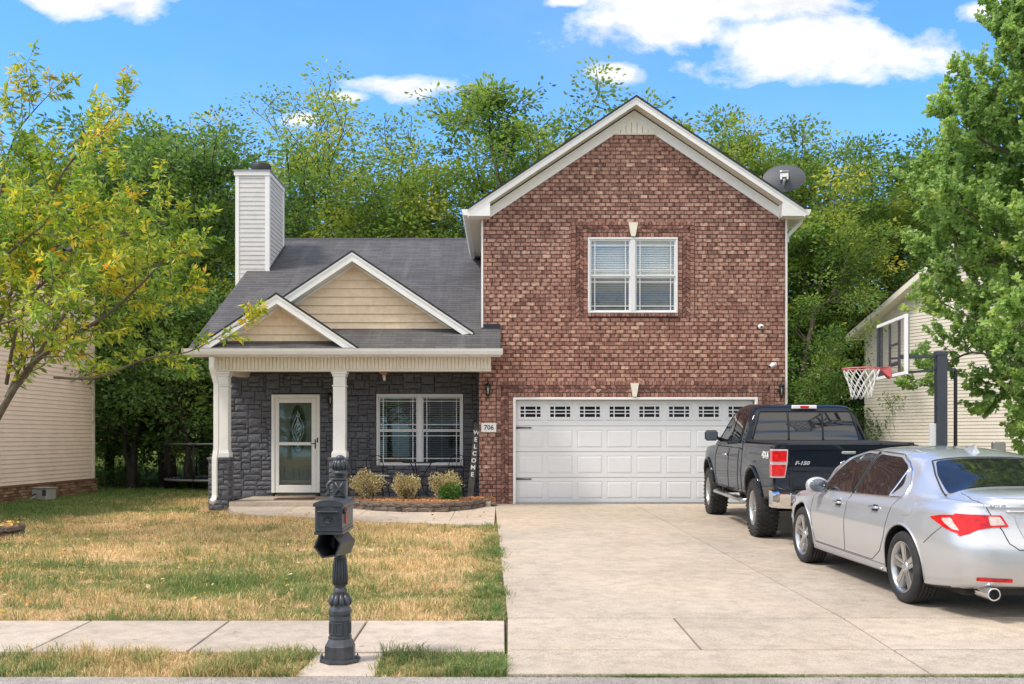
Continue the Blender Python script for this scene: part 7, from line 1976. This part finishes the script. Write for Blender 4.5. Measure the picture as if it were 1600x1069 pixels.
def grow(rg, base, H, spread, trunk_r, nlimb, clear, lean=(0, 0), levels=3, up=.55, wob=.12, shape='oval', trunks=1):
    """branching skeleton: returns segments and tip points with directions"""
    segs, tips = [], []
    def branch(p, d, L, r, lev):
        n = 5 if lev < 2 else 4; q = np.array(p, float); dd = np.array(d, float); pts = [q.copy()]
        for i in range(n):
            dd = dd + rg.normal(0, wob, 3); dd[2] += .05 * up; dd /= np.linalg.norm(dd)
            q2 = q + dd * L / n; r0 = r * (1 - .62 * i / n); r1 = r * (1 - .62 * (i + 1) / n); segs.append((q.copy(), q2.copy(), r0, r1)); q = q2; pts.append(q.copy())
            if lev < levels and i >= 1:
                for _ in range(1 if lev else 2):
                    if rg.random() < (.95 if lev < 2 else .8):
                        side = rg.normal(0, 1, 3); side -= dd * side.dot(dd); side /= np.linalg.norm(side)
                        nd = dd * rg.uniform(.45, .8) + side * rg.uniform(.6, .95); nd[2] += .15 * up; nd /= np.linalg.norm(nd)
                        branch(q, nd, L * rg.uniform(.42, .62), r1 * .6, lev + 1)
            if lev >= 2: tips.append((q.copy(), dd.copy(), lev))
        tips.append((q.copy(), dd.copy(), lev))
    for tnk in range(trunks):
        q = np.array(base, float) + (rg.normal(0, .25, 3) * (trunks > 1)) * np.array([1, 1, 0]); d = np.array([lean[0] + (rg.normal(0, .12) if trunks > 1 else 0), lean[1], 1.0]); d /= np.linalg.norm(d); n = 9; Ht = H * rg.uniform(.82, .9)
        for i in range(n):
            d = d + rg.normal(0, .05, 3); d[2] = abs(d[2]); d /= np.linalg.norm(d); q2 = q + d * Ht / n
            f0, f1 = i / n, (i + 1) / n; segs.append((q.copy(), q2.copy(), trunk_r * (1 - .85 * f0), trunk_r * (1 - .85 * f1)))
            q = q2
            if f1 >= clear:
                t = (f1 - clear) / (1 - clear)
                env = math.sin(math.pi * (.18 + .78 * t)) ** .7 if shape == 'oval' else ((1 - t) ** .8 + .12)
                for _ in range(nlimb):
                    a = rg.random() * 6.283; el = up * (.5 + .7 * t) + rg.normal(0, .15)
                    branch(q, (math.cos(a), math.sin(a), el), spread * env * rg.uniform(.5, 1.25), trunk_r * (1 - .85 * f1) * .55, 1)
        tips.append((q.copy(), d.copy(), 3))
    return segs, tips
def tree_meshes(seed, H, spread, trunk_r, nlimb, clear, leaf, per, clump, lm, bark, name, asp=.55, droop=.25, minr=.012, base=(0, 0, 0), nside=6, **kw):
    rg = np.random.default_rng(seed); segs, tips = grow(rg, base, H, spread, trunk_r, nlimb, clear, **kw)
    segs = [(a, b, max(r0, minr), max(r1, minr)) for a, b, r0, r1 in segs]
    v, q = tubes_np(segs, nside); mt = fast_mesh('trunk', v, quads=q, smooth=True); mt.materials.append(bark)
    T = np.array([t[0] for t in tips]); Dt = np.array([t[1] for t in tips]); m = len(T)
    # leaves gather in flat-bottomed clumps round some of the twigs; the rest carry only a few
    order = rg.permutation(m); taken = []; rad = clump * 2.0
    for i in order:
        if all(np.sum(((T[i] - T[j]) * (1, 1, 1.6)) ** 2) > (rad * 1.15) ** 2 for j in taken): taken.append(i)
    full = np.zeros(m, bool); full[taken] = True
    total = per * m; cf = total * .80 / max(1, full.sum()); cs = total * .20 / max(1, m - full.sum())
    cnt = np.where(full, cf * rg.uniform(.35, 1.5, m), cs * rg.uniform(.2, 1.8, m)).astype(int); cnt = np.maximum(1, cnt); idx = np.repeat(np.arange(m), cnt); n = len(idx)
    u = rg.normal(0, 1, (n, 3)); u /= np.linalg.norm(u, axis=1, keepdims=True); rr = rg.random(n)[:, None] ** .45
    sc_ = np.where(full, rad * rg.uniform(.75, 1.25, m), clump * .9)[idx][:, None]
    C = T[idx] + u * rr * sc_ * np.array([1, 1, .55])
    tone = np.clip((rg.normal(.42, .15, m)[idx] + rg.normal(0, .10, n)) + .10 * u[:, 2], 0, 1)
    out = C - T[idx]; out /= np.maximum(np.linalg.norm(out, axis=1, keepdims=True), 1e-5)
    v, q = leaves_np(C, Dt[idx] * .5 + out, leaf, rg, asp, droop); ml = fast_mesh('crown', v, tris=q, tone=np.concatenate([tone, tone])); ml.materials.append(lm)
    global TOPZ; TOPZ = float(np.percentile(C[:, 2], 99.97))
    return mt, ml
def plant(name, loc, mt, ml, label, cat, group=None, rz=0, sc=1, sz=1):
    t = thing(name, label, cat, loc, group, local=True); t.rotation_euler = (0, 0, rz); t.scale = (sc, sc, sz * sc)
    for nm, me in (('trunk', mt), ('crown', ml)):
        o = bpy.data.objects.new(nm, me); col.objects.link(o); o.parent = t
    return t
# ---- woods behind the houses
kinds = {}
def kind(k):
    if k not in kinds:
        s = dict(A=dict(seed=11, H=14, spread=3.6, trunk_r=.22, nlimb=3, clear=.22, leaf=.15, per=17, clump=.36, lm=M['leafA'], bark=M['barkdark']),
                 B=dict(seed=12, H=14.5, spread=3.9, trunk_r=.24, nlimb=3, clear=.34, leaf=.15, per=19, clump=.38, lm=M['leafB'], bark=M['bark']),
                 C=dict(seed=13, H=12, spread=3.6, trunk_r=.20, nlimb=4, clear=.06, leaf=.15, per=19, clump=.38, lm=M['leafC'], bark=M['barkdark']),
                 D=dict(seed=14, H=13, spread=3.3, trunk_r=.2, nlimb=3, clear=.2, leaf=.14, per=17, clump=.34, lm=M['leafA'], bark=M['bark']),
                 E=dict(seed=15, H=5, spread=2.4, trunk_r=.07, nlimb=4, clear=.08, leaf=.13, per=8, clump=.32, lm=M['leafA'], bark=M['barkdark'], levels=2),
                 F=dict(seed=16, H=14, spread=4.6, trunk_r=.26, nlimb=3, clear=.38, leaf=.15, per=12, clump=.40, lm=M['leafB'], bark=M['barkdark'], up=.8),
                 G=dict(seed=17, H=7, spread=3.0, trunk_r=.11, nlimb=4, clear=.30, leaf=.15, per=12, clump=.36, lm=M['leafC'], bark=M['barkdark'], up=.25))[k]
        kinds[k] = tree_meshes(name=k, **s)
        kinds[k + 'h'] = TOPZ
    return kinds[k]
klabel = dict(A='mid green broadleaf tree', B='light yellow green broadleaf tree', C='dense dark green tree', D='mid green slender tree', E='dark undergrowth shrub', F='open yellow green tree with bare limbs showing', G='low dark tree with spreading crown')
def wood(k, px, Y, ytop, where, sc=1.0, rz=None):
    mt, ml = kind(k); H = PZ(ytop, Y) + .1; s = H / kinds[k + 'h']; X = PX(px, Y)
    t = plant('broadleaf_tree' if k not in 'E' else 'undergrowth_shrub', (X, Y, gz(X, 30) - .1), mt, ml, klabel[k] + ' ' + where, 'tree' if k != 'E' else 'shrub', 'trees of the wood behind the houses' if k != 'E' else 'undergrowth shrubs below the trees', random.uniform(0, 6.28) if rz is None else rz, 1, 1)
    t.scale = (s * sc * 1.12, s * sc * 1.12, s)
rw_ = [('C', -40, 37, 210, 'at the far left, furthest left of the wood'), ('A', 40, 39, 235, 'behind the left house, second from the left'), ('C', 120, 37, 230, 'between left house and chimney'), ('A', 205, 38, 185, 'left of the chimney, above the beige house corner'), ('C', 265, 36, 200, 'just left of the chimney and reaching its top'), ('D', 320, 39, 195, 'directly behind the chimney on its left side'),
       ('F', 440, 41, 98, 'rising tallest right above the chimney'), ('F', 560, 42, 122, 'behind the low roof, midway along it'), ('F', 655, 40, 140, 'behind the low roof near the upper gable'), ('B', 740, 41, 145, 'with its top beside the left slope of the upper gable'), ('B', 820, 40, 125, 'behind the left slope of the upper gable'), ('D', 915, 42, 160, 'just left of the gable peak'), ('A', 1050, 42, 172, 'just right of the gable peak'),
       ('D', 1125, 40, 205, 'behind the right slope of the upper gable'), ('A', 1190, 39, 208, 'right behind the satellite dish, on its left'), ('A', 1262, 38, 215, 'rising right of the satellite dish'), ('C', 1325, 42, 225, 'in the gap left of the cream house'), ('B', 1400, 40, 215, 'with the yellowest crown, above the cream house eave'), ('A', 1480, 42, 215, 'above the ridge of the cream house'), ('C', 1570, 40, 225, 'behind the cream house at the right edge'), ('C', 1680, 40, 230, 'outermost at the right')]
for a in rw_: wood(*a)
# lower storey in the gaps beside the house
for a in (('G', 205, 31.5, 420, 'beside the left house corner, behind the hose box'), ('G', 300, 32.5, 400, 'left of the porch column, over the trampoline'), ('A', 170, 34, 330, 'in the gap by the left house, second row'), ('A', 260, 34.5, 330, 'in the gap left of the porch, second row'), ('D', 345, 35, 380, 'behind the left porch column'),
          ('G', 1246, 37, 400, 'in the gap right of the garage wall, front row', .62), ('D', 1275, 38.5, 330, 'in the gap between garage wall and cream house corner', .6), ('D', 1240, 35, 300, 'close behind the garage wall corner'), ('G', 1280, 37, 540, 'low in the gap above the pickup cab', .8), ('G', 1238, 36, 500, 'low beside the garage wall, behind the lantern', .8),
          ('C', 500, 44, 330, 'far behind the low roof, right of the chimney'), ('A', 620, 45, 320, 'far behind the middle of the low roof'), ('A', 700, 44, 300, 'far behind the low roof by the upper gable')): wood(*a)
for i, px in enumerate((158, 182, 214, 1240, 1262)):
    where = ('number %d of the row' % 0) and ['nearest the left house corner', 'second from the left house corner', 'between left house and trampoline', 'beside the garage wall foot', 'behind the pickup cab'][i]
    wood('E', px, 33.5 + (i % 3) * .8 + (2.5 if i > 2 else 0), 672 + (i * 37) % 40 if i < 3 else 640 + (i * 37) % 45, where, 1.5 if i < 3 else .9)
# dark slim trunks seen under the crowns
rgs = np.random.default_rng(3)
for i, px in enumerate((196, 218, 252, 259, 268, 275, 300)):
    Y = 31.5 + (i % 3) * .6; X = PX(px, Y); pts_ = [(0, 0, -.1)]; dx_ = 0
    for k_ in range(1, 7): dx_ += rgs.normal(.0, .07); pts_.append((dx_, 0, k_ * .55))
    q = MB(); q.tube(pts_, [.085 * (1 - .1 * j) for j in range(7)], 8); o = q.build('sapling_trunk', M['barkdark'], base=False); o.location = (X, Y, gz(X, Y))
    tag(o, ['slim dark trunk nearest the left house', 'slim dark trunk second from the left house', 'slim dark trunk left of the thick pair', 'thick dark trunk of the pair under the crowns', 'leaning dark trunk right of the thick one', 'thin dark stem left of the trampoline', 'dark stem in front of the trampoline net'][i], 'tree trunk', 'bare trunks under the trees')
# distant dry field behind
q = MB(); q.box(-60, 60, 47, 47.2, -.6, .0)
# ---- shrubs in the bed
def shrub(px, Y, wpx, ytop, ybase, mat_, label, seed, narrow=.35, n=2600, leaf=.034, round_=False, lm2=None):
    rg = np.random.default_rng(seed); X = PX(px, Y); z0 = .14; zt = PZ(ytop, Y); r = wpx / 2 * Y / FPX; h = zt - z0
    t = thing('bed_shrub', label, 'shrub', (X, Y, z0), 'round shrubs in the flower bed', local=True)
    segs = []; tips = []
    for i in range(60):
        a = rg.random() * 6.283; el = rg.uniform(.12, 1.0); rad = r * math.sin(math.acos(min(1, el)) if not round_ else rg.uniform(.3, 1.4)) * rg.uniform(.75, 1.0)
        e = np.array([math.cos(a) * rad, math.sin(a) * rad, h * (.35 + .62 * el) if not round_ else h * (.12 + .85 * el)])
        m_ = e * np.array([.35, .35, .5]); segs.append((np.array([0, 0, 0.]), m_, .007, .005)); segs.append((m_, e, .005, .002)); tips.append(e)
    v, q_ = tubes_np(segs, 4); me_ = fast_mesh('stems', v, quads=q_); link_mesh('stems', me_, M['bark'], t)
    u = rg.normal(0, 1, (n, 3)); u /= np.linalg.norm(u, axis=1, keepdims=True); rr = rg.random(n) ** .33
    hs = 1 + .17 * np.sin(u[:, 0] * 6 + seed * 2) + .15 * np.sin(u[:, 1] * 8 + u[:, 2] * 7 + seed) + .1 * rg.random(n) 
    c = u * rr[:, None] * hs[:, None] * np.array([r, r, h * .45]); 
    zc = c[:, 2] + h * .54; f = np.clip((zc / h), 0, 1); k_ = np.interp(f, [0, .25, .55, 1], [narrow, .72, 1, 1]); c[:, 0] *= k_; c[:, 1] *= k_; c[:, 2] = zc
    out = c - np.array([0, 0, h * .35]); out /= np.linalg.norm(out, axis=1, keepdims=True)
    v, q_ = leaves_np(c, out, leaf, rg, .6, 0)
    tone = np.clip(rg.normal(.5, .2, n), 0, 1)
    me_ = fast_mesh('foliage', v, tris=q_, tone=np.concatenate([tone, tone])); link_mesh('foliage', me_, mat_, t)
    return t, r, h
shrub(573, 19.75, 50, 736, 778, M['leafshrub'], 'pale variegated shrub left in the bed, widest at its top', 1)
shrub(633.5, 19.72, 45, 742, 778, M['leafshrub'], 'pale variegated shrub in the middle of the bed', 2)
t, r_s, h_s = shrub(698, 19.68, 50, 738, 778, M['leafshrub'], 'rounded variegated shrub with a fresh green shoot at its foot', 3, narrow=.7, round_=True)
rg = np.random.default_rng(7); n = 900; u = rg.normal(0, 1, (n, 3)); u /= np.linalg.norm(u, axis=1, keepdims=True); c = u * (rg.random(n) ** .33)[:, None] * np.array([.20, .16, .17]) + np.array([.08, -.18, .17])
v, q_ = leaves_np(c, u, .045, rg, .65, 0); tone = rg.random(n); link_mesh('green_shoots', fast_mesh('green_shoots', v, tris=q_, tone=np.concatenate([tone, tone])), M['leafgreenshrub'], t)

# ---- front trees that lean into the frame
def spray_tree(name, base, limbs, seed, lm, bark, label, leaf=.10, asp=.32, per=3, twig_n=1.0, leafstep=.045, droop=.55, nlevel=2, rise=.10):
    """limbs: list of (points, radius): main boughs given as world polylines; twigs grow from them carrying rows of leaves"""
    rg = np.random.default_rng(seed); segs = []; LC, LD, LT = [], [], []
    bx_ = np.array(base)
    def seg_line(pts, r0, r1):
        pts = [np.array(p, float) for p in pts]; n = len(pts) - 1
        for i in range(n): segs.append((pts[i], pts[i + 1], r0 + (r1 - r0) * i / n, r0 + (r1 - r0) * (i + 1) / n))
        return pts
    def resample(pts, n):
        pts = [np.array(p, float) for p in pts]; out = []
        m = len(pts) - 1
        for k in range(n + 1):
            t = k / n * m; i = min(int(t), m - 1); f = t - i
            p0 = pts[max(i - 1, 0)]; p1 = pts[i]; p2 = pts[i + 1]; p3 = pts[min(i + 2, m)]
            out.append(.5 * (2 * p1 + (p2 - p0) * f + (2 * p0 - 5 * p1 + 4 * p2 - p3) * f * f + (3 * p1 - p0 - 3 * p2 + p3) * f ** 3))
        return out
    def twig(p, d, L, r, lev):
        n = 6; q = p.copy(); dd = d / np.linalg.norm(d); pts = [q.copy()]
        for i in range(n):
            dd = dd + rg.normal(0, .09, 3); dd[2] += rise * .5; dd /= np.linalg.norm(dd); q = q + dd * L / n; pts.append(q.copy())
            if lev < nlevel and rg.random() < .75 and i > 0:
                s_ = rg.normal(0, 1, 3); s_ -= dd * s_.dot(dd); s_ /= np.linalg.norm(s_); nd = dd * .75 + s_ * .65; nd[2] += rise; twig(q, nd, L * rg.uniform(.35, .6), r * .55, lev + 1)
        seg_line(pts, r, max(.0022, r * .25))
        k = int(L / leafstep * twig_n); tt = rg.uniform(.15, 1, k) if lev else rg.uniform(.35, 1, k); tone0 = rg.normal(.45, .16)
        for t in tt:
            i = min(int(t * n), n - 1); f = t * n - i; c = pts[i] * (1 - f) + pts[i + 1] * f; d_ = pts[i + 1] - pts[i]; d_ /= np.linalg.norm(d_)
            for _ in range(per):
                s_ = rg.normal(0, 1, 3); s_ -= d_ * s_.dot(d_); s_ /= np.linalg.norm(s_); LC.append(c + s_ * .01); LD.append(d_ * .7 + s_ * .8); LT.append(tone0 + rg.normal(0, .16))
    for pts, r0, r1, n_tw, tl, t0 in limbs:
        P_ = resample(pts, 18); seg_line(P_, r0, r1)
        for k in range(n_tw):
            t = t0 + (1 - t0) * (k + rg.random()) / n_tw; i = min(int(t * 18), 17); p = P_[i] + (P_[i + 1] - P_[i]) * (t * 18 - i); d = P_[i + 1] - P_[i]; d /= np.linalg.norm(d)
            s_ = rg.normal(0, 1, 3); s_ -= d * s_.dot(d); s_ /= np.linalg.norm(s_); nd = d * .7 + s_ * rg.uniform(.5, 1.0); nd[2] += rise * 1.5
            twig(p, nd, tl * rg.uniform(.6, 1.15), max(.006, (r0 + (r1 - r0) * t) * .45), 0 if tl > .9 else 1)
        twig(P_[-1], P_[-1] - P_[-2], tl * .8, r1, 0)
    t_ = thing(name, label, 'tree', tuple(base))
    v, q_ = tubes_np(segs, 6); link_mesh('trunk', fast_mesh('trunk', v, quads=q_, smooth=True), bark, t_)
    C, D = np.array(LC), np.array(LD); D /= np.linalg.norm(D, axis=1, keepdims=True); v, q_ = leaves_np(C, D, leaf, rg, asp, droop, .3); tn = np.clip(np.array(LT), 0, 1)
    link_mesh('crown', fast_mesh('crown', v, tris=q_, tone=np.concatenate([tn, tn])), lm, t_)
    print(name, 'leaves', len(C), 'segs', len(segs)); return t_
YT = 15.6; B0 = (-8.05, YT, gz(-7.6, 15.6))
def T(px, py, Y): return tuple(P(px, py, Y))
fork = (-8.0, YT, 1.05); trunk_l = [B0, (-8.08, YT, .5), fork]
L = [(trunk_l, .10, .08, 0, .5, 1.0),
     ([fork, T(10, 628, 15.4), T(50, 570, 15.3), T(105, 530, 15.2), T(170, 490, 15.0), T(235, 430, 14.8)], .06, .014, 16, .85, .2),
     ([T(85, 590, 15.25), T(150, 590, 14.9), T(230, 560, 14.7), T(300, 548, 14.6), T(375, 505, 14.5)], .024, .004, 8, .40, .1),
     ([T(10, 600, 15.4), T(30, 500, 14.8), T(70, 440, 14.6), T(125, 420, 14.5)], .03, .007, 13, .7, .2),
     ([T(10, 620, 15.4), T(50, 540, 16.2), T(110, 470, 16.8), T(160, 440, 17.0)], .03, .007, 13, .7, .2),
     ([fork, T(-60, 560, 15.0), T(-50, 480, 14.6), T(0, 420, 14.2)], .04, .008, 13, .8, .3),
     ([T(-30, 430, 14.3), T(0, 380, 14.6), T(40, 350, 14.9), T(75, 320, 15.1)], .025, .006, 13, .7, .1),
     ([T(20, 450, 15.3), T(60, 400, 14.6), T(120, 370, 14.2), T(165, 330, 14.1)], .025, .006, 13, .7, .1),
     ([T(30, 380, 13.9), T(10, 330, 14.4), T(0, 300, 14.8), T(15, 260, 15.0)], .02, .006, 9, .6, .1),
     ([fork, T(-20, 560, 15.5), T(20, 450, 15.3), T(65, 340, 15.0), T(105, 260, 14.8), T(160, 205, 14.7)], .045, .007, 12, .75, .25),
     ([fork, T(-40, 500, 15.8), T(-10, 380, 15.8), T(5, 280, 15.6), T(25, 210, 15.4), T(60, 165, 15.3)], .045, .007, 11, .7, .3),
     ([T(20, 450, 15.3), T(90, 400, 15.5), T(160, 375, 15.8), T(205, 360, 16.0), T(240, 350, 16.0)], .03, .006, 12, .75, .1),
     ([T(50, 570, 15.3), T(110, 480, 15.9), T(170, 440, 16.3), T(225, 420, 16.6), T(265, 410, 16.5)], .032, .006, 13, .7, .12),
     ([fork, T(-60, 520, 15.0), T(-30, 430, 14.3), T(20, 390, 13.9), T(70, 350, 13.7)], .045, .008, 12, .85, .3),
     ([fork, T(-80, 560, 14.6), T(-40, 520, 13.8), T(20, 500, 13.4), T(90, 470, 13.3)], .04, .010, 10, .9, .3),
     ([fork, T(-90, 450, 16.2), T(-120, 330, 16.5), T(-110, 220, 16.6), T(-90, 150, 16.6)], .05, .012, 12, 1.1, .3),
     ([fork, T(-130, 520, 16), T(-220, 450, 16.2), T(-300, 350, 16.3)], .05, .012, 9, 1.1, .3),
     ([T(-10, 380, 15.8), T(40, 310, 16.0), T(80, 260, 16.2), T(125, 215, 16.3)], .022, .006, 8, .6, .2),
     ([T(110, 480, 15.9), T(180, 500, 15.6), T(250, 480, 15.4), T(285, 465, 15.3)], .02, .006, 9, .5, .2)]
spray_tree('ornamental_tree', B0, L, 5, M['leafcherry'], M['bark'], 'leaning ornamental tree with yellowing leaves inside the block ring at the left', leaf=.125, asp=.33, per=1, leafstep=.0205, droop=.5)
# pear tree at the right: dense upright crown
rgp = np.random.default_rng(31); YPt = 18.5; B1 = np.array((PX(1715, YPt), YPt, -.2))
limbs = [([B1, B1 + [0, 0, 1.0], B1 + [.02, 0, 2.0]], .16, .14, 0, .5, 1)]
ntop = B1 + np.array([0, 0, 2.0])
lead = [B1 + [.02, 0, 2.0], B1 + [.05, 0, 5], B1 + [0, .1, 8], B1 + [.05, 0, 12.0]]
limbs.append((lead, .14, .03, 26, 1.1, .15))
for i in range(74):
    h = 1.2 + 9.0 * (i / 73) ** .9; a = i * 2.399963 + rgp.uniform(-.3, .3); env = np.interp(h, [1.2, 1.8, 2.3, 3.5, 5.0, 6.1, 7.2, 8.3, 10.2], [.9, 1.8, 2.9, 3.1, 2.95, 2.6, 1.9, 1.45, .7])
    d = np.array([math.cos(a), math.sin(a), 0]); L_ = env * rgp.uniform(.86, 1.06)
    p0 = B1 + [0, 0, h]; limbs.append(([p0, p0 + d * L_ * .35 + [0, 0, .28], p0 + d * L_ * .7 + [0, 0, .62], p0 + d * L_ * .92 + [0, 0, 1.0 if h > 3 else .25]], .05, .010, 24, .74, .15))
spray_tree('pear_tree', tuple(B1), limbs, 8, M['leafpear'], M['bark'], 'tall dense green pear tree at the right edge in front of the cream house', leaf=.088, asp=.74, per=2, leafstep=.0165, droop=.35, nlevel=2, rise=.18)
# ---- trees across the street, behind the camera: what the glass and paint mirror
for i, (k_, x_, y_, h_) in enumerate((('A', -26, -34, 9), ('C', -17, -38, 10), ('A', 16, -36, 9.5), ('C', 25, -33, 10), ('A', 36, -36, 11), ('A', -10, -47, 15), ('A', 1, -48, 15), ('C', 9, -47, 14), ('C', -12, -31, 8), ('C', -38, -30, 11))):
    mt, ml = kind(k_); s = h_ / kinds[k_ + 'h']; t = plant('broadleaf_tree', (x_, y_, -.4), mt, ml, 'green tree across the street, behind the photographer', 'tree', 'trees across the street', i, s * 1.1, 1 / 1.1)
oh_ = thing('street_house', 'pale house across the street, behind the photographer', 'house', (0, -34, -.4))
q = MB(); q.box(-7, 8, -42, -33, -.5, 3.2); q.build('wall', M['creamsid'], oh_)
q = MB(); a_ = [(-7.5, -32.4, 3.1), (8.5, -32.4, 3.1), (8.5, -37.5, 6.2), (-7.5, -37.5, 6.2)]; roof_slab(q, a_, 0, [(p[0], p[1]) for p in a_]); q.build('roof', [M['shingle'], M['black']], oh_)
q = MB(); q.box(-4, -2, -33.0, -32.95, .6, 2.2); q.box(2, 6.6, -33.0, -32.95, -.3, 2.0); q.build('windows', M['tint'], oh_)
